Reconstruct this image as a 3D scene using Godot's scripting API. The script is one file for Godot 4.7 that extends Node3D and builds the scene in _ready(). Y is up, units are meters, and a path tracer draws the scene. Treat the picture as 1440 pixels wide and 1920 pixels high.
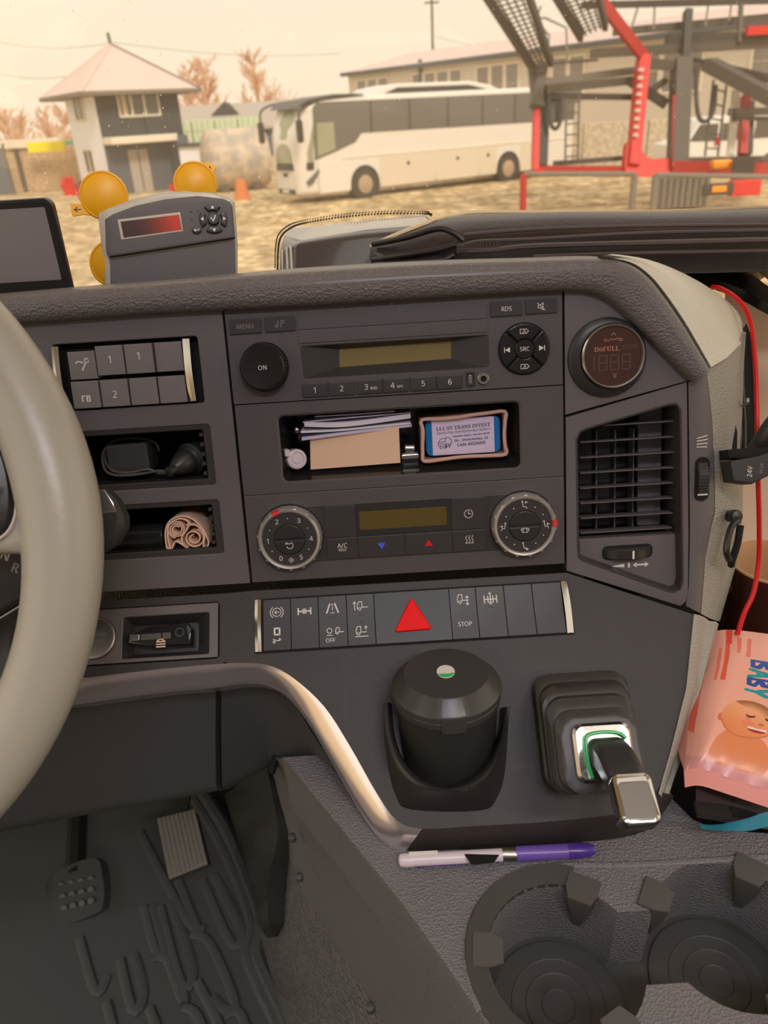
extends Node3D

# Collects triangles, then makes one mesh with normals that are smooth up to a crease angle.
class Mb:
	var t := PackedVector3Array()
	var uv := PackedVector2Array()
	var s := 1.0
	var o := Vector3.ZERO
	var xf := Transform3D.IDENTITY

	func tri(a: Vector3, b: Vector3, c: Vector3) -> void:
		t.append((xf * a - o) * s)
		t.append((xf * b - o) * s)
		t.append((xf * c - o) * s)

	func quad(a: Vector3, b: Vector3, c: Vector3, d: Vector3) -> void:
		tri(a, b, c)
		tri(a, c, d)

	# front faces run clockwise: a closed shape whose volume comes out positive is turned over
	func fix(from: int) -> void:
		var vol := 0.0
		if from >= t.size():
			return
		var mid := t[from]
		var i := from
		while i < t.size():
			vol += (t[i] - mid).dot((t[i + 1] - mid).cross(t[i + 2] - mid))
			i += 3
		if vol > 0.0:
			i = from
			while i < t.size():
				var k := t[i]
				t[i] = t[i + 1]
				t[i + 1] = k
				i += 3

	func loft(rings: Array, cap0 := true, cap1 := true, closed := true, around := false) -> void:
		var from := t.size()
		var n: int = rings[0].size()
		var last := rings.size() if around else rings.size() - 1
		for i in last:
			var p = rings[i]
			var q = rings[(i + 1) % rings.size()]
			for j in (n if closed else n - 1):
				var k := (j + 1) % n
				quad(p[j], p[k], q[k], q[j])
		if cap0 and not around:
			cap(rings[0], false)
		if cap1 and not around:
			cap(rings[rings.size() - 1], true)
		fix(from)

	func cap(ring, turned: bool) -> void:
		var n: int = ring.size()
		var mid := Vector3.ZERO
		var nor := Vector3.ZERO
		for p in ring:
			mid += p
		mid /= n
		for j in n:
			nor += (ring[j] - mid).cross(ring[(j + 1) % n] - mid)
		nor = nor.normalized()
		var e0: Vector3 = (ring[0] - mid).normalized()
		e0 = (e0 - nor * e0.dot(nor)).normalized()
		var e1 := nor.cross(e0)
		var flat := PackedVector2Array()
		for p in ring:
			flat.append(Vector2((p - mid).dot(e0), (p - mid).dot(e1)))
		var idx := Geometry2D.triangulate_polygon(flat)
		if idx.is_empty():
			for j in n:
				if turned:
					tri(mid, ring[j], ring[(j + 1) % n])
				else:
					tri(mid, ring[(j + 1) % n], ring[j])
			return
		var i := 0
		while i < idx.size():
			var a: Vector3 = ring[idx[i]]
			var b: Vector3 = ring[idx[i + 1]]
			var c: Vector3 = ring[idx[i + 2]]
			var same := (b - a).cross(c - a).dot(nor) > 0.0
			if same == turned:
				tri(a, b, c)
			else:
				tri(a, c, b)
			i += 3

	# an outline in x, y drawn out from z0 to z1 with its front edge bevelled
	func slab(poly, z0: float, z1: float, bev := 0.0, back := 0.0) -> void:
		var rings := []
		if back > 0.0:
			rings.append(lift(inset(poly, back), z0))
			rings.append(lift(poly, z0 + back))
		else:
			rings.append(lift(poly, z0))
		if bev > 0.0:
			rings.append(lift(poly, z1 - bev))
			rings.append(lift(inset(poly, bev * 0.3), z1 - bev * 0.3))
			rings.append(lift(inset(poly, bev), z1))
		else:
			rings.append(lift(poly, z1))
		loft(rings)

	func lift(poly, z: float) -> PackedVector3Array:
		var r := PackedVector3Array()
		for p in poly:
			r.append(Vector3(p.x, p.y, z))
		return r

	func inset(poly, d: float) -> PackedVector2Array:
		var r := PackedVector2Array()
		var n: int = poly.size()
		var area := 0.0
		for i in n:
			area += poly[i].cross(poly[(i + 1) % n])
		var sg := 1.0 if area > 0.0 else -1.0
		for i in n:
			var a: Vector2 = (poly[i] - poly[(i + n - 1) % n]).normalized()
			var b: Vector2 = (poly[(i + 1) % n] - poly[i]).normalized()
			var na := Vector2(-a.y, a.x) * sg
			var nb := Vector2(-b.y, b.x) * sg
			var h := (na + nb).normalized()
			r.append(poly[i] + h * (d / maxf(0.4, h.dot(na))))
		return r

	func rbox(u0: float, v0: float, u1: float, v1: float, z0: float, z1: float, r := 0.6, bev := 0.3) -> void:
		slab(rr(u0, v0, u1, v1, r), z0, z1, bev)

	# chamfered box
	func box(x0: float, y0: float, z0: float, x1: float, y1: float, z1: float, b := 0.0) -> void:
		if b <= 0.0:
			loft([lift([Vector2(x0, y0), Vector2(x1, y0), Vector2(x1, y1), Vector2(x0, y1)], z0), lift([Vector2(x0, y0), Vector2(x1, y0), Vector2(x1, y1), Vector2(x0, y1)], z1)])
			return
		slab(rr(x0, y0, x1, y1, b, 1), z0, z1, b, b)

	static func rr(u0: float, v0: float, u1: float, v1: float, r: float, k := 4) -> PackedVector2Array:
		var p := PackedVector2Array()
		var c := [Vector2(u1 - r, v1 - r), Vector2(u0 + r, v1 - r), Vector2(u0 + r, v0 + r), Vector2(u1 - r, v0 + r)]
		for q in 4:
			for i in k + 1:
				var a := PI / 2 * (q + float(i) / k)
				p.append(c[q] + Vector2(cos(a), sin(a)) * r)
		return p

	static func disc(cx: float, cy: float, r: float, k := 32, ry := -1.0) -> PackedVector2Array:
		var p := PackedVector2Array()
		for i in k:
			p.append(Vector2(cx + cos(TAU * i / k) * r, cy + sin(TAU * i / k) * (r if ry < 0.0 else ry)))
		return p

	# a rectangle with a rounded opening
	func frame_plate(x0: float, y0: float, x1: float, y1: float, a0: float, b0: float, a1: float, b1: float, r: float, z0: float, z1: float, bev := 0.0) -> void:
		var inner := rr(a0, b0, a1, b1, r)
		var outer := PackedVector2Array()
		var cs := [Vector2(x1, y1), Vector2(x0, y1), Vector2(x0, y0), Vector2(x1, y0)]
		for q in 4:
			for i in 5:
				outer.append(cs[q])
		var open := inner
		if bev > 0.0:
			open = rr(a0 - bev, b0 - bev, a1 + bev, b1 + bev, r + bev)
		var rings := [lift(outer, z0), lift(outer, z1), lift(open, z1)]
		if bev > 0.0:
			rings.append(lift(inner, z1 - bev))
		rings.append(lift(inner, z0))
		var from := t.size()
		loft(rings, false, false)

	# an outline with openings: cut into strips through the openings, so that no strip has a hole
	func plate(outer, holes: Array, z0: float, z1: float) -> void:
		var from := t.size()
		var cuts := [-1e5]
		for h in holes:
			var c := 0.0
			for p in h:
				c += p.x / h.size()
			cuts.append(c)
		cuts.append(1e5)
		cuts.sort()
		for i in cuts.size() - 1:
			var strip := PackedVector2Array([Vector2(cuts[i], -1e5), Vector2(cuts[i + 1], -1e5), Vector2(cuts[i + 1], 1e5), Vector2(cuts[i], 1e5)])
			var pieces: Array = Geometry2D.intersect_polygons(PackedVector2Array(outer), strip)
			for h in holes:
				var next := []
				for p in pieces:
					next.append_array(Geometry2D.clip_polygons(p, PackedVector2Array(h)))
				pieces = next
			for p in pieces:
				cap(lift(p, z1), true) if not Geometry2D.is_polygon_clockwise(p) else cap(lift(p, z1), true)
		for h in [outer] + holes:
			var n: int = h.size()
			for j in n:
				var a = h[j]
				var b = h[(j + 1) % n]
				quad(Vector3(a.x, a.y, z0), Vector3(b.x, b.y, z0), Vector3(b.x, b.y, z1), Vector3(a.x, a.y, z1))

	# profile of Vector2(radius, z) turned about z
	func lathe(profile, cx := 0.0, cy := 0.0, seg := 32) -> void:
		var rings := []
		for p in profile:
			rings.append(lift(disc(cx, cy, maxf(p.x, 0.0005), seg), p.y))
		loft(rings)

	func tube(path, r, seg := 8, closed := false, flat := 1.0) -> void:
		var rings := []
		var n: int = path.size()
		var side := Vector3.ZERO
		for i in n:
			var d: Vector3
			if closed:
				d = (path[(i + 1) % n] - path[(i + n - 1) % n]).normalized()
			else:
				d = (path[mini(i + 1, n - 1)] - path[maxi(i - 1, 0)]).normalized()
			if side == Vector3.ZERO:
				side = d.cross(Vector3.UP if absf(d.y) < 0.9 else Vector3.RIGHT).normalized()
			side = (side - d * side.dot(d)).normalized()
			var up := d.cross(side)
			var rad: float = r[i] if r is Array else r
			var ring := PackedVector3Array()
			for j in seg:
				var a := TAU * (j + 0.5) / seg
				ring.append(path[i] + (side * cos(a) + up * sin(a) * flat) * rad)
			rings.append(ring)
		loft(rings, true, true, true, closed)

	func beam(a: Vector3, b: Vector3, w: float, h: float, up := Vector3.UP) -> void:
		var d := (b - a).normalized()
		if absf(d.dot(up)) > 0.98:
			up = Vector3.BACK
		var x := d.cross(up).normalized()
		var y := x.cross(d)
		var rings := []
		for p in [a, b]:
			rings.append(PackedVector3Array([p + x * w / 2 + y * h / 2, p - x * w / 2 + y * h / 2, p - x * w / 2 - y * h / 2, p + x * w / 2 - y * h / 2]))
		loft(rings)

	# flat strokes lying at height z, with a hair of thickness
	func strokes(lines: Array, w: float, z: float) -> void:
		for l in lines:
			for i in l.size() - 1:
				var a: Vector2 = l[i]
				var b: Vector2 = l[i + 1]
				var d := (b - a).normalized() * w / 2
				var x := Vector2(-d.y, d.x)
				slab([a - d - x, b + d - x, b + d + x, a - d + x], z, z + 0.12)

	func mesh(crease := 38.0) -> ArrayMesh:
		var n := t.size() / 3
		var fn := PackedVector3Array()
		var near := {}
		var keys := []
		var q := 2e5 if s < 0.1 else 1e4
		for i in n:
			var k := (t[i * 3 + 2] - t[i * 3]).cross(t[i * 3 + 1] - t[i * 3])
			fn.append(k)
			for j in 3:
				var p := t[i * 3 + j]
				var key := Vector3i(roundi(p.x * q), roundi(p.y * q), roundi(p.z * q))
				keys.append(key)
				if near.has(key):
					near[key].append(i)
				else:
					near[key] = [i]
		var lim := cos(deg_to_rad(crease))
		var un := PackedVector3Array()
		for k in fn:
			un.append(k.normalized())
		var pos := PackedVector3Array()
		var nor := PackedVector3Array()
		var tex := PackedVector2Array()
		var idx := PackedInt32Array()
		var made := {}
		for i in n:
			if fn[i].length_squared() < 1e-24:
				continue
			for j in 3:
				var sum := Vector3.ZERO
				for f in near[keys[i * 3 + j]]:
					if un[f].dot(un[i]) > lim:
						sum += fn[f]
				sum = sum.normalized() if sum.length_squared() > 1e-30 else un[i]
				var id := [keys[i * 3 + j], Vector3i(sum * 50.0), uv[i * 3 + j] if uv.size() else Vector2.ZERO]
				if not made.has(id):
					made[id] = pos.size()
					pos.append(t[i * 3 + j])
					nor.append(sum)
					if uv.size():
						tex.append(uv[i * 3 + j])
				idx.append(made[id])
		var arr := []
		arr.resize(Mesh.ARRAY_MAX)
		arr[Mesh.ARRAY_VERTEX] = pos
		arr[Mesh.ARRAY_NORMAL] = nor
		if uv.size():
			arr[Mesh.ARRAY_TEX_UV] = tex
		arr[Mesh.ARRAY_INDEX] = idx
		var am := ArrayMesh.new()
		am.add_surface_from_arrays(Mesh.PRIMITIVE_TRIANGLES, arr)
		return am


var M := {}
var cur_o := Vector3.ZERO
var cur_s := 1.0
var taken := {}
var sans: SystemFont
var sans_bold: SystemFont
var serif: SystemFont
var DASH := Transform3D(Vector3(1.00000, 0.00000, 0.00000), Vector3(0.00000, 0.97030, -0.24192), Vector3(0.00000, 0.24192, 0.97030), Vector3(0.01154, 2.52500, -0.55875))
var LOW := Transform3D(Vector3(1.00000, 0.00000, 0.00000), Vector3(0.00000, 0.70711, -0.70711), Vector3(0.00000, 0.70711, 0.70711), Vector3(0.00493, 2.41140, -0.53043))
var TOP := Transform3D(Vector3(1.00000, 0.00000, 0.00000), Vector3(0.00000, 0.08716, -0.99619), Vector3(0.00000, 0.99619, 0.08716), Vector3(0.05520, 2.26054, -0.39157))
var UNIT := Transform3D(Vector3(0.97815, 0.00000, -0.20791), Vector3(-0.05030, 0.97030, -0.23664), Vector3(0.20174, 0.24192, 0.94909), Vector3(-0.17205, 2.63446, -0.68186))
var TAB := Transform3D(Vector3(1.00000, 0.00000, 0.00000), Vector3(0.00000, 1.00000, 0.00000), Vector3(0.00000, 0.00000, 1.00000), Vector3(-0.27085, 2.64169, -0.64066))
const WORLD := Transform3D.IDENTITY


func numbered(called: String) -> String:
	var n: int = taken.get(called, 0)
	taken[called] = n + 1
	return called if n == 0 else "%s_%03d" % [called, n]


func tag(o: Node, label: String, category: String, group := "", kind := "") -> void:
	if label:
		o.set_meta("label", label)
	if category:
		o.set_meta("category", category)
	if group:
		o.set_meta("group", group)
	if kind:
		o.set_meta("kind", kind)


# A Node3D at the thing's base; on a panel frame its shapes are given in millimetres on that panel.
func thing(called: String, label: String, category: String, frame: Transform3D, base: Vector3, group := "") -> Node3D:
	var o := Node3D.new()
	o.name = numbered(called)
	add_child(o)
	cur_s = 1.0 if frame == WORLD else 0.001
	cur_o = base
	o.transform = Transform3D(frame.basis, frame * (base * cur_s))
	tag(o, label, category, group)
	return o


# A thing standing in the open, in metres from its own base, turned about the vertical.
func outdoor(called: String, label: String, category: String, at: Vector3, turn := 0.0, group := "") -> Node3D:
	var o := Node3D.new()
	o.name = numbered(called)
	add_child(o)
	cur_s = 1.0
	cur_o = Vector3.ZERO
	o.position = at
	o.rotation.y = deg_to_rad(turn)
	tag(o, label, category, group)
	return o


func mb() -> Mb:
	var m := Mb.new()
	m.s = cur_s
	m.o = cur_o
	return m


func put(m: Mb, called: String, material: Material, parent: Node, crease := 38.0, kind := "") -> MeshInstance3D:
	var o := MeshInstance3D.new()
	o.mesh = m.mesh(crease)
	o.material_override = null
	o.mesh.surface_set_material(0, material)
	if parent == null:
		o.name = numbered(called)
		add_child(o)
	else:
		o.name = called
		parent.add_child(o, true)
	if kind:
		o.set_meta("kind", kind)
	return o


# a thing that is one mesh
func solo(m: Mb, called: String, material: Material, frame: Transform3D, label: String, category: String, group := "", crease := 38.0, kind := "") -> MeshInstance3D:
	var o := put(m, called, material, null, crease, kind)
	o.transform = Transform3D(frame.basis, frame * (m.o * m.s))
	tag(o, label, category, group)
	return o


func start(base: Vector3, s := 0.001) -> void:
	cur_o = base
	cur_s = s


func setting(m: Mb, called: String, material: Material, crease := 38.0) -> MeshInstance3D:
	var o := put(m, called, material, null, crease, "structure")
	return o


# lettering: h is the height of a capital
func word(parent: Node, text: String, h: float, at: Vector3, material: Material, turn := 0.0, font: Font = null, called := "lettering", basis := Basis.IDENTITY) -> MeshInstance3D:
	var tm := TextMesh.new()
	tm.text = text
	tm.font = font if font else sans
	tm.font_size = 48
	tm.pixel_size = h / (48 * 0.714)
	tm.depth = 0.12
	tm.curve_step = 2.0
	tm.material = material
	var o := MeshInstance3D.new()
	o.mesh = tm
	o.name = called
	parent.add_child(o, true)
	o.position = (at - cur_o) * cur_s
	o.basis = basis * Basis(Vector3.BACK, deg_to_rad(turn)).scaled(Vector3.ONE * cur_s)
	return o


func mark(parent: Node, lines: Array, w: float, z: float, material: Material, called := "marking") -> MeshInstance3D:
	var m := mb()
	m.strokes(lines, w, z)
	return put(m, called, material, parent)


func v2(x: float, y: float) -> Vector2:
	return Vector2(x, y)


func arc(cx: float, cy: float, r: float, a0: float, a1: float, k := 8) -> Array:
	var p := []
	for i in k + 1:
		var a := deg_to_rad(lerpf(a0, a1, float(i) / k))
		p.append(Vector2(cx + cos(a) * r, cy + sin(a) * r))
	return p


# a smooth curve through the given points
func smooth(pts: Array, k := 6, closed := false) -> Array:
	var out := []
	var n := pts.size()
	for i in (n if closed else n - 1):
		var a = pts[(i + n - 1) % n] if closed else pts[maxi(i - 1, 0)]
		var b = pts[i]
		var c = pts[(i + 1) % n]
		var d = pts[(i + 2) % n] if closed else pts[mini(i + 2, n - 1)]
		for j in k:
			out.append(b.cubic_interpolate(c, a, d, float(j) / k))
	if not closed:
		out.append(pts[n - 1])
	return out


func paint(c: Color, rough := 0.6, metal := 0.0, spec := 0.5) -> StandardMaterial3D:
	var m := StandardMaterial3D.new()
	m.albedo_color = c
	m.roughness = rough
	m.metallic = metal
	m.metallic_specular = spec
	return m


func noise(kind: int, freq: float, size := 512, fractal := 3, ret := -1, seed_ := 1) -> NoiseTexture2D:
	var f := FastNoiseLite.new()
	f.seed = seed_
	f.noise_type = kind
	f.frequency = freq
	f.fractal_octaves = fractal
	if ret >= 0:
		f.cellular_return_type = ret
		f.fractal_type = FastNoiseLite.FRACTAL_NONE
	var t := NoiseTexture2D.new()
	t.width = size
	t.height = size
	t.seamless = true
	t.noise = f
	return t


func grain(m: StandardMaterial3D, tex: Texture2D, per_metre: float, depth_cm: float) -> StandardMaterial3D:
	m.heightmap_enabled = true
	m.heightmap_texture = tex
	m.heightmap_scale = depth_cm
	m.uv1_triplanar = true
	m.uv1_scale = Vector3.ONE * per_metre
	return m


func ramp(c0: Color, c1: Color, a := 0.0, b := 1.0) -> Gradient:
	var g := Gradient.new()
	g.set_color(0, c0)
	g.set_offset(0, a)
	g.set_color(1, c1)
	g.set_offset(1, b)
	return g


func mottle(m: StandardMaterial3D, kind: int, freq: float, per_metre: float, c0: Color, c1: Color, seed_ := 3) -> StandardMaterial3D:
	var t := noise(kind, freq, 512, 4, -1, seed_)
	t.color_ramp = ramp(c0, c1, 0.25, 0.75)
	m.albedo_texture = t
	m.uv1_triplanar = true
	m.uv1_scale = Vector3.ONE * per_metre
	return m


func _ready() -> void:
	# ---- camera, sky, lights, exposure
	var cam := Camera3D.new()
	cam.name = "camera"
	cam.transform = Transform3D(Vector3(0.99813, -0.05439, 0.02772), Vector3(0.06105, 0.88934, -0.45314), Vector3(-0.00000, 0.45399, 0.89101), Vector3(0.00000, 2.75000, 0.00000))
	cam.keep_aspect = Camera3D.KEEP_HEIGHT
	cam.near = 0.02
	cam.far = 600.0
	add_child(cam)
	var lens := CameraAttributesPhysical.new()
	lens.frustum_focal_length = 18.125
	lens.exposure_aperture = 6.0
	lens.frustum_focus_distance = 0.62
	lens.exposure_shutter_speed = 100
	lens.exposure_sensitivity = 100
	cam.attributes = lens
	cam.fov = 67.03
	cam.current = true
	var sky_mat := ProceduralSkyMaterial.new()
	sky_mat.sky_top_color = Color(1.0, 0.955, 0.89)
	sky_mat.sky_horizon_color = Color(1.0, 0.92, 0.8)
	sky_mat.sky_curve = 0.22
	sky_mat.sky_energy_multiplier = 0.93
	sky_mat.ground_horizon_color = Color(0.95, 0.88, 0.74)
	sky_mat.ground_bottom_color = Color(0.6, 0.5, 0.38)
	var sky := Sky.new()
	sky.sky_material = sky_mat
	var env := Environment.new()
	env.background_mode = Environment.BG_SKY
	env.sky = sky
	env.ambient_light_source = Environment.AMBIENT_SOURCE_SKY
	env.tonemap_mode = Environment.TONE_MAPPER_LINEAR
	env.tonemap_exposure = 1.45
	env.sdfgi_enabled = true
	env.ssao_enabled = true
	env.ssil_enabled = true
	var we := WorldEnvironment.new()
	we.name = "world_environment"
	we.environment = env
	add_child(we)
	var sun := DirectionalLight3D.new()
	sun.name = "hazy_sun"
	sun.light_color = Color(1.0, 0.95, 0.87)
	sun.light_energy = 0.5
	sun.light_angular_distance = 12.0
	sun.shadow_enabled = true
	sun.sky_mode = DirectionalLight3D.SKY_MODE_LIGHT_ONLY
	sun.rotation_degrees = Vector3(-40, 25, 0)
	add_child(sun)
	fonts_and_paints()
	cab_shell()
	yard()
	dashboard_body()
	console_body()
	radio()
	tray_unit()
	climate()
	driver_fascia()
	vent_and_meter()
	low_panel()
	handles()
	cups_and_pen()
	wheel()
	dash_top()
	passenger_side()
	footwell()
	outside_left()
	coach()
	transporter()
	specks()


func fonts_and_paints() -> void:
	sans = SystemFont.new()
	sans.font_names = PackedStringArray(["Droid Sans"])
	sans_bold = SystemFont.new()
	sans_bold.font_names = PackedStringArray(["Droid Sans"])
	sans_bold.font_weight = 700
	serif = SystemFont.new()
	serif.font_names = PackedStringArray(["Droid Serif"])
	serif.font_weight = 700
	var leather := noise(FastNoiseLite.TYPE_CELLULAR, 0.045, 512, 1, FastNoiseLite.RETURN_DISTANCE)
	var fine := noise(FastNoiseLite.TYPE_SIMPLEX, 0.12, 512, 2)
	M.pad = grain(paint(Color(0.43, 0.41, 0.405), 0.44), leather, 24.0, 0.12)
	M.side_low = grain(paint(Color(0.64, 0.63, 0.59), 0.55), leather, 24.0, 0.09)
	M.switch = paint(Color(0.5, 0.475, 0.475), 0.4)
	M.housing = paint(Color(0.24, 0.22, 0.225), 0.4)
	M.side = grain(paint(Color(0.85, 0.84, 0.77), 0.5), leather, 24.0, 0.09)
	M.fascia = grain(paint(Color(0.41, 0.39, 0.395), 0.42), fine, 14.0, 0.006)
	M.centre = grain(paint(Color(0.34, 0.322, 0.325), 0.42), fine, 14.0, 0.006)
	M.low = grain(paint(Color(0.185, 0.165, 0.162), 0.5), fine, 14.0, 0.012)
	M.lining_dark = paint(Color(0.5, 0.47, 0.46), 0.9)
	M.trim = paint(Color(0.98, 0.95, 0.97), 0.2, 0.92)
	M.bolster = paint(Color(0.28, 0.28, 0.29), 0.6)
	M.ring = paint(Color(0.85, 0.83, 0.8), 0.28, 0.75)
	M.lip = paint(Color(0.4, 0.37, 0.36), 0.4)
	M.button = paint(Color(0.235, 0.222, 0.224), 0.4)
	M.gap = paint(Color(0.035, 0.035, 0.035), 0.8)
	M.black = paint(Color(0.19, 0.185, 0.18), 0.36)
	M.gloss = paint(Color(0.14, 0.135, 0.135), 0.18)
	M.matt = paint(Color(0.22, 0.215, 0.21), 0.6)
	M.console = grain(paint(Color(0.45, 0.44, 0.45), 0.6), leather, 24.0, 0.1)
	M.insert = paint(Color(0.26, 0.255, 0.25), 0.5)
	M.rubber = paint(Color(0.32, 0.31, 0.3), 0.6)
	M.mat = grain(paint(Color(0.33, 0.34, 0.335), 0.5), fine, 10.0, 0.01)
	M.carpet = grain(paint(Color(0.46, 0.45, 0.44), 0.75), noise(FastNoiseLite.TYPE_CELLULAR, 0.04, 512, 1, FastNoiseLite.RETURN_DISTANCE2_SUB), 9.0, 0.7)
	M.chrome = paint(Color(0.78, 0.77, 0.75), 0.18, 1.0)
	M.satin = paint(Color(0.66, 0.65, 0.63), 0.32, 1.0)
	M.white = paint(Color(0.9, 0.88, 0.86), 0.5)
	M.grey_print = paint(Color(0.55, 0.53, 0.52), 0.5)
	M.red_print = paint(Color(0.85, 0.12, 0.1), 0.45)
	M.blue_print = paint(Color(0.3, 0.4, 0.9), 0.45)
	M.lcd = paint(Color(0.52, 0.46, 0.29), 0.22)
	M.lcd_dim = paint(Color(0.38, 0.32, 0.15), 0.22)
	M.hazard = paint(Color(0.95, 0.04, 0.02), 0.4, 0.0, 0.25)
	M.rocker = paint(Color(0.19, 0.182, 0.182), 0.4)
	M.red_plastic = paint(Color(0.85, 0.05, 0.05), 0.3)
	M.wheel = grain(paint(Color(0.66, 0.64, 0.59), 0.34), leather, 10.0, 0.012)
	M.yellow = paint(Color(0.93, 0.68, 0.08), 0.42)
	M.yellow.backlight_enabled = true
	M.yellow.backlight = Color(0.5, 0.35, 0.05)
	M.arrow = paint(Color(0.4, 0.25, 0.05), 0.6)
	M.unit = paint(Color(0.36, 0.34, 0.35), 0.55)
	M.unit_side = paint(Color(0.72, 0.69, 0.62), 0.45)
	M.screen_grey = paint(Color(0.5, 0.48, 0.49), 0.25)
	M.cream = paint(Color(0.98, 0.84, 0.72), 0.75)
	M.lining = paint(Color(0.84, 0.79, 0.72), 0.85)
	M.card = paint(Color(0.93, 0.78, 0.66), 0.5)
	M.paper = paint(Color(0.88, 0.86, 0.9), 0.7)
	M.lilac_paper = paint(Color(0.8, 0.76, 0.86), 0.7)
	M.receipt = paint(Color(0.95, 0.8, 0.7), 0.7)
	M.stamp_blue = paint(Color(0.1, 0.5, 0.78), 0.3)
	M.stamp_plate = paint(Color(0.86, 0.8, 0.9), 0.4)
	M.ink = paint(Color(0.12, 0.14, 0.35), 0.5)
	M.case = paint(Color(0.82, 0.66, 0.6), 0.4)
	M.violet = paint(Color(0.42, 0.32, 0.66), 0.3)
	M.violet_dark = paint(Color(0.3, 0.2, 0.55), 0.25)
	M.pale = paint(Color(0.85, 0.8, 0.83), 0.3)
	M.green_tape = paint(Color(0.2, 0.75, 0.4), 0.3)
	M.mug = paint(Color(0.85, 0.68, 0.5), 0.3)
	M.mug_brown = paint(Color(0.3, 0.16, 0.12), 0.3)
	M.bag_leather = grain(paint(Color(0.15, 0.12, 0.13), 0.42), leather, 8.0, 0.03)
	M.zip = paint(Color(0.36, 0.32, 0.32), 0.4)
	M.rope = paint(Color(0.85, 0.77, 0.62), 0.8)
	M.screen_amber = paint(Color(0.22, 0.1, 0.06), 0.25)
	var lit := GradientTexture2D.new()
	lit.width = 128
	lit.height = 8
	lit.gradient = ramp(Color(0.16, 0.1, 0.06), Color(0.86, 0.2, 0.06), 0.25, 0.9)
	M.screen_amber.emission_enabled = true
	M.screen_amber.emission = Color.WHITE
	M.screen_amber.emission_operator = BaseMaterial3D.EMISSION_OP_MULTIPLY
	M.screen_amber.emission_texture = lit
	M.screen_amber.emission_energy_multiplier = 0.38
	M.meter = paint(Color(0.3, 0.2, 0.18), 0.25)
	M.meter_print = paint(Color(0.75, 0.5, 0.4), 0.5)
	M.meter_dim = paint(Color(0.38, 0.27, 0.24), 0.4)
	var glass := StandardMaterial3D.new()
	glass.albedo_color = Color(0.86, 0.8, 0.68, 0.1)
	glass.transparency = BaseMaterial3D.TRANSPARENCY_ALPHA
	glass.roughness = 0.0
	M.glass = glass
	for c in [[M.pad, 0.35, 0.22], [M.housing, 1.0, 0.12], [M.side, 0.6, 0.35], [M.bag_leather, 0.2, 0.3], [M.unit_side, 0.5, 0.3]]:
		c[0].clearcoat_enabled = true
		c[0].clearcoat = c[1]
		c[0].clearcoat_roughness = c[2]
	M.head = paint(Color(0.55, 0.54, 0.52), 0.42, 0.85)
	M.key_plate = paint(Color(0.4, 0.375, 0.37), 0.45)
	M.lamp_glow = paint(Color(0.95, 0.93, 0.9), 0.5)
	M.lamp_glow.emission_enabled = true
	M.lamp_glow.emission = Color(1, 0.93, 0.86)
	M.lamp_glow.emission_energy_multiplier = 1.5
	M.trim_dark = paint(Color(0.25, 0.245, 0.24), 0.32)
	M.boot = paint(Color(0.24, 0.228, 0.225), 0.4)
	M.shaft = paint(Color(0.3, 0.3, 0.3), 0.35, 0.5)
	M.satin_dark = paint(Color(0.28, 0.27, 0.26), 0.35, 0.8)
	M.pack_film = paint(Color(0.93, 0.62, 0.58), 0.3)
	M.bracket = paint(Color(0.25, 0.2, 0.2), 0.45)
	M.wrapper = paint(Color(0.15, 0.6, 0.72), 0.35)
	M.pedal_rib = paint(Color(0.55, 0.53, 0.5), 0.5)
	var clear := StandardMaterial3D.new()
	clear.albedo_color = Color(0.9, 0.9, 0.9, 0.04)
	clear.transparency = BaseMaterial3D.TRANSPARENCY_ALPHA
	clear.roughness = 0.0
	M.clear = clear


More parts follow.
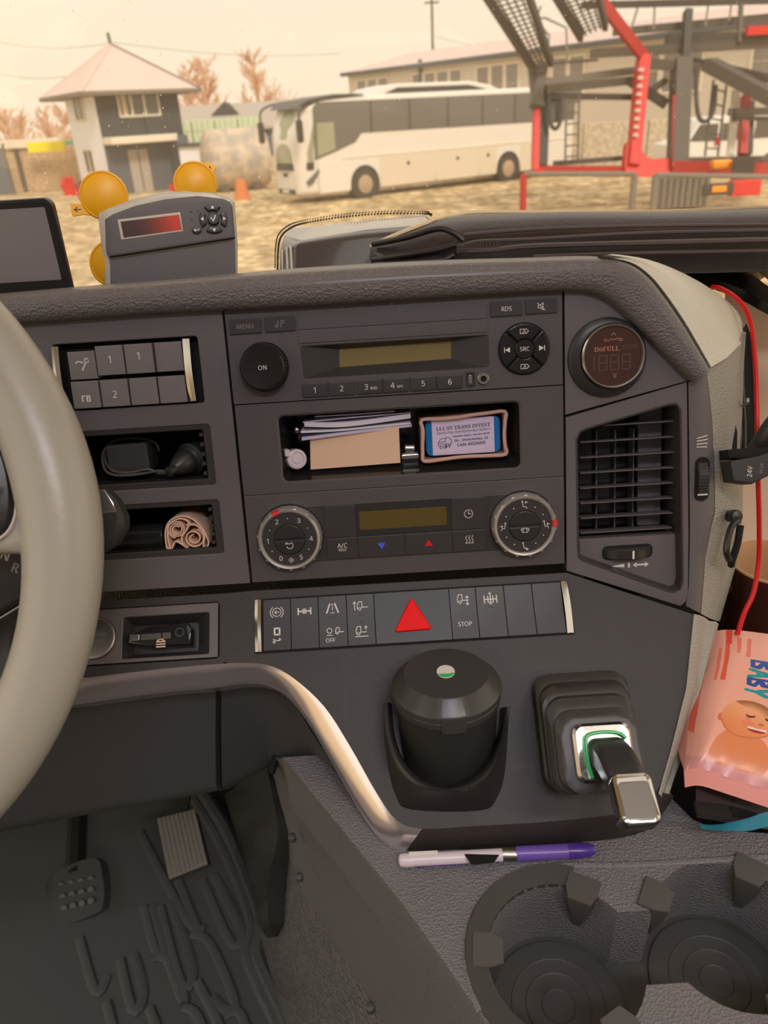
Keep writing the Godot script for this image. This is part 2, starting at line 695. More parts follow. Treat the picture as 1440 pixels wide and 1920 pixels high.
func cab_shell() -> void:
	start(Vector3.ZERO, 1.0)
	for w in [["wall_left", -0.97, -0.9], ["wall_right", 1.5, 1.57]]:
		var m := mb()
		m.xf = Transform3D(Basis(Vector3(0, 0, 1), Vector3(0, 1, 0), Vector3(-1, 0, 0)), Vector3.ZERO)
		m.frame_plate(-1.25, 1.6, 1.4, 3.85, -1.0, 2.02, 0.7, 3.6, 0.06, -w[2], -w[1])
		setting(m, w[0], M.lining)
	var b := mb()
	b.box(-0.97, 1.6, 1.3, 1.57, 3.85, 1.4)
	setting(b, "wall_rear", M.lining_dark)
	var r := mb()
	r.xf = Transform3D(Basis(Vector3(1, 0, 0), Vector3(0, 0, 1), Vector3(0, -1, 0)), Vector3.ZERO)
	r.frame_plate(-0.97, -1.4, 1.57, 1.06, -0.25, -0.35, 0.75, 0.5, 0.06, -3.85, -3.75)
	setting(r, "ceiling", M.lining)
	var f := mb()
	f.box(-0.97, 1.6, -1.3, 1.57, 1.7, 1.4)
	setting(f, "floor", M.matt)
	var fw := mb()
	fw.box(-0.97, 1.6, -1.36, 1.57, 2.42, -1.27)
	setting(fw, "wall_front", M.matt)
	var g := mb()
	g.loft([PackedVector3Array([Vector3(-0.9, 2.42, -1.296), Vector3(1.5, 2.42, -1.296), Vector3(1.5, 3.78, -1.02), Vector3(-0.9, 3.78, -1.02)]), PackedVector3Array([Vector3(-0.9, 2.42, -1.3), Vector3(1.5, 2.42, -1.3), Vector3(1.5, 3.78, -1.024), Vector3(-0.9, 3.78, -1.024)])])
	setting(g, "window_1", M.glass)
	# ceiling lamp over the seats, switched on
	var t := outdoor("cabin_lamp", "flat white ceiling lamp above the seats", "lamp", Vector3(0.15, 3.75, 0.75))
	var p := mb()
	p.box(-0.3, -0.03, -0.1, 0.3, 0.0, 0.1, 0.01)
	put(p, "lamp_housing", M.lining, t)
	p = mb()
	p.box(-0.28, -0.034, -0.08, 0.28, -0.03, 0.08)
	put(p, "lamp_panel", M.lamp_glow, t)
	var al := AreaLight3D.new()
	al.name = "cabin_light"
	al.area_size = Vector2(0.56, 0.16)
	al.light_color = Color(0.93, 0.93, 1.0)
	al.light_energy = 0.72
	al.shadow_enabled = true
	t.add_child(al)
	al.position = Vector3(0, -0.04, 0)
	al.rotation_degrees = Vector3(-90, 0, 0)


func yard() -> void:
	start(Vector3.ZERO, 1.0)
	var dirt := paint(Color.WHITE, 0.95)
	mottle(dirt, FastNoiseLite.TYPE_SIMPLEX, 0.012, 0.07, Color(0.76, 0.655, 0.49), Color(0.94, 0.84, 0.66))
	dirt.uv1_world_triplanar = true
	var fine := noise(FastNoiseLite.TYPE_SIMPLEX, 0.05, 512, 4, -1, 9)
	fine.color_ramp = ramp(Color(0.75, 0.73, 0.7), Color(1, 1, 1), 0.3, 0.7)
	dirt.detail_enabled = true
	dirt.detail_blend_mode = BaseMaterial3D.BLEND_MODE_MUL
	dirt.detail_albedo = fine
	var m := mb()
	m.box(-160, -0.4, -260, 160, 0, 60)
	setting(m, "ground", dirt)
	# wheel ruts: low ridges of earth across the yard
	var rng := RandomNumberGenerator.new()
	rng.seed = 5
	var k := mb()
	for i in 26:
		var z := -20.0 - i * 0.62
		var pts := []
		for j in 9:
			pts.append(Vector3(-16 + j * 4.4 + rng.randf_range(-0.5, 0.5), -0.02, z + sin(j * 0.7 + i) * 0.25 + rng.randf_range(-0.1, 0.1)))
		k.tube(pts, rng.randf_range(0.08, 0.16), 6, false, 0.45)
	var o := solo(k, "mud_ridges", dirt, WORLD, "low dried mud ridges and wheel ruts running across the dirt yard", "mud", "", 38.0, "stuff")


func pairs(a: Array, b: Array, shape: Array) -> Array:
	# rings across a band: shape holds Vector2(share of the way from a to b, height added)
	var rings := []
	for i in a.size():
		var ring := PackedVector3Array()
		for s in shape:
			var p: Vector3 = a[i].lerp(b[i], s.x)
			p.z += s.y
			ring.append(p)
		rings.append(ring)
	return rings


func dashboard_body() -> void:
	var t := thing("dashboard", "dark grey truck dashboard with padded grained top edge around the centre stack", "dashboard", DASH, Vector3(0, -110, 0))
	var b: Array = [Vector3(-700, 102, 6)] + smooth([Vector3(-309.6, 105.1, 6), Vector3(-226.6, 106.3, 6), Vector3(-167.4, 107, 6), Vector3(-78.9, 105.9, 6), Vector3(29.5, 106, 6), Vector3(108.3, 105.9, 6), Vector3(143.7, 104.6, 6), Vector3(159.5, 99.8, 6), Vector3(171.5, 91.1, 6), Vector3(183.5, 79.2, 6), Vector3(203.9, 58.1, 6), Vector3(227.1, 34.1, 6)], 4)
	var p: Array = [Vector3(-700, 128, 4)] + smooth([Vector3(-306.6, 127.4, 4), Vector3(-223.9, 129.3, 4), Vector3(-165.1, 130, 4), Vector3(-76.8, 132, 4), Vector3(30.8, 132, 4), Vector3(109.1, 130.1, 4), Vector3(156.1, 128.5, 4), Vector3(178.9, 123.4, 4), Vector3(192.8, 114.3, 4), Vector3(204.9, 100.3, 4), Vector3(222.2, 75.4, 4), Vector3(241.4, 42.7, 4)], 4)
	var m := mb()
	m.loft(pairs(b, p, [v2(0, -12), v2(0, 0), v2(0.1, 5), v2(0.3, 7.5), v2(0.55, 8.5), v2(0.78, 7), v2(0.9, 4), v2(0.97, -1), v2(1.03, -8), v2(1.1, -22), v2(1.24, -60), v2(0.1, -60)]))
	put(m, "upper_pad", M.pad, t, 50)
	m = mb()
	var q: Array = smooth([Vector3(157.1, 128.5, 3), Vector3(179.2, 123.5, 3), Vector3(193.1, 114.4, 3), Vector3(205.3, 100.3, 3), Vector3(222.6, 75.4, 3), Vector3(242.2, 42.7, 3)], 4)
	var o: Array = smooth([Vector3(175.1, 130.4, -20), Vector3(215.5, 128.1, -60), Vector3(255.8, 117.9, -90), Vector3(292.4, 102.3, -110), Vector3(317.7, 83.6, -118), Vector3(326.2, 65.8, -120)], 4)
	m.loft(pairs(q, o, [v2(0, -6), v2(0.02, 1), v2(0.25, 12), v2(0.6, 14), v2(0.9, 6), v2(1, -2), v2(1, -30), v2(0, -50)]))
	put(m, "side_cover", M.side, t, 60)
	m = mb()
	var l: Array = [Vector3(243.6, 41.4, -5), Vector3(244.6, 13.5, -5), Vector3(247.3, -3.3, -5), Vector3(251.8, -24.7, -5), Vector3(254, -72.4, -5), Vector3(246.6, -107.6, -5), Vector3(244.8, -158.1, -5)]
	var r: Array = [Vector3(307.8, 65.8, -80), Vector3(302.4, 31.4, -70), Vector3(300.3, -13.2, -62), Vector3(301.9, -50.5, -62), Vector3(303.6, -88.7, -62), Vector3(302.1, -127.7, -62), Vector3(287.3, -189.9, -62)]
	m.loft(pairs(l, r, [v2(0, -10), v2(0, 0), v2(0.06, 2), v2(0.4, 6), v2(0.8, 3), v2(1, 0), v2(1, -40), v2(0, -60)]))
	put(m, "side_panel", M.side_low, t, 60)
	# recessed black carcass behind the fascia
	m = mb()
	m.box(-700, -118, -110, 228, 122, -92)
	put(m, "carcass", M.gap, t)
	m = mb()
	m.rbox(-700, -200, 262, 112, -240, -170, 2, 1)
	put(m, "bulkhead", M.gap, t)
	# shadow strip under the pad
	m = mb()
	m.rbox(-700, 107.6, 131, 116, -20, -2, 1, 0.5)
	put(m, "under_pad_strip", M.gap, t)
	# top shelf of the dash behind the pad
	m = mb()
	m.xf = Transform3D(DASH.basis.inverse() * Basis.from_scale(Vector3.ONE * 1000.0), DASH.basis.inverse() * (-DASH.origin * 1000.0))
	m.box(-0.9, 2.3, -1.24, 0.2, 2.455, -0.66, 0.01)
	m.box(-0.08, 2.45, -1.0, 0.2, 2.6, -0.66, 0.01)
	put(m, "top_shelf", M.pad, t)


func console_body() -> void:
	# lower part of the dash, centre console and tunnel flank
	var t := thing("centre_console", "dark grey centre console with grained top, sloping flank and textured carpet side", "console", TOP, Vector3(45, -76, 0))
	var cup: PackedVector2Array = Mb.disc(45.6, -76, 51, 48)
	var bite: Array = Geometry2D.merge_polygons(cup, Mb.rr(50, -96, 156, -48, 8))
	var holes: Array = Geometry2D.merge_polygons(bite[0], Mb.disc(160, -66, 51, 48))
	var m := mb()
	var outline: Array = [Vector2(-154.2, 103.7), Vector2(-120.5, 55.7), Vector2(-82.8, 1.7), Vector2(-57.2, -35.6), Vector2(-34.6, -72.8), Vector2(-14.7, -107.1), Vector2(9.4, -153), Vector2(216.4, -163.8), Vector2(309.8, -9.7), Vector2(215.1, 4.4), Vector2(179.6, 10), Vector2(165.2, 19.8), Vector2(156.2, 38.2), Vector2(157.9, 62.5), Vector2(150.7, 103.1)]
	m.plate(outline, [holes[0]], -66, 0)
	put(m, "console_top", M.console, t)
	m = mb()
	m.box(-12, -150, -72, 225, 0, -66)
	put(m, "cup_floor", M.insert, t)
	# raised edge round the cup tray
	m = mb()
	var ridge: Array = smooth([Vector3(-14.6, -106.2, -0.5), Vector3(-18.1, -86.9, -0.5), Vector3(-17.7, -66.6, -0.5), Vector3(-10.7, -45.9, -0.5), Vector3(5.7, -27.5, -0.5), Vector3(30.7, -15.3, -0.5), Vector3(60.6, -11.4, -0.5), Vector3(114, -14.1, -0.5), Vector3(206.9, -14, -0.5), Vector3(253.2, -14.1, -0.5)], 5)
	m.tube(ridge, 2.6, 8, false)
	put(m, "tray_ridge", M.console, t)
	# sloping collar from the ridge down to the first cup
	m = mb()
	var col := []
	for i in 21:
		var a := deg_to_rad(72 + i * 9.5)
		var d := Vector3(cos(a), sin(a), 0)
		var ctr := Vector3(45.6, -76, 0)
		col.append(PackedVector3Array([ctr + d * 51.0 + Vector3(0, 0, -3), ctr + d * 51.0 + Vector3(0, 0, 0.8), ctr + d * 65.0 + Vector3(0, 0, 3.0), ctr + d * 67.0 + Vector3(0, 0, -1)]))
	m.loft(col)
	put(m, "cup_collar", M.insert, t, 30)
	var inv := TOP.affine_inverse()
	var a: Array = smooth([Vector3(-154.2, 103.7, 0), Vector3(-120.5, 55.7, 0), Vector3(-82.8, 1.7, 0), Vector3(-57.2, -35.6, 0), Vector3(-34.6, -72.8, 0), Vector3(-14.7, -107.1, 0), Vector3(9.4, -153, 0)], 4)
	var g: Array = smooth([Vector3(-0.178, 2.000, -0.774), Vector3(-0.154, 2.000, -0.679), Vector3(-0.123, 2.000, -0.591), Vector3(-0.090, 2.000, -0.528), Vector3(-0.057, 2.000, -0.472), Vector3(-0.028, 2.000, -0.425), Vector3(0.006, 2.000, -0.362)], 4)
	var c: Array = smooth([Vector3(-0.271, 1.720, -1.066), Vector3(-0.237, 1.720, -0.918), Vector3(-0.225, 1.720, -0.816), Vector3(-0.217, 1.720, -0.735), Vector3(-0.200, 1.720, -0.678), Vector3(-0.171, 1.720, -0.605), Vector3(-0.132, 1.720, -0.504)], 4)
	var rings := []
	var low := []
	for i in a.size():
		var x: Vector3 = a[i]
		var y: Vector3 = inv * g[i] * 1000.0
		var z: Vector3 = inv * c[i] * 1000.0
		var n := Vector3(0.5, 0, -0.6) * 12.0
		rings.append(PackedVector3Array([x + Vector3(6, 0, -6), x + Vector3(3, 0, 0), x + Vector3(0, 0, -0.6), x.lerp(y, 0.02) + Vector3(-1.2, 0, -2), x.lerp(y, 0.2) + Vector3(-2, 0, 0), x.lerp(y, 0.24), x.lerp(y, 0.9), y, y + n, x + n]))
		low.append(PackedVector3Array([y + n * 0.2, y.lerp(z, 0.08), y.lerp(z, 0.5) + Vector3(-4, 0, 0), z, z + n * 4.0, y + n * 4.0]))
	m = mb()
	m.loft(rings)
	put(m, "flank_panel", M.console, t, 30)
	m = mb()
	m.loft(low)
	put(m, "flank_carpet", M.carpet, t, 50)
	for f in [Vector3(-0.111, 2.120, -0.541), Vector3(-0.104, 2.100, -0.511), Vector3(-0.036, 2.100, -0.383)]:
		m = mb()
		var w: Vector3 = inv * f * 1000.0
		m.xf = Transform3D(Basis.IDENTITY, w)
		m.lathe([v2(4, -6), v2(4, 0), v2(2.6, 1.2), v2(0, 1.4)], 0, 0, 12)
		put(m, "fastener", M.rubber, t)
	# front storage bin in which the bag stands
	m = mb()
	var bin: Array = [Vector3(159.4, 66.2, -2), Vector3(157.4, 40.6, -2), Vector3(166.4, 22.1, -2), Vector3(180.9, 12.3, -2), Vector3(216.5, 6.6, -2), Vector3(312.5, -6.3, -2), Vector3(486.4, 280.4, -2), Vector3(287.1, 300.3, -2)]
	var r0 := PackedVector3Array(bin)
	var r1 := PackedVector3Array()
	for p in bin:
		r1.append(p + Vector3(0, 0, -75))
	m.loft([r0, r1], false, true)
	put(m, "front_bin", M.gap, t)


func radio() -> void:
	var t := thing("radio", "flat black truck radio with round on knob, olive display and six preset keys", "radio", DASH, Vector3(0, 37, 0))
	var x0 := -121.2
	var x1 := 131.0
	var m := mb()
	m.frame_plate(x0, 36.9, x1, 107.4, -66.5, 53.4, 74.9, 77, 1.5, -8, 0, 0.6)
	put(m, "faceplate", M.centre, t)
	m = mb()
	# funnel from the opening down to the display
	var o: PackedVector2Array = PackedVector2Array([Vector2(75.6, 78.3), Vector2(-66.4, 77.7), Vector2(-68.1, 53.2), Vector2(74.9, 53)])
	var d: PackedVector2Array = PackedVector2Array([Vector2(47.7, 74.1), Vector2(-38.2, 73.3), Vector2(-38.8, 59.8), Vector2(47.2, 61)])
	m.loft([m.lift(o, -0.2), m.lift(d, -9.0), m.lift(d, -11.0), m.lift(o, -12.0)], false, false)
	put(m, "display_bezel", M.button, t)
	m = mb()
	m.slab(d, -11, -9.1)
	put(m, "display", M.lcd, t)
	# seams of the disc slot flap
	m = mb()
	m.rbox(-67.1, 81.1, 74.5, 89.1, 0, 0.2, 0.0, 0.0)
	m = mb()
	var fa := Vector2(-67.5, 88.8)
	var fb := Vector2(74.8, 88.9)
	m.rbox(fa.x, fa.y - 9.4, fb.x, fa.y, 0, 0.9, 0.5, 0.3)
	put(m, "disc_flap", M.centre, t)
	m = mb()
	m.rbox(fa.x, fa.y + 0.6, fb.x, fa.y + 8.6, 0, 0.7, 0.5, 0.3)
	put(m, "upper_strip", M.centre, t)
	m = mb()
	m.lathe([v2(0.9, 0), v2(0.8, 1.1), v2(0, 1.2)], Vector2(3.8, 103.1).x, 104.0, 10)
	put(m, "indicator", M.grey_print, t)
	# corner keys
	var keys := [["MENU", -118.9, 88.8, -94.4, 99.6], ["", -92.5, 88.9, -69.1, 100], ["RDS", 76.7, 90, 101.2, 100.8], ["", 103, 90.4, 127.3, 100.8]]
	var i := 0
	for k in keys:
		m = mb()
		m.rbox(k[1] + 0.3, k[2], k[3] - 0.3, k[4], -0.5, 1.6, 0.6, 0.5)
		var kk := put(m, "key", M.button, t)
		var cx: float = (k[1] + k[3]) / 2
		var cy: float = (k[2] + k[4]) / 2
		if k[0]:
			word(kk, k[0], 3.3, Vector3(cx, cy, 1.65), M.grey_print if i == 0 else M.white)
		elif i == 1:
			mark(kk, [[v2(cx - 3, cy - 1.5), v2(cx - 1.2, cy - 1.5), v2(cx - 1.2, cy + 2.5)], arc(cx - 2.4, cy - 1.2, 1.0, 0, 360, 10), [v2(cx + 1, cy - 2.2), v2(cx + 1, cy + 2.4), v2(cx + 3.2, cy + 2.4), v2(cx + 3.2, cy + 0.6), v2(cx + 1, cy + 0.6)]], 0.5, 1.62, M.grey_print)
		else:
			mark(kk, [[v2(cx - 2.5, cy - 1), v2(cx - 2.5, cy + 1), v2(cx - 0.8, cy + 1), v2(cx + 1.2, cy + 2.6), v2(cx + 1.2, cy - 2.6), v2(cx - 0.8, cy - 1), v2(cx - 2.5, cy - 1)], [v2(cx - 3, cy + 2.6), v2(cx + 2.6, cy - 2.6)]], 0.5, 1.62, M.white)
		i += 1
	# preset keys
	var labels := ["1", "2", "3", "4", "5", "6"]
	var px := [Vector2(-58.3, 44.2), Vector2(-37.9, 44.1), Vector2(-16.7, 44.1), Vector2(3.3, 44.1), Vector2(24.1, 44.4), Vector2(44.5, 44.8)]
	for j in 6:
		var c: Vector2 = px[j]
		m = mb()
		m.rbox(c.x - 9.8, px[2].y - 5.3, c.x + 9.8, px[2].y + 5.3, -0.5, 1.8, 0.6, 0.6)
		var kk := put(m, "preset_key", M.button, t)
		word(kk, labels[j], 4.2, Vector3(c.x - (2.5 if j in [2, 3] else 0.0), px[2].y, 1.85), M.white)
		if j == 2:
			word(kk, "RND", 2.0, Vector3(c.x + 3.2, px[2].y - 1.2, 1.85), M.white)
		if j == 3:
			word(kk, "RPT", 2.0, Vector3(c.x + 3.2, px[2].y - 1.2, 1.85), M.white)
	m = mb()
	var ub := Vector2(60.4, 45)
	m.frame_plate(ub.x - 3.2, ub.y - 5.4, ub.x + 3.2, ub.y + 5.4, ub.x - 1.9, ub.y - 4.0, ub.x + 1.9, ub.y + 4.0, 0.9, 0, 1.2, 0.3)
	put(m, "usb_port", M.black, t)
	m = mb()
	m.rbox(ub.x - 1.2, ub.y - 3.2, ub.x + 1.2, ub.y + 3.2, 0, 0.5, 0.4, 0.1)
	put(m, "port_tongue", M.satin, t)
	m = mb()
	var jk := Vector2(70.2, 44.9)
	m.loft([m.lift(Mb.disc(jk.x, jk.y, 4.6), 0), m.lift(Mb.disc(jk.x, jk.y, 4.5), 1.6), m.lift(Mb.disc(jk.x, jk.y, 3.9), 2.1), m.lift(Mb.disc(jk.x, jk.y, 2.3), 2.1), m.lift(Mb.disc(jk.x, jk.y, 2.1), 0.1)], true, false)
	put(m, "audio_jack", M.satin, t)
	m = mb()
	m.lathe([v2(2.0, 0.3), v2(0, 0.35)], jk.x, jk.y, 16)
	put(m, "jack_hole", M.gap, t)
	# on knob
	var kc := Vector2(-95.1, 63.6)
	m = mb()
	m.lathe([v2(18.6, -0.4), v2(18.6, 1.2), v2(18.0, 1.8), v2(17, 1.9)], kc.x, kc.y, 48)
	put(m, "knob_collar", M.gap, t)
	m = mb()
	m.lathe([v2(17.4, 0), v2(17.4, 9.5), v2(16.9, 11.5), v2(15.6, 12.6), v2(14.2, 12.4), v2(6, 11.7), v2(0, 11.6)], kc.x, kc.y, 56)
	var kn := put(m, "knob", M.gloss, t)
	word(kn, "ON", 3.3, Vector3(kc.x, kc.y, 12.0), M.white)
	m = mb()
	for a in 44:
		var g := TAU * a / 44
		m.beam(Vector3(kc.x + cos(g) * 17.5, kc.y + sin(g) * 17.5, 1.5), Vector3(kc.x + cos(g) * 17.5, kc.y + sin(g) * 17.5, 9.5), 0.7, 0.7)
	put(m, "knob_ribs", M.black, kn, 38, "stuff")
	# navigation ring: four keys and the middle one
	var nc := Vector2(101.6, 65.3)
	m = mb()
	m.lathe([v2(19.6, -0.4), v2(19.6, 0.8), v2(18.9, 1.0)], nc.x, nc.y, 48)
	put(m, "ring_seat", M.gap, t)
	for s in 4:
		var a0 := 45 + 90 * s + 2.0
		var poly := []
		poly.append_array(arc(nc.x, nc.y, 18.6, a0, a0 + 86, 14))
		poly.append_array(arc(nc.x, nc.y, 7.6, a0 + 84, a0 + 2, 8))
		m = mb()
		m.slab(poly, 0, 3.2, 0.8)
		var seg := put(m, "ring_key", M.gloss, t)
		var dx := cos(deg_to_rad(a0 + 43)) * 13.0
		var dy := sin(deg_to_rad(a0 + 43)) * 13.0
		var x := nc.x + dx
		var y := nc.y + dy
		if s == 0 or s == 2:
			mark(seg, [[v2(x - 3, y + 1.6), v2(x + 1.6, y + 1.6), v2(x + 3.2, y), v2(x + 1.6, y - 1.6), v2(x - 3, y - 1.6), v2(x - 3, y + 1.6)], [v2(x - 1, y - 1), v2(x, y + 0.8), v2(x + 1, y - 1)]], 0.45, 3.25, M.white)
		else:
			var sg := 1.0 if s == 3 else -1.0
			m = mb()
			m.slab([v2(x - 2.0 * sg, y - 2), v2(x + 1.6 * sg, y), v2(x - 2.0 * sg, y + 2)], 3.2, 3.35)
			m.rbox(minf(x + 1.8 * sg, x + 2.4 * sg), y - 2, maxf(x + 1.8 * sg, x + 2.4 * sg), y + 2, 3.2, 3.35, 0.05, 0)
			put(m, "marking", M.white, seg)
	m = mb()
	m.lathe([v2(7.2, 0), v2(7.2, 3.2), v2(6.6, 3.8), v2(0, 3.9)], nc.x, nc.y, 28)
	var mid := put(m, "source_key", M.gloss, t)
	word(mid, "SRC", 3.1, Vector3(nc.x, nc.y, 3.95), M.white)


func tray_unit() -> void:
	var t := thing("storage_tray", "open black storage tray under the radio with a smooth flared rim", "tray", DASH, Vector3(0, -34, 0))
	var a0 := -88.5
	var a1 := 97.5
	var b0 := -25.5
	var b1 := 25.5
	var m := mb()
	m.frame_plate(-120.8, -34.4, 131.2, 36.1, a0, b0, a1, b1, 4, -6, 0, 1.6)
	put(m, "faceplate", M.centre, t)
	m = mb()
	m.loft([m.lift(Mb.rr(a0, b0, a1, b1, 4), -1.6), m.lift(Mb.rr(a0 + 5, b0 + 7, a1 - 5, b1 - 2, 5), -22), m.lift(Mb.rr(a0 + 7, b0 + 9, a1 - 9, b1 - 3, 5), -62), m.lift(Mb.rr(a0 - 1, b0 - 1, a1 + 1, b1 + 1, 5), -64)], false, true)
	put(m, "tray_well", M.gloss, t)
	# --- what lies in the tray
	m = mb()
	start(Vector3(-40, -18, -20))
	m = mb()
	var cb: Array = [Vector3(-66.2, 7.9, -12), Vector3(4.3, 11.2, -12), Vector3(4, -18.2, -12), Vector3(-68, -19.3, -12)]
	m.slab([Vector2(cb[3].x, cb[3].y), Vector2(cb[2].x, cb[2].y), Vector2(cb[1].x, cb[1].y), Vector2(cb[0].x, cb[0].y)], -55, -12, 0.5)
	solo(m, "card_box", M.card, DASH, "small pale peach cardboard box lying in the storage tray", "box")
	# sheets and envelopes stacked on the box
	var sheets := [
		[[Vector3(-72.4, 5, -8), Vector3(-41.3, 7.2, -9), Vector3(14.5, 9.9, -14)], "folded lilac sheet directly on top of the peach card box", M.lilac_paper, 2.2],
		[[Vector3(-72.7, 11.1, -7), Vector3(-41.1, 10.5, -9), Vector3(13.7, 12.2, -13)], "thin white sheet second up in the paper pile", M.paper, 1.5],
		[[Vector3(-69.5, 15.8, -8), Vector3(-36.6, 13.7, -8), Vector3(13.9, 16.9, -12)], "thick white folded booklet in the middle of the paper pile", M.paper, 3.6],
		[[Vector3(-70.6, 18.6, -9), Vector3(-36.2, 19.9, -9), Vector3(14.1, 20.7, -12)], "bent white sheet curling up above the white booklet", M.lilac_paper, 0.8],
		[[Vector3(-61.3, 22.3, -12), Vector3(-32, 22.2, -12), Vector3(1.7, 22.5, -14)], "grey white sheet topmost of the paper pile in the tray", M.paper, 0.8]]
	for s in sheets:
		var c: Array = smooth(s[0], 5)
		start(c[0])
		m = mb()
		var rings := []
		for p in c:
			var th: float = s[3]
			rings.append(PackedVector3Array([p + Vector3(0, th, 0), p, p + Vector3(0, 2, -45), p + Vector3(0, 2 + th, -45)]))
		m.loft(rings)
		solo(m, "folded_paper", s[2], DASH, s[1], "paper", "papers in the storage tray")
	# violet pen end
	var pc := Vector3(-77.4, -9.5, -8)
	var tp := thing("ballpoint_pen", "violet pen lying end-on at the left end of the storage tray", "pen", DASH, pc)
	m = mb()
	m.xf = Transform3D(Basis(Vector3.UP, 0.35) * Basis(Vector3.RIGHT, -0.1), pc)
	m.lathe([v2(8.2, -45), v2(8.2, -8), v2(7.8, -6)], 0, 0, 24)
	put(m, "barrel", M.violet, tp)
	m = mb()
	m.xf = Transform3D(Basis(Vector3.UP, 0.35) * Basis(Vector3.RIGHT, -0.1), pc)
	m.lathe([v2(8.3, -8), v2(8.3, -2), v2(7.6, 0), v2(6, 0.6), v2(5.6, -0.4), v2(4, -0.4), v2(3.6, 0.6), v2(1.4, 0.8), v2(0, 0.4)], 0, 0, 24)
	put(m, "end_cap", M.pale, tp)
	m = mb()
	m.xf = Transform3D(Basis(Vector3.UP, 0.35), pc)
	m.rbox(-9.5, 3, -5.5, 8.5, -10, 1.2, 0.8, 0.4)
	put(m, "clip", M.clear if false else M.pale, tp)
	start(Vector3(-77.8, 11.1, -30))
	m = mb()
	m.xf = Transform3D(Basis(Vector3.UP, 0.5), cur_o)
	m.lathe([v2(4, -20), v2(4, 0), v2(3, 3), v2(1.4, 4), v2(0, 4.2)], 0, 0, 14)
	solo(m, "metal_cap", M.satin, DASH, "small pale metal cap in the dark corner of the tray behind the violet pen", "cap")
	# lighter
	var lc := Vector3(12.2, -13.2, -18)
	var tl := thing("lighter", "dark pocket lighter with a metal top standing between peach box and stamp", "lighter", DASH, lc)
	m = mb()
	m.box(lc.x - 7, lc.y - 9, -52, lc.x + 7, lc.y + 2, -18, 1.2)
	put(m, "lighter_body", M.gloss, tl)
	m = mb()
	m.box(lc.x - 7.2, lc.y - 3, -19, lc.x + 7.2, lc.y + 1, -16, 0.8)
	put(m, "metal_band", M.chrome, tl)
	m = mb()
	m.xf = Transform3D(Basis(Vector3.UP, PI / 2), Vector3(lc.x, lc.y + 5, -20))
	m.lathe([v2(3.6, -4), v2(4.2, -3.4), v2(4.2, 3.4), v2(3.6, 4)], 0, 0, 20)
	put(m, "spark_wheel", M.satin, tl)
	# stamp
	var sc: Array = [Vector3(21.3, 15.8, -10), Vector3(88.4, 18.8, -10), Vector3(88.3, -16.6, -10), Vector3(21.3, -18, -10)]
	var ts := thing("rubber_stamp", "blue self-inking stamp with lilac company plate inside a pinkish clear case", "stamp", DASH, sc[3])
	var q := PackedVector2Array()
	for p in sc:
		q.append(Vector2(p.x, p.y))
	m = mb()
	var big := m.inset(q, -0.5)
	var small := m.inset(q, 2.6)
	var loop := []
	for i in 4:
		var a: Vector2 = big[i].lerp(small[i], 0.5)
		var b: Vector2 = big[(i + 1) % 4].lerp(small[(i + 1) % 4], 0.5)
		for k in 5:
			var w := a.lerp(b, k / 5.0)
			loop.append(Vector3(w.x + sin(k * 1.3 + i) * 0.5, w.y + cos(k * 1.7 + i) * 0.5, -9))
	m.tube(smooth(loop, 3, true), 1.5, 8, true)
	put(m, "case_rim", M.case, ts)
	m = mb()
	m.loft([m.lift(q, -10), m.lift(q, -52), m.lift(m.inset(q, 1.5), -52), m.lift(m.inset(q, 1.5), -10)], false, false, true, true)
	put(m, "case", M.case, ts)
	var ctr := (q[0] + q[1] + q[2] + q[3]) / 4
	m = mb()
	m.rbox(ctr.x - 30, ctr.y - 15, ctr.x + 30, ctr.y + 15, -45, -14, 5, 2)
	put(m, "stamp_body", M.stamp_blue, ts)
	m = mb()
	m.rbox(ctr.x - 24.8, ctr.y - 14, ctr.x + 24.6, ctr.y + 14.5, -15, -12, 0.6, 0.4)
	var pl := put(m, "stamp_plate", M.stamp_plate, ts)
	var z := -11.95
	var tl2 := 3.4
	word(pl, "LLC SV TRANS INVEST", 2.7, Vector3(ctr.x, ctr.y + 7.6, z), M.ink, tl2 - 1.5, serif)
	word(pl, "Zarichchia, Volodymyrskyi district", 2.0, Vector3(ctr.x, ctr.y + 4.2, z), M.ink, tl2 - 1.5)
	word(pl, "Volynska region, Ukraine 44740", 1.4, Vector3(ctr.x + 6.0, ctr.y + 0.9, z), M.ink, tl2 - 1.5, sans_bold)
	word(pl, "Str., Shevchenka, 23", 2.0, Vector3(ctr.x + 6.0, ctr.y - 2.6, z), M.ink, tl2 - 1.5, sans_bold)
	word(pl, "Code 42224205", 2.3, Vector3(ctr.x + 6.0, ctr.y - 6.2, z), M.ink, tl2 - 1.5, sans_bold)
	word(pl, "SV", 3.2, Vector3(ctr.x - 12.5, ctr.y - 6.6, z), M.ink, tl2 - 1.5, sans_bold)
	var lx := ctr.x - 16.0
	var ly := ctr.y - 3.2
	mark(pl, [[v2(lx - 4, ly - 4), v2(lx - 4, ly - 0.5), v2(lx - 2, ly + 2.2), v2(lx + 4, ly + 3.2), v2(lx + 6.4, ly + 1.4), v2(lx + 6.4, ly - 2)], [v2(lx - 4, ly - 0.5), v2(lx + 1.5, ly - 0.2), v2(lx + 2, ly + 2.8)], arc(lx - 2, ly - 4.4, 1.0, 0, 360, 8), arc(lx + 1, ly - 4.4, 1.0, 0, 360, 8), [v2(lx - 4, ly - 2), v2(lx + 1, ly - 2)]], 0.4, z, M.ink)
	m = mb()
	m.slab([v2(ctr.x - 24.5, ctr.y - 13.6), v2(ctr.x + 24, ctr.y - 13.2), v2(ctr.x + 24, ctr.y - 9.6), v2(ctr.x - 24.5, ctr.y - 11.8)], -12.05, -11.9)
	put(m, "clear_edge", M.clear, ts)


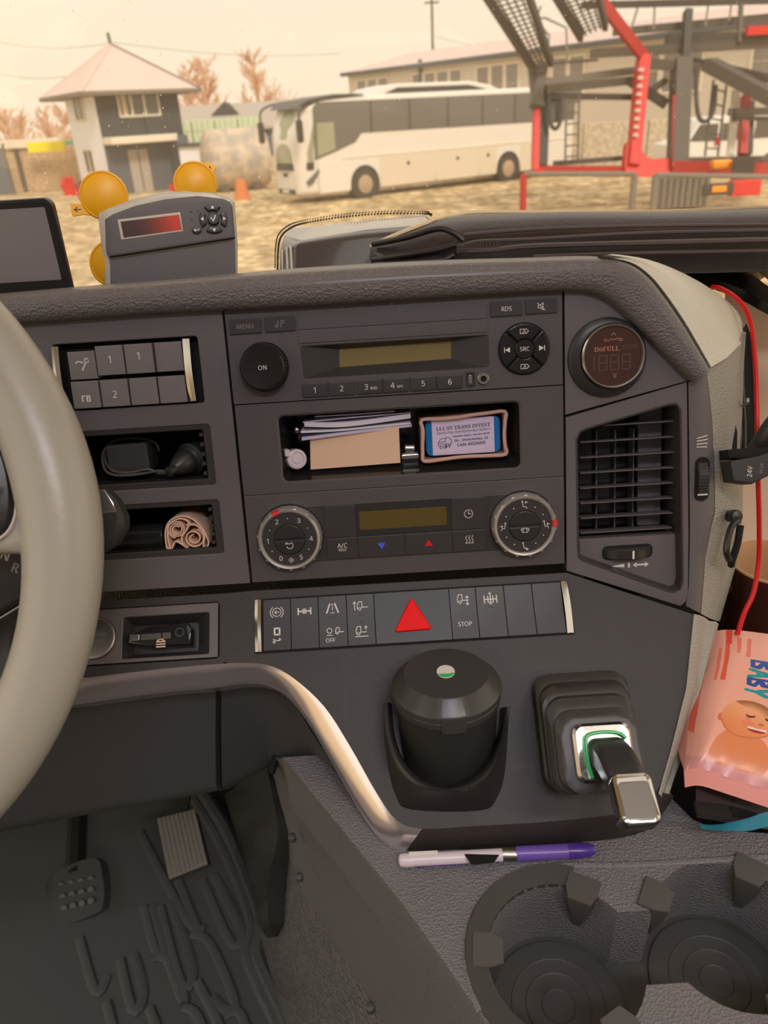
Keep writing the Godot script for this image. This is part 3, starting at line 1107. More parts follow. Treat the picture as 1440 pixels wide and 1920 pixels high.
func dial(t: Node, c: Vector2, red_at: float, group_marks: int) -> void:
	var m := mb()
	m.lathe([v2(26.6, -0.3), v2(26.6, 0.7), v2(25.8, 0.9)], c.x, c.y, 56)
	var rt := put(m, "dial_seat", M.gap, t)
	m = mb()
	m.loft([m.lift(Mb.disc(c.x, c.y, 25.6, 64), 0), m.lift(Mb.disc(c.x, c.y, 25.6, 64), 6), m.lift(Mb.disc(c.x, c.y, 24.6, 64), 10), m.lift(Mb.disc(c.x, c.y, 23.6, 64), 11), m.lift(Mb.disc(c.x, c.y, 22.2, 64), 10.6), m.lift(Mb.disc(c.x, c.y, 21.4, 64), 9.2)], true, false)
	var ring := put(m, "chrome_ring", M.ring, t)
	for k in 15:
		m = mb()
		var a := deg_to_rad(red_at + 12 + k * 24.0)
		var d := Vector3(cos(a), sin(a), 0)
		m.beam(Vector3(c.x, c.y, 3) + d * 25.7, Vector3(c.x, c.y, 9.2) + d * 25.0, 2.2, 0.9, d)
		put(m, "grip_notch", M.trim, t)
	m = mb()
	var b := deg_to_rad(red_at)
	var e := Vector3(cos(b), sin(b), 0)
	m.beam(Vector3(c.x, c.y, 11.1) + e * 21.6, Vector3(c.x, c.y, 9.6) + e * 25.6, 5.4, 0.9, Vector3.BACK)
	put(m, "red_pointer", M.red_plastic, t)
	m = mb()
	m.lathe([v2(21.5, 0), v2(21.5, 9.2), v2(12.6, 9.2), v2(12.4, 8.4)], c.x, c.y, 48)
	put(m, "dial_face", M.button, t)
	for s in [1, -1]:
		m = mb()
		var poly := []
		for p in arc(c.x, c.y, 12.1, 3 if s > 0 else 183, 177 if s > 0 else 357, 20):
			poly.append(p)
		m.slab(poly, 6, 10.2, 0.7)
		var h := put(m, "centre_key", M.black, t)
		if s < 0 and group_marks == 0:
			mark(t, [arc(c.x, c.y - 4.6, 2.6, 200, 420, 10), [v2(c.x - 3.4, c.y - 3.2), v2(c.x + 0.6, c.y - 3.2)], [v2(c.x - 3.4, c.y - 3.2), v2(c.x - 2, c.y - 2.2)]], 0.55, 10.25, M.white)
			mark(t, [[v2(c.x - 1.6, c.y - 8.4), v2(c.x + 1.6, c.y - 8.4)]], 0.5, 10.25, M.matt)
		elif s < 0:
			mark(t, [arc(c.x, c.y - 8, 6.4, 60, 120, 6), arc(c.x, c.y - 8, 3.2, 60, 120, 4), [v2(c.x - 3.2, c.y - 2.5), v2(c.x - 1.6, c.y - 5.2)], [v2(c.x + 3.2, c.y - 2.5), v2(c.x + 1.6, c.y - 5.2)], [v2(c.x - 1.4, c.y - 3.6), v2(c.x - 1.4, c.y - 1.6)], [v2(c.x + 1.4, c.y - 3.6), v2(c.x + 1.4, c.y - 1.6)]], 0.5, 10.25, M.white)


func seated(c: Vector2, s: float, way: float) -> Array:
	# little seated figure of the airflow symbols, with an arrow
	return [[v2(c.x - 1.6 * s, c.y + 2), v2(c.x - 1.0 * s, c.y - 1.2), v2(c.x + 1.4 * s, c.y - 1.2), v2(c.x + 2.0 * s, c.y - 2.8)], arc(c.x - 1.8 * s, c.y + 3.0, 0.5, 0, 360, 6), [v2(c.x + 0.6 * s, c.y + way), v2(c.x + 2.8 * s, c.y + way)], [v2(c.x + 1.4 * s, c.y + way + 0.8), v2(c.x + 0.6 * s, c.y + way), v2(c.x + 1.4 * s, c.y + way - 0.8)]]


func climate() -> void:
	var t := thing("climate_panel", "black climate control panel with two chrome ringed dials and a dim display", "control panel", DASH, Vector3(0, -106, 0))
	var m := mb()
	m.rbox(-121, -106.4, 131.4, -34.9, -8, 0, 0.6, 0.5)
	put(m, "faceplate", M.centre, t)
	var a := Vector2(-86.9, -69.9)
	var b := Vector2(98.1, -70.6)
	var f := Vector2(-33.2, -50.2)
	var g := Vector2(41.9, -50.1)
	var top := Vector2(4.5, -47.8).y + 1.0
	var bot := Vector2(2.2, -90.6).y
	var mid := Vector2(3.1, -73).y
	var edges := [Vector2(-58.9, -76.1).x, Vector2(-33.8, -77.7).x, Vector2(3.6, -80.1).x, Vector2(41.5, -82.5).x, Vector2(68.8, -84.2).x]
	m = mb()
	m.rbox(a.x, bot - 1, b.x, top + 1, 0, 0.7, 1, 0.4)
	put(m, "key_band", M.button, t)
	m = mb()
	m.rbox(edges[0], mid + 0.5, edges[1] - 0.5, top, 0.5, 1.5, 0.4, 0.3)
	put(m, "blank_key", M.button, t)
	m = mb()
	m.frame_plate(edges[1], mid + 0.5, edges[3] - 0.5, top, edges[1] + 2.5, Vector2(3.4, -67.7).y, edges[3] - 3.5, Vector2(4.2, -52.5).y, 0.6, 0.5, 1.5, 0.4)
	put(m, "display_bezel", M.black, t)
	m = mb()
	m.rbox(edges[1] + 2.5, Vector2(3.4, -67.7).y, edges[3] - 3.5, Vector2(4.2, -52.5).y, 0.5, 0.9, 0.3, 0.0)
	put(m, "display", M.lcd_dim, t)
	m = mb()
	m.rbox(edges[3] + 0.5, mid + 0.5, edges[4], top, 0.5, 1.5, 0.4, 0.3)
	var k := put(m, "clock_key", M.button, t)
	var c := Vector2((edges[3] + edges[4]) / 2, (mid + top) / 2)
	mark(k, [arc(c.x, c.y, 3.3, 0, 360, 20), [v2(c.x, c.y + 2), v2(c.x, c.y), v2(c.x + 1.8, c.y)]], 0.5, 1.55, M.white)
	var names := ["cooling_key", "cooler_key", "warmer_key", "heater_key"]
	for i in 4:
		m = mb()
		m.rbox(edges[i] + 0.4, bot, edges[i + 1] - 0.4, mid - 0.4, 0.5, 1.5, 0.4, 0.3)
		k = put(m, names[i], M.button, t)
		c = Vector2((edges[i] + edges[i + 1]) / 2, (bot + mid) / 2)
		if i == 0:
			word(k, "A/C", 3.6, Vector3(c.x, c.y + 2.2, 1.55), M.white)
			word(k, "REST", 2.2, Vector3(c.x, c.y - 1.4, 1.55), M.white)
			mark(k, [[v2(c.x - 1.5, c.y - 6.2), v2(c.x + 1.5, c.y - 6.2)]], 0.5, 1.55, M.matt)
		elif i < 3:
			m = mb()
			var s := 1.0 if i == 2 else -1.0
			m.slab([v2(c.x - 3.2, c.y - 2.4 * s), v2(c.x + 3.2, c.y - 2.4 * s), v2(c.x, c.y + 3.0 * s)], 1.5, 1.7)
			put(m, "marking", M.red_print if i == 2 else M.blue_print, k)
		else:
			var lines := []
			for j in 3:
				var x := c.x - 2.4 + j * 2.4
				lines.append([v2(x, c.y - 1.4), v2(x + 0.6, c.y + 0.2), v2(x - 0.6, c.y + 1.8), v2(x, c.y + 3.4), v2(x + 0.5, c.y + 4.0)])
				lines.append([v2(x - 0.8, c.y - 2.0), v2(x + 0.8, c.y - 2.0)])
			mark(k, lines, 0.45, 1.55, M.white)
			mark(k, [[v2(c.x - 1.5, c.y - 6.2), v2(c.x + 1.5, c.y - 6.2)]], 0.5, 1.55, M.matt)
	for p in 2:
		var d := Node3D.new()
		d.name = "dial"
		t.add_child(d, true)
		var cc: Vector2 = a if p == 0 else b
		dial(d, cc, 112.0 if p == 0 else 3.0, p)
		if p == 0:
			for j in 6:
				var g2 := deg_to_rad(-118 - j * 60.8)
				word(d, str(j), 3.8, Vector3(cc.x + cos(g2) * 17, cc.y + sin(g2) * 17, 9.25), M.white)
				if j < 5:
					var g3 := g2 - deg_to_rad(30.4)
					m = mb()
					m.lathe([v2(0.5, 9.2), v2(0, 9.35)], cc.x + cos(g3) * 17, cc.y + sin(g3) * 17, 8)
					put(m, "marking", M.white, d)
			mark(d, [arc(cc.x - 1.1, cc.y - 17, 0.9, 0, 360, 8), arc(cc.x + 1.1, cc.y - 17, 0.9, 0, 360, 8), arc(cc.x, cc.y - 15.9, 0.9, 0, 360, 8), arc(cc.x, cc.y - 18.1, 0.9, 0, 360, 8)], 0.35, 9.2, M.white)
		else:
			for j in 12:
				var g2 := deg_to_rad(j * 30.0)
				var pt := Vector2(cc.x + cos(g2) * 16.8, cc.y + sin(g2) * 16.8)
				if j % 3 == 0:
					var s := -1.0 if j == 6 else 1.0
					mark(d, seated(pt, s * 0.9, 2.2 if j == 3 else (-2.0 if j == 9 else 0.6)), 0.5, 9.2, M.white)
				else:
					m = mb()
					m.lathe([v2(0.5, 9.2), v2(0, 9.35)], pt.x, pt.y, 8)
					put(m, "marking", M.white, d)


func slot(t: Node, u0: float, v0: float, u1: float, v1: float, a0: float, b0: float, a1: float, b1: float, deep: float) -> void:
	# one band of the driver's fascia with an open pocket let into it
	var m := mb()
	m.frame_plate(u0, v0, u1, v1, a0, b0, a1, b1, 2.5, -6, 0, 0.8)
	put(m, "fascia_panel", M.fascia, t)
	m = mb()
	m.frame_plate(a0 - 1, b0 - 1, a1 + 1, b1 + 1, a0 + 4, b0 + 5, a1 - 6, b1 - 4, 1.5, -4, -1.2, 0.8)
	put(m, "pocket_frame", M.button, t)
	m = mb()
	m.loft([m.lift(Mb.rr(a0 + 4, b0 + 5, a1 - 6, b1 - 4, 1.5), -2), m.lift(Mb.rr(a0 + 5, b0 + 6, a1 - 9, b1 - 5, 1.5), -deep)], false, true)
	put(m, "pocket", M.gap, t)
	for i in 5:
		m = mb()
		var y := lerpf(b0 + 9, b1 - 8, i / 4.0)
		m.rbox(a1 - 9.5, y - 1.4, a1 - 6.5, y + 1.4, -14, -2.4, 0.5, 0.3)
		put(m, "grip_tooth", M.button, t)


func driver_fascia() -> void:
	var t := thing("driver_fascia", "grey brown fascia panel between steering wheel and radio with two open pockets", "panel", DASH, Vector3(-250, -106, 0))
	var u1 := -123.0
	var m := mb()
	m.rbox(-700, 93, u1, 108, -6, 0, 0.2, 0.1)
	put(m, "fascia_panel", M.fascia, t)
	m = mb()
	m.frame_plate(-700, 36, u1, 93, -253, 39.5, -143.4, 89.5, 2.5, -6, 0, 0.6)
	put(m, "fascia_panel", M.fascia, t)
	slot(t, -700, -28, u1, 36, -300, -24.5, -141.5, 23.0, 70)
	slot(t, -700, -84, u1, -28, -300, -80.5, -141.0, -36.5, 90)
	m = mb()
	m.rbox(-700, -106.5, u1, -84, -6, 0, 0.2, 0.1)
	put(m, "fascia_panel", M.fascia, t)
	# switch bank
	var ts := thing("switch_bank", "grey switch bank of eight keys with chrome end pieces, beside the steering wheel", "switch bank", DASH, Vector3(-198, 40, 0))
	m = mb()
	m.rbox(-254, 39, -143, 90, -20, -10, 1, 0.5)
	put(m, "bank_frame", M.gap, ts)
	var us := [-242.0, -220.4, -198.6, -176.8, -155.2]
	var z := [2.2, 3.6, 4.2, 1.2, 4.0, 3.4, 2.6, 2.4]
	for i in 8:
		var c := i % 4
		var up := i < 4
		m = mb()
		var y0 := 64.6 if up else 41.0
		var y1 := 86.5 if up else 61.4
		if i == 0:
			y0 -= 2
			y1 -= 3
		m.rbox(us[c] + 0.5, y0, us[c + 1] - 0.5, y1, -9, z[i], 0.5, 0.7)
		var k := put(m, "switch", M.switch, ts)
		var cx: float = (us[c] + us[c + 1]) / 2
		var cy := (y0 + y1) / 2
		if i in [1, 2]:
			word(k, "1", 5.4, Vector3(cx, cy + (0.5 if i == 1 else 2.0), z[i] + 0.05), M.white)
		elif i == 5:
			word(k, "2", 5.4, Vector3(cx, cy - 1, z[i] + 0.05), M.white)
		elif i == 4:
			word(k, "ГB", 4.8, Vector3(cx, cy - 3, z[i] + 0.05), M.white, 0.0, sans_bold)
		elif i == 0:
			mark(k, [[v2(cx - 4.6, cy + 2.2), v2(cx - 2.4, cy + 3.0), v2(cx + 0.4, cy + 2.0)], [v2(cx - 0.4, cy - 3.4), v2(cx + 3.0, cy + 2.2)], arc(cx + 3.6, cy + 3.4, 1.5, 60, 330, 8)], 1.0, z[i], M.white)
	for s in 2:
		m = mb()
		var x := -250.5 if s == 0 else -152.0
		var rings := []
		for j in 9:
			var v := lerpf(41.5, 88.0, j / 8.0)
			var bow := 3.0 * sin(PI * j / 8.0)
			rings.append(PackedVector3Array([Vector3(x - 2.6, v, -8), Vector3(x + 2.6, v, -8), Vector3(x + 2.6, v, 0.5 + bow), Vector3(x, v, 2.2 + bow), Vector3(x - 2.6, v, 0.5 + bow)]))
		m.loft(rings)
		put(m, "chrome_end", M.chrome, ts)
	# --- in the upper pocket: adapter, its lead and plug
	var ad := Vector3(-211.5, -1.2, -16)
	start(ad)
	m = mb()
	m.xf = Transform3D(Basis(Vector3.BACK, 0.02), ad)
	m.rbox(-16.5, -12.5, 16.5, 11.5, -22, 4, 2.2, 2.0)
	solo(m, "power_adapter", M.matt, DASH, "small black box adapter lying in the upper pocket of the driver's fascia", "adapter")
	start(Vector3(-222.8, -9.3, -12))
	m = mb()
	var loops: Array = smooth([Vector3(-177.5, -13.5, -10), Vector3(-186.6, -14, -9), Vector3(-196, -10.2, -8), Vector3(-209.3, -12, -8), Vector3(-222.4, -10.7, -10), Vector3(-230, -5.2, -16), Vector3(-232.2, 2.6, -22), Vector3(-229.4, 9.1, -24), Vector3(-220.7, 12.8, -24), Vector3(-203.6, 12.7, -24), Vector3(-192.7, 8.3, -26), Vector3(-191.2, 1.1, -30)], 5)
	m.tube(loops, 1.1, 7)
	loops = smooth([Vector3(-177.8, -14.5, -11), Vector3(-186.9, -12.1, -8), Vector3(-197.5, -13.3, -9), Vector3(-209.2, -13.9, -7), Vector3(-222.1, -13.3, -8), Vector3(-230.1, -9.7, -12), Vector3(-233.5, -1, -18), Vector3(-231, 6.3, -20), Vector3(-226.2, 10.6, -24)], 5)
	m.tube(loops, 1.1, 7)
	solo(m, "power_lead", M.grey_print if false else M.rubber, DASH, "thin grey twisted lead looping round the black adapter", "cable")
	var pb := Vector3(-168, -7.8, -14)
	var tp := thing("socket_plug", "black round lighter socket plug lying right of the adapter in the upper pocket", "plug", DASH, pb)
	m = mb()
	m.xf = Transform3D(Basis(Vector3.UP, -0.55) * Basis(Vector3.RIGHT, 0.25), pb)
	m.lathe([v2(11, -30), v2(11.5, -14), v2(12.5, -10), v2(12.5, -6), v2(10.5, -4), v2(10.5, 0), v2(8.2, 6), v2(6, 10), v2(4.2, 12), v2(3.8, 18), v2(2, 18.5)], 0, 0, 28)
	put(m, "plug_body", M.black, tp)
	m = mb()
	m.xf = Transform3D(Basis(Vector3.UP, -0.55) * Basis(Vector3.RIGHT, 0.25), pb)
	m.lathe([v2(12.9, -9.5), v2(13.2, -8), v2(12.9, -6.5)], 0, 0, 28)
	put(m, "collar", M.rubber, tp)
	# --- lower pocket: dark tube and rolled receipts
	var dk := Vector3(-210.4, -68.3, -20)
	start(dk)
	m = mb()
	m.xf = Transform3D(Basis(Vector3.UP, PI / 2), dk)
	m.lathe([v2(10, -40), v2(11.5, -38), v2(11.5, 18), v2(10.8, 19), v2(0, 19)], 0, 0, 28)
	solo(m, "dark_tube", M.gloss, DASH, "shiny black tube lying in the lower pocket left of the rolled receipts", "tube")
	var rc := Vector3(-171.8, -63.5, -6)
	var tr := thing("receipt_roll", "peach coloured paper receipts rolled into two scrolls in the lower pocket", "paper roll", DASH, rc)
	var specs := [[Vector2(-6.5, 3.5), 7.2, 2.6, 1.0, 40.0], [Vector2(6.5, -4.5), 8.2, 1.9, 1.0, 100.0]]
	for s in specs:
		var pts := []
		var turns: float = s[2]
		for i in 46:
			var w := i / 45.0
			var a: float = deg_to_rad(s[4]) + TAU * turns * w
			pts.append(Vector2(rc.x, rc.y) + s[0] + Vector2(cos(a), sin(a)) * lerpf(2.8, s[1], w))
		m = mb()
		ribbon(m, pts, 0.45, -50, -6)
		put(m, "scroll", M.receipt, tr)
	var wraps := [[v2(-16, -11), v2(-15.5, 2), v2(-11, 11), v2(-1, 14.5), v2(8, 11), v2(15, 2), v2(18, -8), v2(16, -13)], [v2(-13, -12), v2(-14, -2), v2(-12, 8), v2(-3, 12.5), v2(4, 9), v2(1, 2), v2(-3, -3), v2(-2, -10), v2(4, -14)], [v2(17, -13), v2(13.5, -11), v2(15.5, -2), v2(10, 6), v2(2, 7)], [v2(-16, -11), v2(-12, -12), v2(-8, -6), v2(0, -12), v2(3, -16)]]
	for w in wraps:
		var pts := []
		for p in smooth(w, 5):
			pts.append(Vector2(rc.x, rc.y) + p)
		m = mb()
		ribbon(m, pts, 0.5, -50, -5)
		put(m, "paper_wrap", M.receipt, tr)


func ribbon(m: Mb, pts: Array, th: float, z0: float, z1: float) -> void:
	var rings := []
	for i in pts.size():
		var d: Vector2 = (pts[mini(i + 1, pts.size() - 1)] - pts[maxi(i - 1, 0)]).normalized()
		var n := Vector2(-d.y, d.x) * th
		var p: Vector2 = pts[i]
		rings.append(PackedVector3Array([Vector3(p.x - n.x, p.y - n.y, z0), Vector3(p.x + n.x, p.y + n.y, z0), Vector3(p.x + n.x, p.y + n.y, z1), Vector3(p.x - n.x, p.y - n.y, z1)]))
	m.loft(rings)


func vent_and_meter() -> void:
	var t := thing("meter_panel", "dark fascia corner panel above the air vent holding the round voltmeter", "panel", DASH, Vector3(170, 20, 0))
	var m := mb()
	var mc := Vector2(167.5, 56.2)
	var o: Array = smooth([Vector2(131.8, 107.9), Vector2(147.3, 106.6), Vector2(161.3, 102.3), Vector2(174.1, 93.1), Vector2(186.3, 80.7), Vector2(206.8, 59.8), Vector2(229.9, 34.4)], 3)
	var poly := PackedVector2Array()
	for p in o:
		poly.append(p + Vector2(1, 3))
	poly.append(Vector2(227, 33.8))
	poly.append(Vector2(132.8, 13.4))
	m.slab(poly, -8, 0, 0.5)
	put(m, "corner_panel", M.fascia, t)
	var tv := thing("voltmeter", "round voltmeter with chrome edge and unlit red brown display", "voltmeter", DASH, Vector3(mc.x, mc.y, 0))
	m = mb()
	m.loft([m.lift(Mb.disc(mc.x - 3, mc.y - 1, 30, 56), -0.2), m.lift(Mb.disc(mc.x - 3, mc.y - 1, 29.5, 56), 2.6), m.lift(Mb.disc(mc.x - 2, mc.y - 0.6, 27, 56), 4.6), m.lift(Mb.disc(mc.x, mc.y, 24.4, 56), 5.0), m.lift(Mb.disc(mc.x, mc.y, 24.2, 56), 2)], true, false)
	put(m, "housing", M.black, tv)
	m = mb()
	m.loft([m.lift(Mb.disc(mc.x, mc.y, 24.0, 64), 4), m.lift(Mb.disc(mc.x, mc.y, 24.0, 64), 8), m.lift(Mb.disc(mc.x, mc.y, 23.2, 64), 8.8), m.lift(Mb.disc(mc.x, mc.y, 22.2, 64), 8.6), m.lift(Mb.disc(mc.x, mc.y, 21.6, 64), 7)], false, false)
	put(m, "chrome_edge", M.chrome, tv)
	m = mb()
	m.lathe([v2(22, 3), v2(22, 7.2), v2(0, 7.3)], mc.x, mc.y, 48)
	var f := put(m, "display_face", M.meter, tv)
	word(f, "DoFULL", 3.4, Vector3(mc.x - 5.0, mc.y + 5.6, 7.4), M.meter_print, 0, serif)
	word(f, "3COM", 3.0, Vector3(mc.x + 12.2, mc.y + 6.2, 7.4), M.meter_dim, 0, sans_bold)
	word(f, "V", 3.8, Vector3(mc.x + 1, mc.y - 14.5, 7.4), M.meter_print)
	mark(f, [[v2(mc.x - 1.4, mc.y + 15.4), v2(mc.x, mc.y + 17), v2(mc.x + 1.4, mc.y + 15.4)], arc(mc.x - 6, mc.y + 12, 1.0, 0, 360, 8), [v2(mc.x - 4, mc.y + 11.4), v2(mc.x - 1.5, mc.y + 12.8), v2(mc.x, mc.y + 11.8), v2(mc.x + 3, mc.y + 13), v2(mc.x + 7, mc.y + 12)], [v2(mc.x + 4, mc.y + 11.2), v2(mc.x + 6, mc.y + 11.2)]], 0.5, 7.32, M.meter_print)
	var segs := [[v2(mc.x - 14.5, mc.y + 0.5), v2(mc.x - 14.8, mc.y - 9.5)]]
	for i in 3:
		var x := mc.x - 10.5 + i * 8.8
		for r in 3:
			segs.append([v2(x, mc.y + 0.8 - r * 5.4), v2(x + 5.2, mc.y + 0.8 - r * 5.4)])
		for c in 2:
			segs.append([v2(x - 0.4 + c * 6, mc.y + 0.2), v2(x - 0.4 + c * 6, mc.y - 9.4)])
	mark(f, segs, 1.0, 7.3, M.meter_dim, "digit_marking")
	# vent
	var tn := thing("air_vent", "tall angular air vent with horizontal slats right of the centre stack", "air vent", DASH, Vector3(180, -130, 0))
	m = mb()
	var outer: Array = [Vector2(133.2, 11.3), Vector2(226.2, 32.6), Vector2(231, -87.4), Vector2(232, -137), Vector2(230.5, -145.1), Vector2(226.2, -148.6), Vector2(133.2, -112.4)]
	var hole: Array = [Vector2(140.9, -6.2), Vector2(143.4, -0.5), Vector2(148.4, 2.1), Vector2(213.1, 17.1), Vector2(219.3, 16.8), Vector2(222.3, 12.1), Vector2(227.8, -127.6), Vector2(225.8, -134.7), Vector2(219.8, -136.6), Vector2(214.5, -134.9), Vector2(146.6, -105.2), Vector2(142.7, -101.8), Vector2(141.9, -95.1)]
	m.plate(outer, [hole], -8, 0)
	put(m, "vent_frame", M.fascia, tn)
	m = mb()
	var h := PackedVector2Array(hole)
	var inn := m.inset(h, 2.6)
	m.loft([m.lift(m.inset(h, -0.8), -0.2), m.lift(h, 0.4), m.lift(m.inset(h, 1.2), 0.2), m.lift(inn, -9), m.lift(inn, -30), m.lift(inn, -60)], false, true)
	put(m, "vent_well", M.button, tn)
	# slats
	var c := [Vector2(143.8, -9.7), Vector2(143.8, -22.3), Vector2(143.8, -35), Vector2(143.7, -47.9), Vector2(143.7, -60.4), Vector2(143.7, -73.1)]
	var x0: float = Vector3(146.8, -40.5, -10).x
	var x1: float = Vector3(221.3, -45.1, -10).x
	var top := Vector3(173, -0.2, -10).y
	for i in 8:
		m = mb()
		var y: float = Vector3(173, 1.9, -10).y - i * 12.4
		var xs := x0 if i > 0 else Vector3(165.8, 1.1, -10).x
		var prof := [v2(0, 0.8), v2(8, 1.6), v2(20, 0.8), v2(20, -0.2), v2(8, -0.8), v2(0, 0.0)]
		var r0 := PackedVector3Array()
		var r1 := PackedVector3Array()
		for p in prof:
			r0.append(Vector3(xs, y + p.y - p.x * 0.12, -9 - p.x))
			r1.append(Vector3(x1, y + p.y - p.x * 0.12, -9 - p.x))
		m.loft([r0, r1])
		put(m, "slat", M.fascia, tn, 50)
	for x in [Vector3(165.3, -45.4, -30).x, Vector3(180.7, -46.4, -30).x, Vector3(195.8, -47.3, -30).x]:
		m = mb()
		m.box(x - 0.6, Vector3(179.7, -92, -30).y, -42, x + 0.6, Vector3(179.1, -4.7, -30).y, -29.5)
		put(m, "vane", M.fascia, tn)
	m = mb()
	m.rbox(199.6, -86.7, 219.4, 11.8, -44, -30, 2, 1)
	put(m, "side_baffle", M.fascia, tn)
	# lower cover with thumb wheel
	m = mb()
	var lowp: Array = [Vector3(145.5, -89.3, -9), Vector3(223.8, -89.7, -9), Vector3(225.7, -133.2, -9), Vector3(220.5, -134.7, -9), Vector3(149.9, -105.4, -9), Vector3(145.9, -102.4, -9)]
	var lp := PackedVector2Array()
	for p in lowp:
		lp.append(Vector2(p.x, p.y))
	m.slab(lp, -24, -8.5, 0.6)
	put(m, "lower_cover", M.fascia, tn)
	var wc := Vector3(184.7, -102.2, -6)
	m = mb()
	m.rbox(wc.x - 20.5, wc.y - 5.8, wc.x + 20.5, wc.y + 5.8, -9, -7.8, 4, 0.3)
	put(m, "wheel_slot", M.gap, tn)
	m = mb()
	m.xf = Transform3D(Basis(Vector3(1, 0, 0), Vector3(0, 0, -1), Vector3(0, 1, 0)), Vector3(wc.x, wc.y, -22))
	m.lathe([v2(22.5, -4.4), v2(23.6, -3.4), v2(23.6, 3.4), v2(22.5, 4.4)], 0, 0, 72)
	var tw := put(m, "thumb_wheel", M.black, tn)
	m = mb()
	m.rbox(wc.x + 1, wc.y - 3.4, wc.x + 2.6, wc.y + 3.4, 1.2, 1.75, 0.1, 0)
	put(m, "marking", M.white, tw)
	m = mb()
	var mk := Vector3(186.4, -113.8, -8)
	m.slab([v2(mk.x - 16, mk.y - 0.3), v2(mk.x - 4, mk.y - 1.5), v2(mk.x - 4, mk.y + 1.6)], -8.5, -8.3)
	m.rbox(mk.x - 1.0, mk.y - 2, mk.x + 0.6, mk.y + 2, -8.5, -8.3, 0.05, 0)
	put(m, "marking", M.white, tn)
	m = mb()
	m.slab([v2(mk.x + 3, mk.y), v2(mk.x + 6, mk.y + 2.2), v2(mk.x + 6, mk.y + 0.7), v2(mk.x + 13, mk.y + 0.7), v2(mk.x + 13, mk.y + 2.2), v2(mk.x + 16, mk.y), v2(mk.x + 13, mk.y - 2.2), v2(mk.x + 13, mk.y - 0.7), v2(mk.x + 6, mk.y - 0.7), v2(mk.x + 6, mk.y - 2.2)], -8.5, -8.3)
	put(m, "marking", M.white, tn)
	# outer cheek beside the vent with its own thumb wheel
	m = mb()
	var l: Array = [Vector3(227.5, 32.5, 0), Vector3(229.9, -22.5, 0), Vector3(232.3, -87.5, 0), Vector3(232.7, -132.4, 0), Vector3(230.6, -148.8, 0)]
	var r: Array = [Vector3(244.5, 38.2, -3), Vector3(253.5, -24.6, -4), Vector3(255.7, -72.3, -4), Vector3(248.1, -111.7, -3), Vector3(245.7, -158, -2)]
	m.loft(pairs(l, r, [v2(0, -12), v2(0, 0), v2(0.3, 1.2), v2(0.75, 0.8), v2(1, -3), v2(1, -20)]))
	put(m, "vent_cheek", M.fascia, tn, 50)
	wc = Vector3(240.2, -43.6, 0)
	m = mb()
	m.rbox(wc.x - 5.6, wc.y - 17.5, wc.x + 5.6, wc.y + 17.5, 0, 1.3, 5, 0.3)
	put(m, "wheel_slot", M.gap, tn)
	m = mb()
	m.xf = Transform3D(Basis(Vector3(0, 1, 0), Vector3(0, 0, 1), Vector3(1, 0, 0)), Vector3(wc.x, wc.y, -13.5))
	m.lathe([v2(18.8, -4.2), v2(20, -3.2), v2(20, 3.2), v2(18.8, 4.2)], 0, 0, 72)
	tw = put(m, "thumb_wheel", M.black, tn)
	m = mb()
	for i in 11:
		var a := deg_to_rad(-34 + i * 7.0 + 4)
		m.beam(Vector3(wc.x - 3.4, wc.y + sin(a) * 20.0, -13.5 + cos(a) * 20.0), Vector3(wc.x + 3.4, wc.y + sin(a) * 20.0, -13.5 + cos(a) * 20.0), 0.9, 0.5, Vector3.BACK)
	put(m, "wheel_ribs", M.matt, tn, 38, "stuff")
	m = mb()
	m.rbox(wc.x - 3.8, wc.y - 12.6, wc.x + 3.8, wc.y - 11.4, 1.2, 3.2, 0.1, 0)
	put(m, "marking", M.white, tw)
	var bx := Vector3(238.6, -14.5, 1.5)
	mark(tn, [[v2(bx.x - 3.5, bx.y + 3.6), v2(bx.x + 4, bx.y + 5.4)], [v2(bx.x - 3.5, bx.y + 1.4), v2(bx.x + 4.2, bx.y + 2.4)], [v2(bx.x - 3.5, bx.y - 1.0), v2(bx.x + 4.2, bx.y - 0.6)], [v2(bx.x - 3.5, bx.y - 3.2), v2(bx.x + 4, bx.y - 3.4)]], 0.8, 1.3, M.white)
	var so := Vector3(222.3, 25.5, 0)


func rocker(m: Mb, u0: float, u1: float, v0: float, v1: float, dip: float) -> void:
	var vm := (v0 + v1) / 2
	var prof := [v2(v0, -6), v2(v0, 1.6), v2(v0 + 0.6, 2.2), v2(vm, 2.2 - dip), v2(v1 - 0.6, 2.2), v2(v1, 1.6), v2(v1, -6)]
	var r := []
	for x in [u0, u1]:
		var ring := PackedVector3Array()
		for p in prof:
			ring.append(Vector3(x, p.x, p.y))
		r.append(ring)
	m.loft(r)


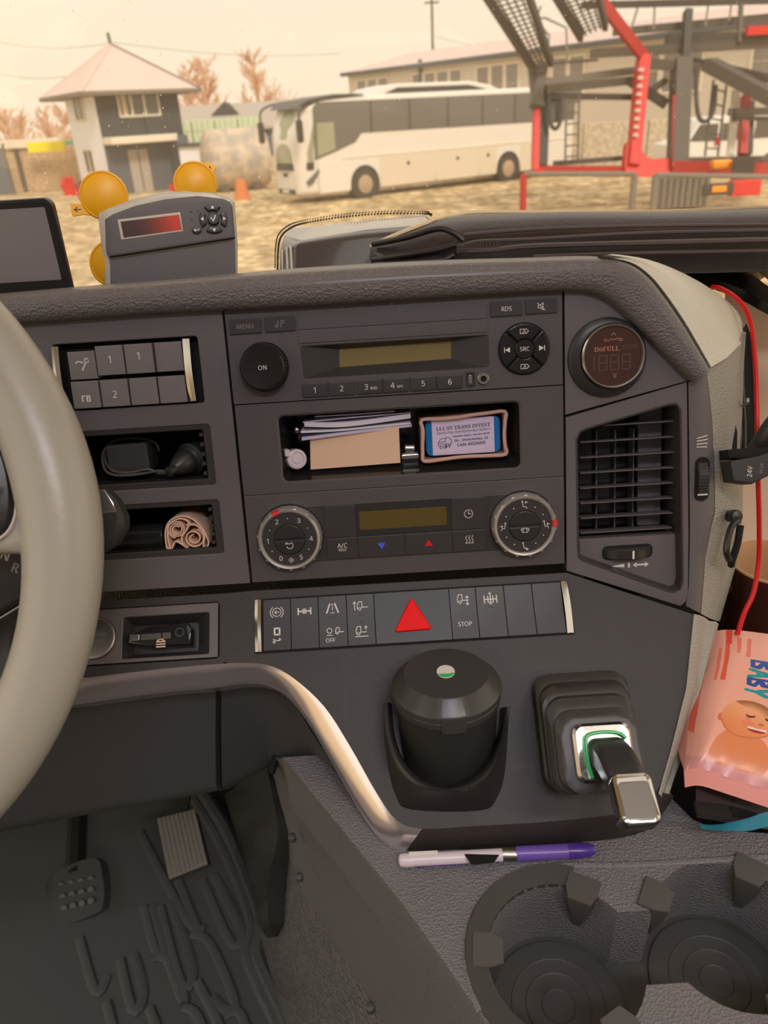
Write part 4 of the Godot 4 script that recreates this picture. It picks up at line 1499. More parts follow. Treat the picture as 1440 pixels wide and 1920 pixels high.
func low_panel() -> void:
	var t := thing("lower_dash_panel", "black sloping lower dash panel with a rounded satin edge sweeping down to the console", "panel", LOW, Vector3(60, -175, 0))
	var kx0 := -253.0
	var kx1 := -142.5
	var ky0 := -48.5
	var ky1 := -4.0
	var m := mb()
	m.frame_plate(-600, -52, -138, 3, kx0, ky0, kx1, ky1, 3, -8, 0, 0.8)
	put(m, "panel_face", M.low, t)
	m = mb()
	var inner: Array = smooth([Vector2(-256.6, -59.4), Vector2(-188.7, -55.6), Vector2(-146.6, -54.4), Vector2(-123.4, -54.6), Vector2(-102.4, -57.9), Vector2(-83.7, -68.9), Vector2(-61.1, -91.4), Vector2(-42.2, -122.5), Vector2(-24.1, -156.5), Vector2(-10.2, -176.6), Vector2(8.2, -183.5), Vector2(51.5, -184.1), Vector2(98.7, -184.2), Vector2(146.1, -182.5), Vector2(170.5, -178), Vector2(185, -167)], 4)
	var up: Array = [Vector2(194.8, -151), Vector2(221.2, -93.7), Vector2(237.9, -38.2), Vector2(139.7, 2.8), Vector2(-116.8, 3.7)]
	var poly := PackedVector2Array()
	for p in inner:
		if p.x > -138:
			poly.append(p)
	poly.append_array(PackedVector2Array(up))
	poly.append(Vector2(-138, 3))
	poly.append(Vector2(-138, -52))
	m.slab(poly, -10, 0)
	put(m, "panel_face", M.low, t)
	m = mb()
	var strip := PackedVector2Array([Vector2(-600, -52), Vector2(-138, -52)])
	var under := []
	for p in inner:
		if p.x <= -137.0:
			under.append(p)
	under.reverse()
	strip.append_array(PackedVector2Array(under))
	strip.append(Vector2(-600, under[-1].y if false else Vector2(-256.6, -59.4).y))
	m.slab(strip, -10, -0.05)
	put(m, "panel_face", M.low, t)
	# rounded edge
	var i3: Array = []
	for p in [Vector2(-600, Vector2(-256.6, -59.4).y)] + inner:
		i3.append(Vector3(p.x, p.y, 0))
	var o3: Array = [Vector3(-600, Vector3(-261.5, -76.8, -15).y, -15)] + smooth([Vector3(-261.5, -76.8, -15), Vector3(-192.6, -71.8, -15), Vector3(-149.9, -70.6, -15), Vector3(-128.5, -68.9, -15), Vector3(-109.2, -70.9, -15), Vector3(-92.3, -80.3, -15), Vector3(-76.3, -100.5, -15), Vector3(-57.3, -133.3, -15), Vector3(-37.5, -169.2, -15), Vector3(-23.2, -189.6, -15), Vector3(-4.5, -199.1, -15), Vector3(47.3, -201.3, -15), Vector3(99.2, -201.6, -15), Vector3(151.4, -200.2, -15), Vector3(181.4, -193, -15), Vector3(202.8, -171.6, -15)], 4)
	m = mb()
	var cut := i3.size() - 21
	var lip := [v2(-0.05, -10), v2(-0.05, 0), v2(0.06, 0.8), v2(0.25, 1.9), v2(0.5, 2.3), v2(0.75, 1.9), v2(0.94, 0.6), v2(1, -3), v2(1, -26), v2(0.2, -26)]
	m.loft(pairs(i3.slice(0, cut + 1), o3.slice(0, cut + 1), lip))
	put(m, "edge_trim", M.trim, t, 50)
	m = mb()
	m.loft(pairs(i3.slice(cut), o3.slice(cut), lip))
	put(m, "bottom_lip", M.low, t, 50)
	# knee bolsters under the edge
	var inv := LOW.affine_inverse()
	for s in [[[Vector3(-0.431, 2.322, -0.528), Vector3(-0.285, 2.318, -0.526), Vector3(-0.153, 2.325, -0.527)], [Vector3(-0.495, 2.141, -0.531), Vector3(-0.326, 2.166, -0.538), Vector3(-0.177, 2.185, -0.543)], "knee_bolster"], [[Vector3(-0.148, 2.325, -0.527), Vector3(-0.118, 2.325, -0.527), Vector3(-0.089, 2.313, -0.518), Vector3(-0.057, 2.274, -0.481), Vector3(-0.029, 2.239, -0.447), Vector3(0.000, 2.220, -0.426)], [Vector3(-0.171, 2.186, -0.543), Vector3(-0.128, 2.190, -0.568), Vector3(-0.107, 2.199, -0.550), Vector3(-0.065, 2.207, -0.487), Vector3(-0.031, 2.200, -0.444), Vector3(-0.002, 2.194, -0.412)], "knee_bolster"]]:
		m = mb()
		var a := []
		var b := []
		for p in s[0]:
			a.append(inv * p * 1000.0)
		for p in s[1]:
			b.append(inv * p * 1000.0)
		m.loft(pairs(a, b, [v2(0, -12), v2(0, 0), v2(0.5, 2), v2(0.93, 0), v2(1, -5), v2(1, -30)]))
		put(m, s[2], M.bolster, t, 40)
	m = mb()
	var np := inv * Vector3(-0.119, 2.209, -0.549) * 1000.0
	m.tube([np + Vector3(-3, -8, 0), np + Vector3(3, 8, 0)], 4.0, 8, false)
	put(m, "bolster_notch", M.gap, t)
	# right edge strip of the lower dash
	m = mb()
	var l: Array = [Vector3(238.4, -37.6, -1), Vector3(221.5, -93.7, -1), Vector3(202.6, -136.1, -1), Vector3(186.5, -169.3, -1)]
	var r: Array = [Vector3(266.9, -41.7, -30), Vector3(244.6, -90.3, -30), Vector3(219.8, -138.6, -26), Vector3(195.9, -178.3, -20)]
	m.loft(pairs(l, r, [v2(-0.1, -10), v2(-0.1, 0), v2(0.1, 2.5), v2(0.35, 2), v2(0.6, -2), v2(0.8, 3), v2(1, 0), v2(1, -20)]))
	put(m, "edge_strip", M.side_low, t, 50)
	# key panel with start button and key fob
	var tk := thing("key_plate", "grey plate with round silver start button and key slot left of the switch row", "control plate", LOW, Vector3(-197, -48, 0))
	m = mb()
	m.frame_plate(kx0 + 0.6, ky0 + 0.6, kx1 - 0.6, ky1 - 0.6, -219.3, -45, -150.1, -11.8, 1.5, -6, 1.2, 0.6)
	put(m, "plate", M.key_plate, tk)
	m = mb()
	var w := Vector4(-219.3, -45, -150.1, -11.8)
	m.loft([m.lift(Mb.rr(w.x, w.y, w.z, w.w, 1.5), 0.4), m.lift(Mb.rr(w.x + 5, w.y + 5, w.z - 12, w.w - 5, 1.5), -14)], false, true)
	put(m, "key_slot", M.button, tk)
	var bc := Vector2(-240.8, -27.6)
	m = mb()
	m.lathe([v2(17, 1), v2(17, 2), v2(16.2, 3.6), v2(14.5, 4.2), v2(0, 4.2)], bc.x, bc.y, 48)
	var sb := put(m, "start_button", M.satin, tk)
	word(sb, "START", 2.6, Vector3(bc.x + 4, bc.y + 2.6, 4.3), M.grey_print)
	word(sb, "STOP", 2.6, Vector3(bc.x + 4, bc.y - 2.8, 4.3), M.grey_print)
	var fc := Vector3(-188, -28, -2)
	var tf := thing("key_fob", "black car key fob with grey buttons pushed into the slot", "key fob", LOW, fc)
	m = mb()
	m.slab([v2(fc.x - 27, fc.y - 5), v2(fc.x - 25, fc.y + 3), v2(fc.x - 10, fc.y + 8), v2(fc.x + 20, fc.y + 9), v2(fc.x + 24, fc.y + 4), v2(fc.x + 24, fc.y - 9), v2(fc.x - 10, fc.y - 9)], -12, 2.5, 2.2)
	put(m, "fob_body", M.gloss, tf)
	for i in 3:
		m = mb()
		var x: float = fc.x - 25 + [0, 9, 26][i]
		m.rbox(x, fc.y - 3.6, x + [8.2, 16.2, 7][i], fc.y + 1.6, 2, 3.6, 0.8, 0.6)
		put(m, "fob_button", M.satin if i == 0 else M.rubber, tf)
	m = mb()
	m.loft([m.lift(Mb.disc(fc.x + 15, fc.y + 1, 4.4, 20), 2), m.lift(Mb.disc(fc.x + 15, fc.y + 1, 4, 20), 3.4), m.lift(Mb.disc(fc.x + 15, fc.y + 1, 2.4, 20), 3.4), m.lift(Mb.disc(fc.x + 15, fc.y + 1, 2, 20), 1.8)], false, false)
	put(m, "fob_ring", M.black, tf)
	var lc := Vector3(-188, -35.9, 0)
	var lines := []
	for i in 3:
		lines.append([v2(lc.x - 3, lc.y + 2.4 - i * 2.0), v2(lc.x + 3.4, lc.y + 2.4 - i * 2.0)])
	lines.append(arc(lc.x, lc.y + 1.2, 3.2, 30, 150, 6))
	mark(tf, lines, 1.0, 3.0, M.receipt)
	# row of switches
	var ts := thing("switch_row", "long black row of rocker switches with chrome ends and a red hazard triangle", "switch row", LOW, Vector3(13, -46, 0))
	m = mb()
	m.rbox(-114, -47.4, 140, -3.4, -7, 0.5, 1.2, 0.4)
	put(m, "row_frame", M.gap, ts)
	var e := [Vector2(-106.7, -23.9).x, Vector2(-84.5, -25.2).x, Vector2(-62.3, -25.7).x, Vector2(-39.6, -25.8).x, Vector2(-17.4, -25.9).x, Vector2(43.2, -26.6).x, Vector2(64.6, -25.8).x, Vector2(87.2, -25.9).x, Vector2(109.9, -25.6).x, Vector2(133.4, -25.7).x]
	for i in 9:
		m = mb()
		rocker(m, e[i] + 0.35, e[i + 1] - 0.35, -46.2, -4.6, 0.9 if i != 4 else 0.3)
		var k := put(m, "rocker_switch", M.rocker, ts, 8)
		var x: float = (e[i] + e[i + 1]) / 2
		icon(k, i, x)
		if i == 4:
			m = mb()
			var tri := PackedVector2Array()
			var cs := [Vector2(12.7, -10), Vector2(-2.8, -37.5), Vector2(27.9, -36.8)]
			for q in 3:
				var cc: Vector2 = (cs[0] + cs[1] + cs[2]) / 3
				var p: Vector2 = cs[q]
				var dir: Vector2 = (p - cc).normalized()
				for j in 5:
					var a := dir.angle() + deg_to_rad(-60 + j * 30.0)
					tri.append(p - dir * 3.0 + Vector2(cos(a), sin(a)) * 1.5)
			m.slab(tri, 1, 4.6, 0.9)
			put(m, "hazard_triangle", M.hazard, k)
	for s in 2:
		m = mb()
		var x := -110.6 if s == 0 else 136.3
		var rings := []
		for j in 9:
			var v := lerpf(-46.2, -4.4, j / 8.0)
			var bow := 2.4 * sin(PI * j / 8.0)
			rings.append(PackedVector3Array([Vector3(x - 2.5, v, 0), Vector3(x + 2.5, v, 0), Vector3(x + 2.5, v, 2 + bow), Vector3(x, v, 3.4 + bow), Vector3(x - 2.5, v, 2 + bow)]))
		m.loft(rings)
		put(m, "chrome_end", M.chrome, ts)


func cabin(x: float, y: float, s: float) -> Array:
	return [[v2(x - 4 * s, y - 2.6 * s), v2(x - 4 * s, y + 1 * s), v2(x - 2.6 * s, y + 4.4 * s), v2(x + 0.6 * s, y + 4.4 * s), v2(x + 0.6 * s, y - 1.2 * s), v2(x - 0.4 * s, y - 2.4 * s)], arc(x - 1.8 * s, y - 2.8 * s, 1.3 * s, 0, 360, 8), [v2(x + 0.6 * s, y - 1.2 * s), v2(x + 6 * s, y - 1.2 * s)]]


func icon(k: Node, i: int, x: float) -> void:
	var z := 2.1
	var y := -13.5
	var w := 0.6
	if i == 0:
		mark(k, [arc(x, y - 2, 3.4, 0, 360, 16), arc(x, y - 2, 5.2, 130, 230, 6), arc(x, y - 2, 5.2, -50, 50, 6), [v2(x - 1.6, y - 2), v2(x + 1.8, y - 2)], [v2(x - 0.4, y - 0.8), v2(x - 1.6, y - 2), v2(x - 0.4, y - 3.2)]], w, z, M.white)
		mark(k, [[v2(x - 2, y - 20), v2(x + 2, y - 20), v2(x + 2, y - 15), v2(x - 2, y - 15), v2(x - 2, y - 20)]], 1.3, z, M.white)
		mark(k, [[v2(x - 3, y - 23.6), v2(x + 1, y - 25), v2(x + 2, y - 23)], arc(x - 2.4, y - 25.6, 0.9, 0, 360, 6), [v2(x + 1, y - 25), v2(x + 3, y - 24)]], w, z, M.white)
	elif i == 1:
		mark(k, [[v2(x - 5, y - 2.5), v2(x + 5, y - 2.5)], [v2(x - 5, y - 0.2), v2(x - 5, y - 4.8)], [v2(x + 5, y - 0.2), v2(x + 5, y - 4.8)], arc(x, y - 2.5, 1.6, 0, 360, 10)], 1.1, z, M.white)
	elif i == 2:
		mark(k, [[v2(x - 2, y + 2), v2(x - 4.6, y - 5)], [v2(x + 2, y + 2), v2(x + 4.6, y - 5)]], 1.1, z, M.white)
		mark(k, [[v2(x, y + 2), v2(x, y + 0.4)], [v2(x, y - 0.8), v2(x, y - 2.6)]], w, z, M.white)
		word(k, "OFF", 1.5, Vector3(x, y - 5.2, z + 0.1), M.white)
		mark(k, [arc(x - 3, y - 19.4, 2.0, 0, 360, 10)] + cabin(x + 4.4, y - 20, 0.62) + [[v2(x - 5, y - 23), v2(x - 1, y - 23)]], w, z, M.white)
		word(k, "OFF", 3.2, Vector3(x - 2.4, y - 27, z + 0.1), M.white)
	elif i == 3:
		mark(k, cabin(x + 0.8, y - 1.2, 0.8) + [[v2(x - 4.6, y + 2.4), v2(x - 4.6, y - 4)], [v2(x - 5.6, y + 1.2), v2(x - 4.6, y + 2.6), v2(x - 3.6, y + 1.2)]], w, z, M.white)
		mark(k, cabin(x - 1, y - 21, 0.8) + [[v2(x - 5, y - 25.4), v2(x + 5, y - 25.4)], [v2(x + 3.6, y - 20), v2(x + 3.6, y - 17.6)], [v2(x + 2.6, y - 18.4), v2(x + 3.6, y - 17.4), v2(x + 4.6, y - 18.4)]], w, z, M.white)
	elif i == 5:
		mark(k, cabin(x - 1, y - 0.6, 0.85) + [[v2(x + 3.4, y + 1.6), v2(x + 3.4, y - 5.2)], [v2(x + 2.4, y + 0.6), v2(x + 3.4, y + 1.8), v2(x + 4.4, y + 0.6)], [v2(x + 2.4, y - 4.2), v2(x + 3.4, y - 5.4), v2(x + 4.4, y - 4.2)]], w, z, M.white)
		word(k, "STOP", 3.5, Vector3(x, y - 20.6, z + 0.1), M.white)
	elif i == 6:
		mark(k, [[v2(x - 5, y - 2), v2(x + 5, y - 2)], [v2(x - 5, y + 0.8), v2(x - 5, y - 4.8)], [v2(x + 5, y + 0.8), v2(x + 5, y - 4.8)], [v2(x - 2, y + 0.4), v2(x - 2, y - 4.4)], [v2(x + 2, y + 0.4), v2(x + 2, y - 4.4)], [v2(x - 0.8, y + 2.6), v2(x, y + 3.4), v2(x, y - 5)], arc(x, y - 5, 0.8, 0, 360, 6)], 0.8, z, M.white)
	if i < 4 or i == 6:
		mark(k, [[v2(x - 1.4, y - 8.2), v2(x + 1.4, y - 8.2)]], 0.6, z - 0.5, M.matt)
	if i == 3:
		mark(k, [[v2(x - 1.4, y - 13.6), v2(x + 1.4, y - 13.6)]], 0.6, z - 0.5, M.matt)


func upright(inv: Transform3D, at: Vector3, lean := 0.0) -> Transform3D:
	# local z becomes the vertical of the world, seen from a panel frame
	var z: Vector3 = (inv.basis * (Vector3.UP + Vector3(0, 0, -lean))).normalized()
	var x := Vector3(1, 0, 0)
	x = (x - z * x.dot(z)).normalized()
	return Transform3D(Basis(x, z.cross(x), z), at)


func handles() -> void:
	var inv := LOW.affine_inverse()
	# ashtray can in its collar
	var top: Vector3 = inv * Vector3(0.038, 2.387, -0.449) * 1000.0
	var up := upright(inv, top, 0.05)
	up.basis = up.basis.scaled_local(Vector3.ONE * 1.066)
	var tc := thing("ashtray_can", "round black lidded ashtray can standing in its collar under the hazard key", "ashtray", LOW, top)
	var m := mb()
	m.xf = up
	m.lathe([v2(30, -110), v2(32, -108), v2(35.4, -20), v2(35.4, -12)], 0, 0, 48)
	put(m, "can_body", M.black, tc)
	m = mb()
	m.xf = up
	m.lathe([v2(36, -20), v2(37.2, -19.5), v2(37.6, -15), v2(37.0, -14.4), v2(38, -13.6), v2(38, -10), v2(37.2, -8.4), v2(29.4, -0.6), v2(28.6, 0), v2(27.6, -0.4), v2(0, -0.5)], 0, 0, 64)
	var lid := put(m, "lid", M.trim_dark, tc, 24)
	m = mb()
	m.xf = up
	var rings := []
	for a in [-100.0, -94.0, -88.0, -82.0, -76.0]:
		var c := cos(deg_to_rad(a))
		var s := sin(deg_to_rad(a))
		var ring := PackedVector3Array()
		for p in [v2(37, -21), v2(38.6, -21), v2(38.8, -10.4), v2(37.8, -8), v2(29.8, 0), v2(28, -2)]:
			ring.append(Vector3(p.x * c, p.x * s, p.y))
		rings.append(ring)
	m.loft(rings)
	put(m, "lid_tab", M.trim_dark, tc, 30)
	m = mb()
	m.xf = up
	m.slab(Mb.disc(0, 1, 6.2, 24, 7.2), -0.5, 0.1)
	put(m, "round_sticker", M.white, tc)
	m = mb()
	m.xf = up
	var half := []
	for p in arc(0, 1, 6.0, 200, 345, 10):
		half.append(Vector2(p.x, (p.y - 1) * 1.16 + 1))
	half.append(Vector2(2, -2))
	m.slab(half, 0.1, 0.2)
	put(m, "sticker_print", M.green_tape, tc)
	# collar
	var cb: Vector3 = inv * Vector3(0.034, 2.325, -0.417) * 1000.0
	var tk := thing("can_collar", "black moulded collar wrapped round the ashtray can on the lower dash", "holder", LOW, Vector3(cb.x, cb.y, 0))
	var inn: Array = smooth([Vector3(-9.3, -92.3, 14), Vector3(-8.9, -113.6, 24), Vector3(-3.6, -133.4, 33), Vector3(8.3, -147.8, 38), Vector3(27.2, -154.5, 40), Vector3(46.4, -150.7, 38), Vector3(60.9, -139.4, 33), Vector3(70.8, -121.4, 24), Vector3(76.6, -100.5, 14)], 4)
	var out: Array = smooth([Vector3(-13.9, -91, 0), Vector3(-15, -115.6, 0), Vector3(-13.5, -138.9, 0), Vector3(-9.1, -158.8, 0), Vector3(1.3, -169.1, 0), Vector3(52.6, -172.8, 0), Vector3(66.1, -164.6, 0), Vector3(74.6, -144, 0), Vector3(82.2, -99.9, 0)], 4)
	m = mb()
	rings = []
	for i in inn.size():
		var a: Vector3 = inn[i]
		var b: Vector3 = out[i]
		var w := (b - a)
		var flat := Vector3(w.x, w.y, 0).normalized()
		rings.append(PackedVector3Array([b + Vector3(0, 0, -6), b, b.lerp(a, 0.55) + flat * 1.5, a + flat * 4.5 + Vector3(0, 0, 1.5), a + flat * 2.0 + Vector3(0, 0, 2.4), a + Vector3(0, 0, 0.6), a - flat * 1.0 + Vector3(0, 0, -6), Vector3(a.x - flat.x * 2, a.y - flat.y * 2, -6)]))
	m.loft(rings)
	put(m, "collar", M.black, tk, 50)
	# gear/brake lever with stepped rubber boot
	var tl := thing("brake_lever", "chrome headed hand lever in a stepped black rubber boot, green tape round its collar", "lever", LOW, Vector3(136.2, -155.2, 0))
	m = mb()
	rings = []
	var st := [[102.9, -160.4, 174.5, -77.7, 0.0], [102.3, -164.2, 175.1, -79.3, 9.0], [104.1, -164.9, 175, -85.1, 13.0], [106.3, -164.1, 174.3, -87.7, 14.0], [106.5, -168.7, 175.1, -93.3, 25.0], [108.3, -170.2, 175.3, -98.3, 28.5], [110.4, -168.6, 174.4, -101.6, 29.0], [110.6, -171.7, 175.5, -106.4, 40.0], [113.2, -172.4, 175.7, -112.1, 43.0], [115.2, -170.9, 174.8, -115.4, 43.5], [115.7, -173.2, 176, -117.8, 52.0], [119.2, -174.6, 175.8, -122.7, 55.5], [121.3, -172.3, 174.2, -125.1, 56.0]]
	# the outlines above lie on the panel; each is moved along the line of sight to its own height by its own measure
	for s in st:
		var hgt: float = s[4]
		var k := 1.0 - hgt / 560.0
		var cx: float = 137.0 * hgt / 560.0 * 0.0
		var x0: float = s[0]
		var y0: float = s[1]
		var x1: float = s[2]
		var y1: float = s[3]
		var sx := -hgt * 0.24
		var sy := hgt * 0.20
		rings.append(m.lift(Mb.rr(x0 + sx * 0.9, y0 + sy, x1 + sx * 1.05, y1 + sy, 13, 5), hgt))
	m.loft(rings)
	put(m, "rubber_boot", M.boot, tl, 34)
	var q := Vector4(128.1, -167.5, 168.2, -128.6)
	var sh := Vector3(-13.4, 11.2, 0)
	m = mb()
	m.loft([m.lift(Mb.rr(q.x + sh.x, q.y + sh.y, q.z + sh.x, q.w + sh.y, 7), 55), m.lift(Mb.rr(q.x + sh.x, q.y + sh.y, q.z + sh.x, q.w + sh.y, 7), 60), m.lift(Mb.rr(q.x + sh.x + 2, q.y + sh.y + 2, q.z + sh.x - 2, q.w + sh.y - 2, 6), 62.5), m.lift(Mb.rr(q.x + sh.x + 7, q.y + sh.y + 7, q.z + sh.x - 7, q.w + sh.y - 7, 4), 62)])
	put(m, "chrome_collar", M.chrome, tl)
	m = mb()
	var cc := Vector2((q.x + q.z) / 2 + sh.x + 1, (q.y + q.w) / 2 + sh.y)
	var bend := []
	for p in [v2(-12, -16), v2(-13.5, -6), v2(-13.5, 6), v2(-11, 11.5), v2(0, 13), v2(10, 11.5), v2(14, 8)]:
		bend.append(Vector3(cc.x + p.x, cc.y + p.y, 63.5))
	m.tube(smooth(bend, 4), 2.3, 8, false, 0.6)
	put(m, "green_tape", M.green_tape, tl)
	m = mb()
	var a := Vector3(cc.x + 1, cc.y, 60)
	var b: Vector3 = inv * Vector3(0.141, 2.374, -0.334) * 1000.0
	rings = []
	for i in 7:
		var w := i / 6.0
		var c := a.lerp(b, w) + Vector3(0, 5.0 * sin(w * PI), 0)
		var rr := Mb.rr(-lerpf(13, 12, w), -lerpf(11.5, 13.5, w), lerpf(13, 12, w), lerpf(11.5, 13.5, w), 6)
		var ring := PackedVector3Array()
		for p in rr:
			ring.append(c + Vector3(p.x, p.y * 0.92, -p.y * 0.25))
		rings.append(ring)
	m.loft(rings)
	put(m, "lever_shaft", M.shaft, tl, 50)
	# head: a block facing the driver
	var hb := Basis(Vector3(1, 0, 0), Vector3(0, 0.93, -0.36), Vector3(0, 0.36, 0.93))
	m = mb()
	m.xf = Transform3D(hb, b)
	m.slab(Mb.rr(-12.5, -15.5, 12.5, 15.5, 5), -10, 5, 3, 2)
	put(m, "lever_head", M.chrome, tl)
	m = mb()
	m.xf = Transform3D(hb, b)
	m.slab(Mb.rr(-9.6, -13.2, 9.6, 9.6, 3), 4.6, 5.4, 0.5)
	put(m, "head_plate", M.head, tl)


func cups_and_pen() -> void:
	var cs := [Vector2(45.6, -76), Vector2(160, -66)]
	var spec := [[0, 172.0], [0, 64.0], [1, 148.0], [1, 55.0], [0, -62.0], [1, -75.0], [0, -22.0]]
	var names := ["grey rubber clip at the outer edge of the cup holder beside the flank ridge", "grey rubber clip at the back of the first cup holder below the pen cap", "grey rubber clip at the back between the two cup holders", "grey rubber clip at the back of the second cup holder below the bag", "grey rubber clip at the near side of the first cup holder", "grey rubber clip on the near side of the second cup holder", "small dark clip between the cup holders beside the grey island"]
	for i in 6:
		var c: Vector2 = cs[spec[i][0]]
		var a: float = deg_to_rad(spec[i][1])
		var d := Vector2(cos(a), sin(a))
		var x := Vector2(-d.y, d.x)
		start(Vector3(c.x + d.x * 52, c.y + d.y * 52, 0))
		var m := mb()
		var rings := []
		for s in [[60.0, 40.5, 9.5, 11.0, 3.0], [60.5, 40.0, 10.0, 11.5, 2.0], [60, 40.5, 9.5, 11.0, -2.0], [52, 43, 6, 8.5, -18.0], [52, 47, 4, 5.0, -34.0], [52, 49, 2.5, 2.5, -42.0]]:
			var ring := PackedVector3Array()
			for k in [v2(s[0], -s[3]), v2(s[0], s[3]), v2(lerpf(s[0], s[1], 0.55), s[3]), v2(s[1], s[2] * 0.8), v2(s[1], -s[2] * 0.8), v2(lerpf(s[0], s[1], 0.55), -s[3])]:
				ring.append(Vector3(c.x + d.x * k.x + x.x * k.y, c.y + d.y * k.x + x.y * k.y, s[4]))
			rings.append(ring)
		rings.reverse()
		m.loft(rings)
		solo(m, "cup_clip", M.rubber, TOP, names[i], "clip", "cup holder clips", 30)
	for i in 2:
		start(Vector3(cs[i].x, cs[i].y, -66))
		var m := mb()
		var prof := [v2(46, -66), v2(46, -63.5), v2(44, -63), v2(33, -63), v2(32.4, -62.4), v2(31.6, -63), v2(23, -63), v2(22.4, -62.4), v2(21.6, -63), v2(12, -63), v2(11.4, -62.4), v2(10.6, -63), v2(0, -63)]
		m.lathe(prof, cs[i].x, cs[i].y, 48)
		solo(m, "cup_mat", M.insert, TOP, ["round ribbed dark mat at the bottom of the first cup holder", "round ribbed dark mat at the bottom of the second cup holder"][i], "mat", "cup holder mats")
	# pen under a strip of black tape
	var p0 := Vector3(-60.3, -3.4, 6)
	var p1 := Vector3(83.6, -4, 6)
	var t := thing("ballpoint_pen", "violet ballpoint pen held on the console ledge by a strip of black tape", "pen", TOP, Vector3((p0.x + p1.x) / 2, (p0.y + p1.y) / 2, 0))
	var d := (p1 - p0)
	var len := d.length()
	var z := d.normalized()
	var x := Vector3(0, 0, 1).cross(z).normalized()
	var xf := Transform3D(Basis(x, z.cross(x), z), p0)
	var seg := [["end_cap", M.pale, [v2(1.5, 0), v2(4.2, 1.2), v2(4.8, 4), v2(4.8, 11), v2(4.2, 12)]], ["barrel", M.pale, [v2(4.7, 11), v2(4.7, 76)]], ["grip_ring", M.satin, [v2(5.0, 76), v2(5.2, 78), v2(5.2, 84), v2(5.0, 86)]], ["cap_tube", M.violet, [v2(5.0, 86), v2(5.4, 88), v2(5.4, len - 20)]], ["cap_tip", M.violet_dark, [v2(5.7, len - 20), v2(5.6, len - 12), v2(4.6, len - 4), v2(3, len - 0.6), v2(1, len)]]]
	for s in seg:
		var m := mb()
		m.xf = xf
		m.lathe(s[2], 0, 0, 20)
		put(m, s[0], s[1], t)
	var m := mb()
	m.xf = xf
	var w := []
	for a in 9:
		w.append(Vector2(0, 0))
	for a in arc(0, 0, 5.0, -10, 80, 8):
		pass
	var rings := []
	for zz in [12.0, 74.0]:
		var ring := PackedVector3Array()
		for p in arc(0, 0, 4.95, 190, 270, 6):
			ring.append(Vector3(p.x, p.y, zz))
		for p in arc(0, 0, 4.0, 270, 190, 6):
			ring.append(Vector3(p.x, p.y, zz))
		rings.append(ring)
	m.loft(rings)
	put(m, "violet_stripe", M.violet, t)
	m = mb()
	var lp := Vector3(-39.7, -3.3, 0)
	m.xf = Transform3D(Basis(z, x * -1.0, Vector3(0, 0, 1)), p0 + z * 18.0 + Vector3(0, 0, 0))
	m.rbox(-10, -3.2, 11, -0.2, 4.2, 5.0, 0.3, 0)
	put(m, "white_label", M.white, t)
	start(Vector3(-0.5, -2.7, 8))
	m = mb()
	var tape: Array = [Vector3(-13.9, 9.1, 1), Vector3(22.3, 10.7, 1), Vector3(17.7, 0.9, 6), Vector3(7.8, -14.3, 13), Vector3(-8.3, -14.8, 13), Vector3(-12.9, -2.6, 9)]
	var pts := []
	var b0 := []
	for p in tape:
		pts.append(p + Vector3(0, 0, 1.0))
		b0.append(p)
	m.loft([PackedVector3Array(b0), PackedVector3Array(pts)])
	solo(m, "tape_strip", M.gloss, TOP, "strip of black tape stuck over the middle of the violet pen", "tape")


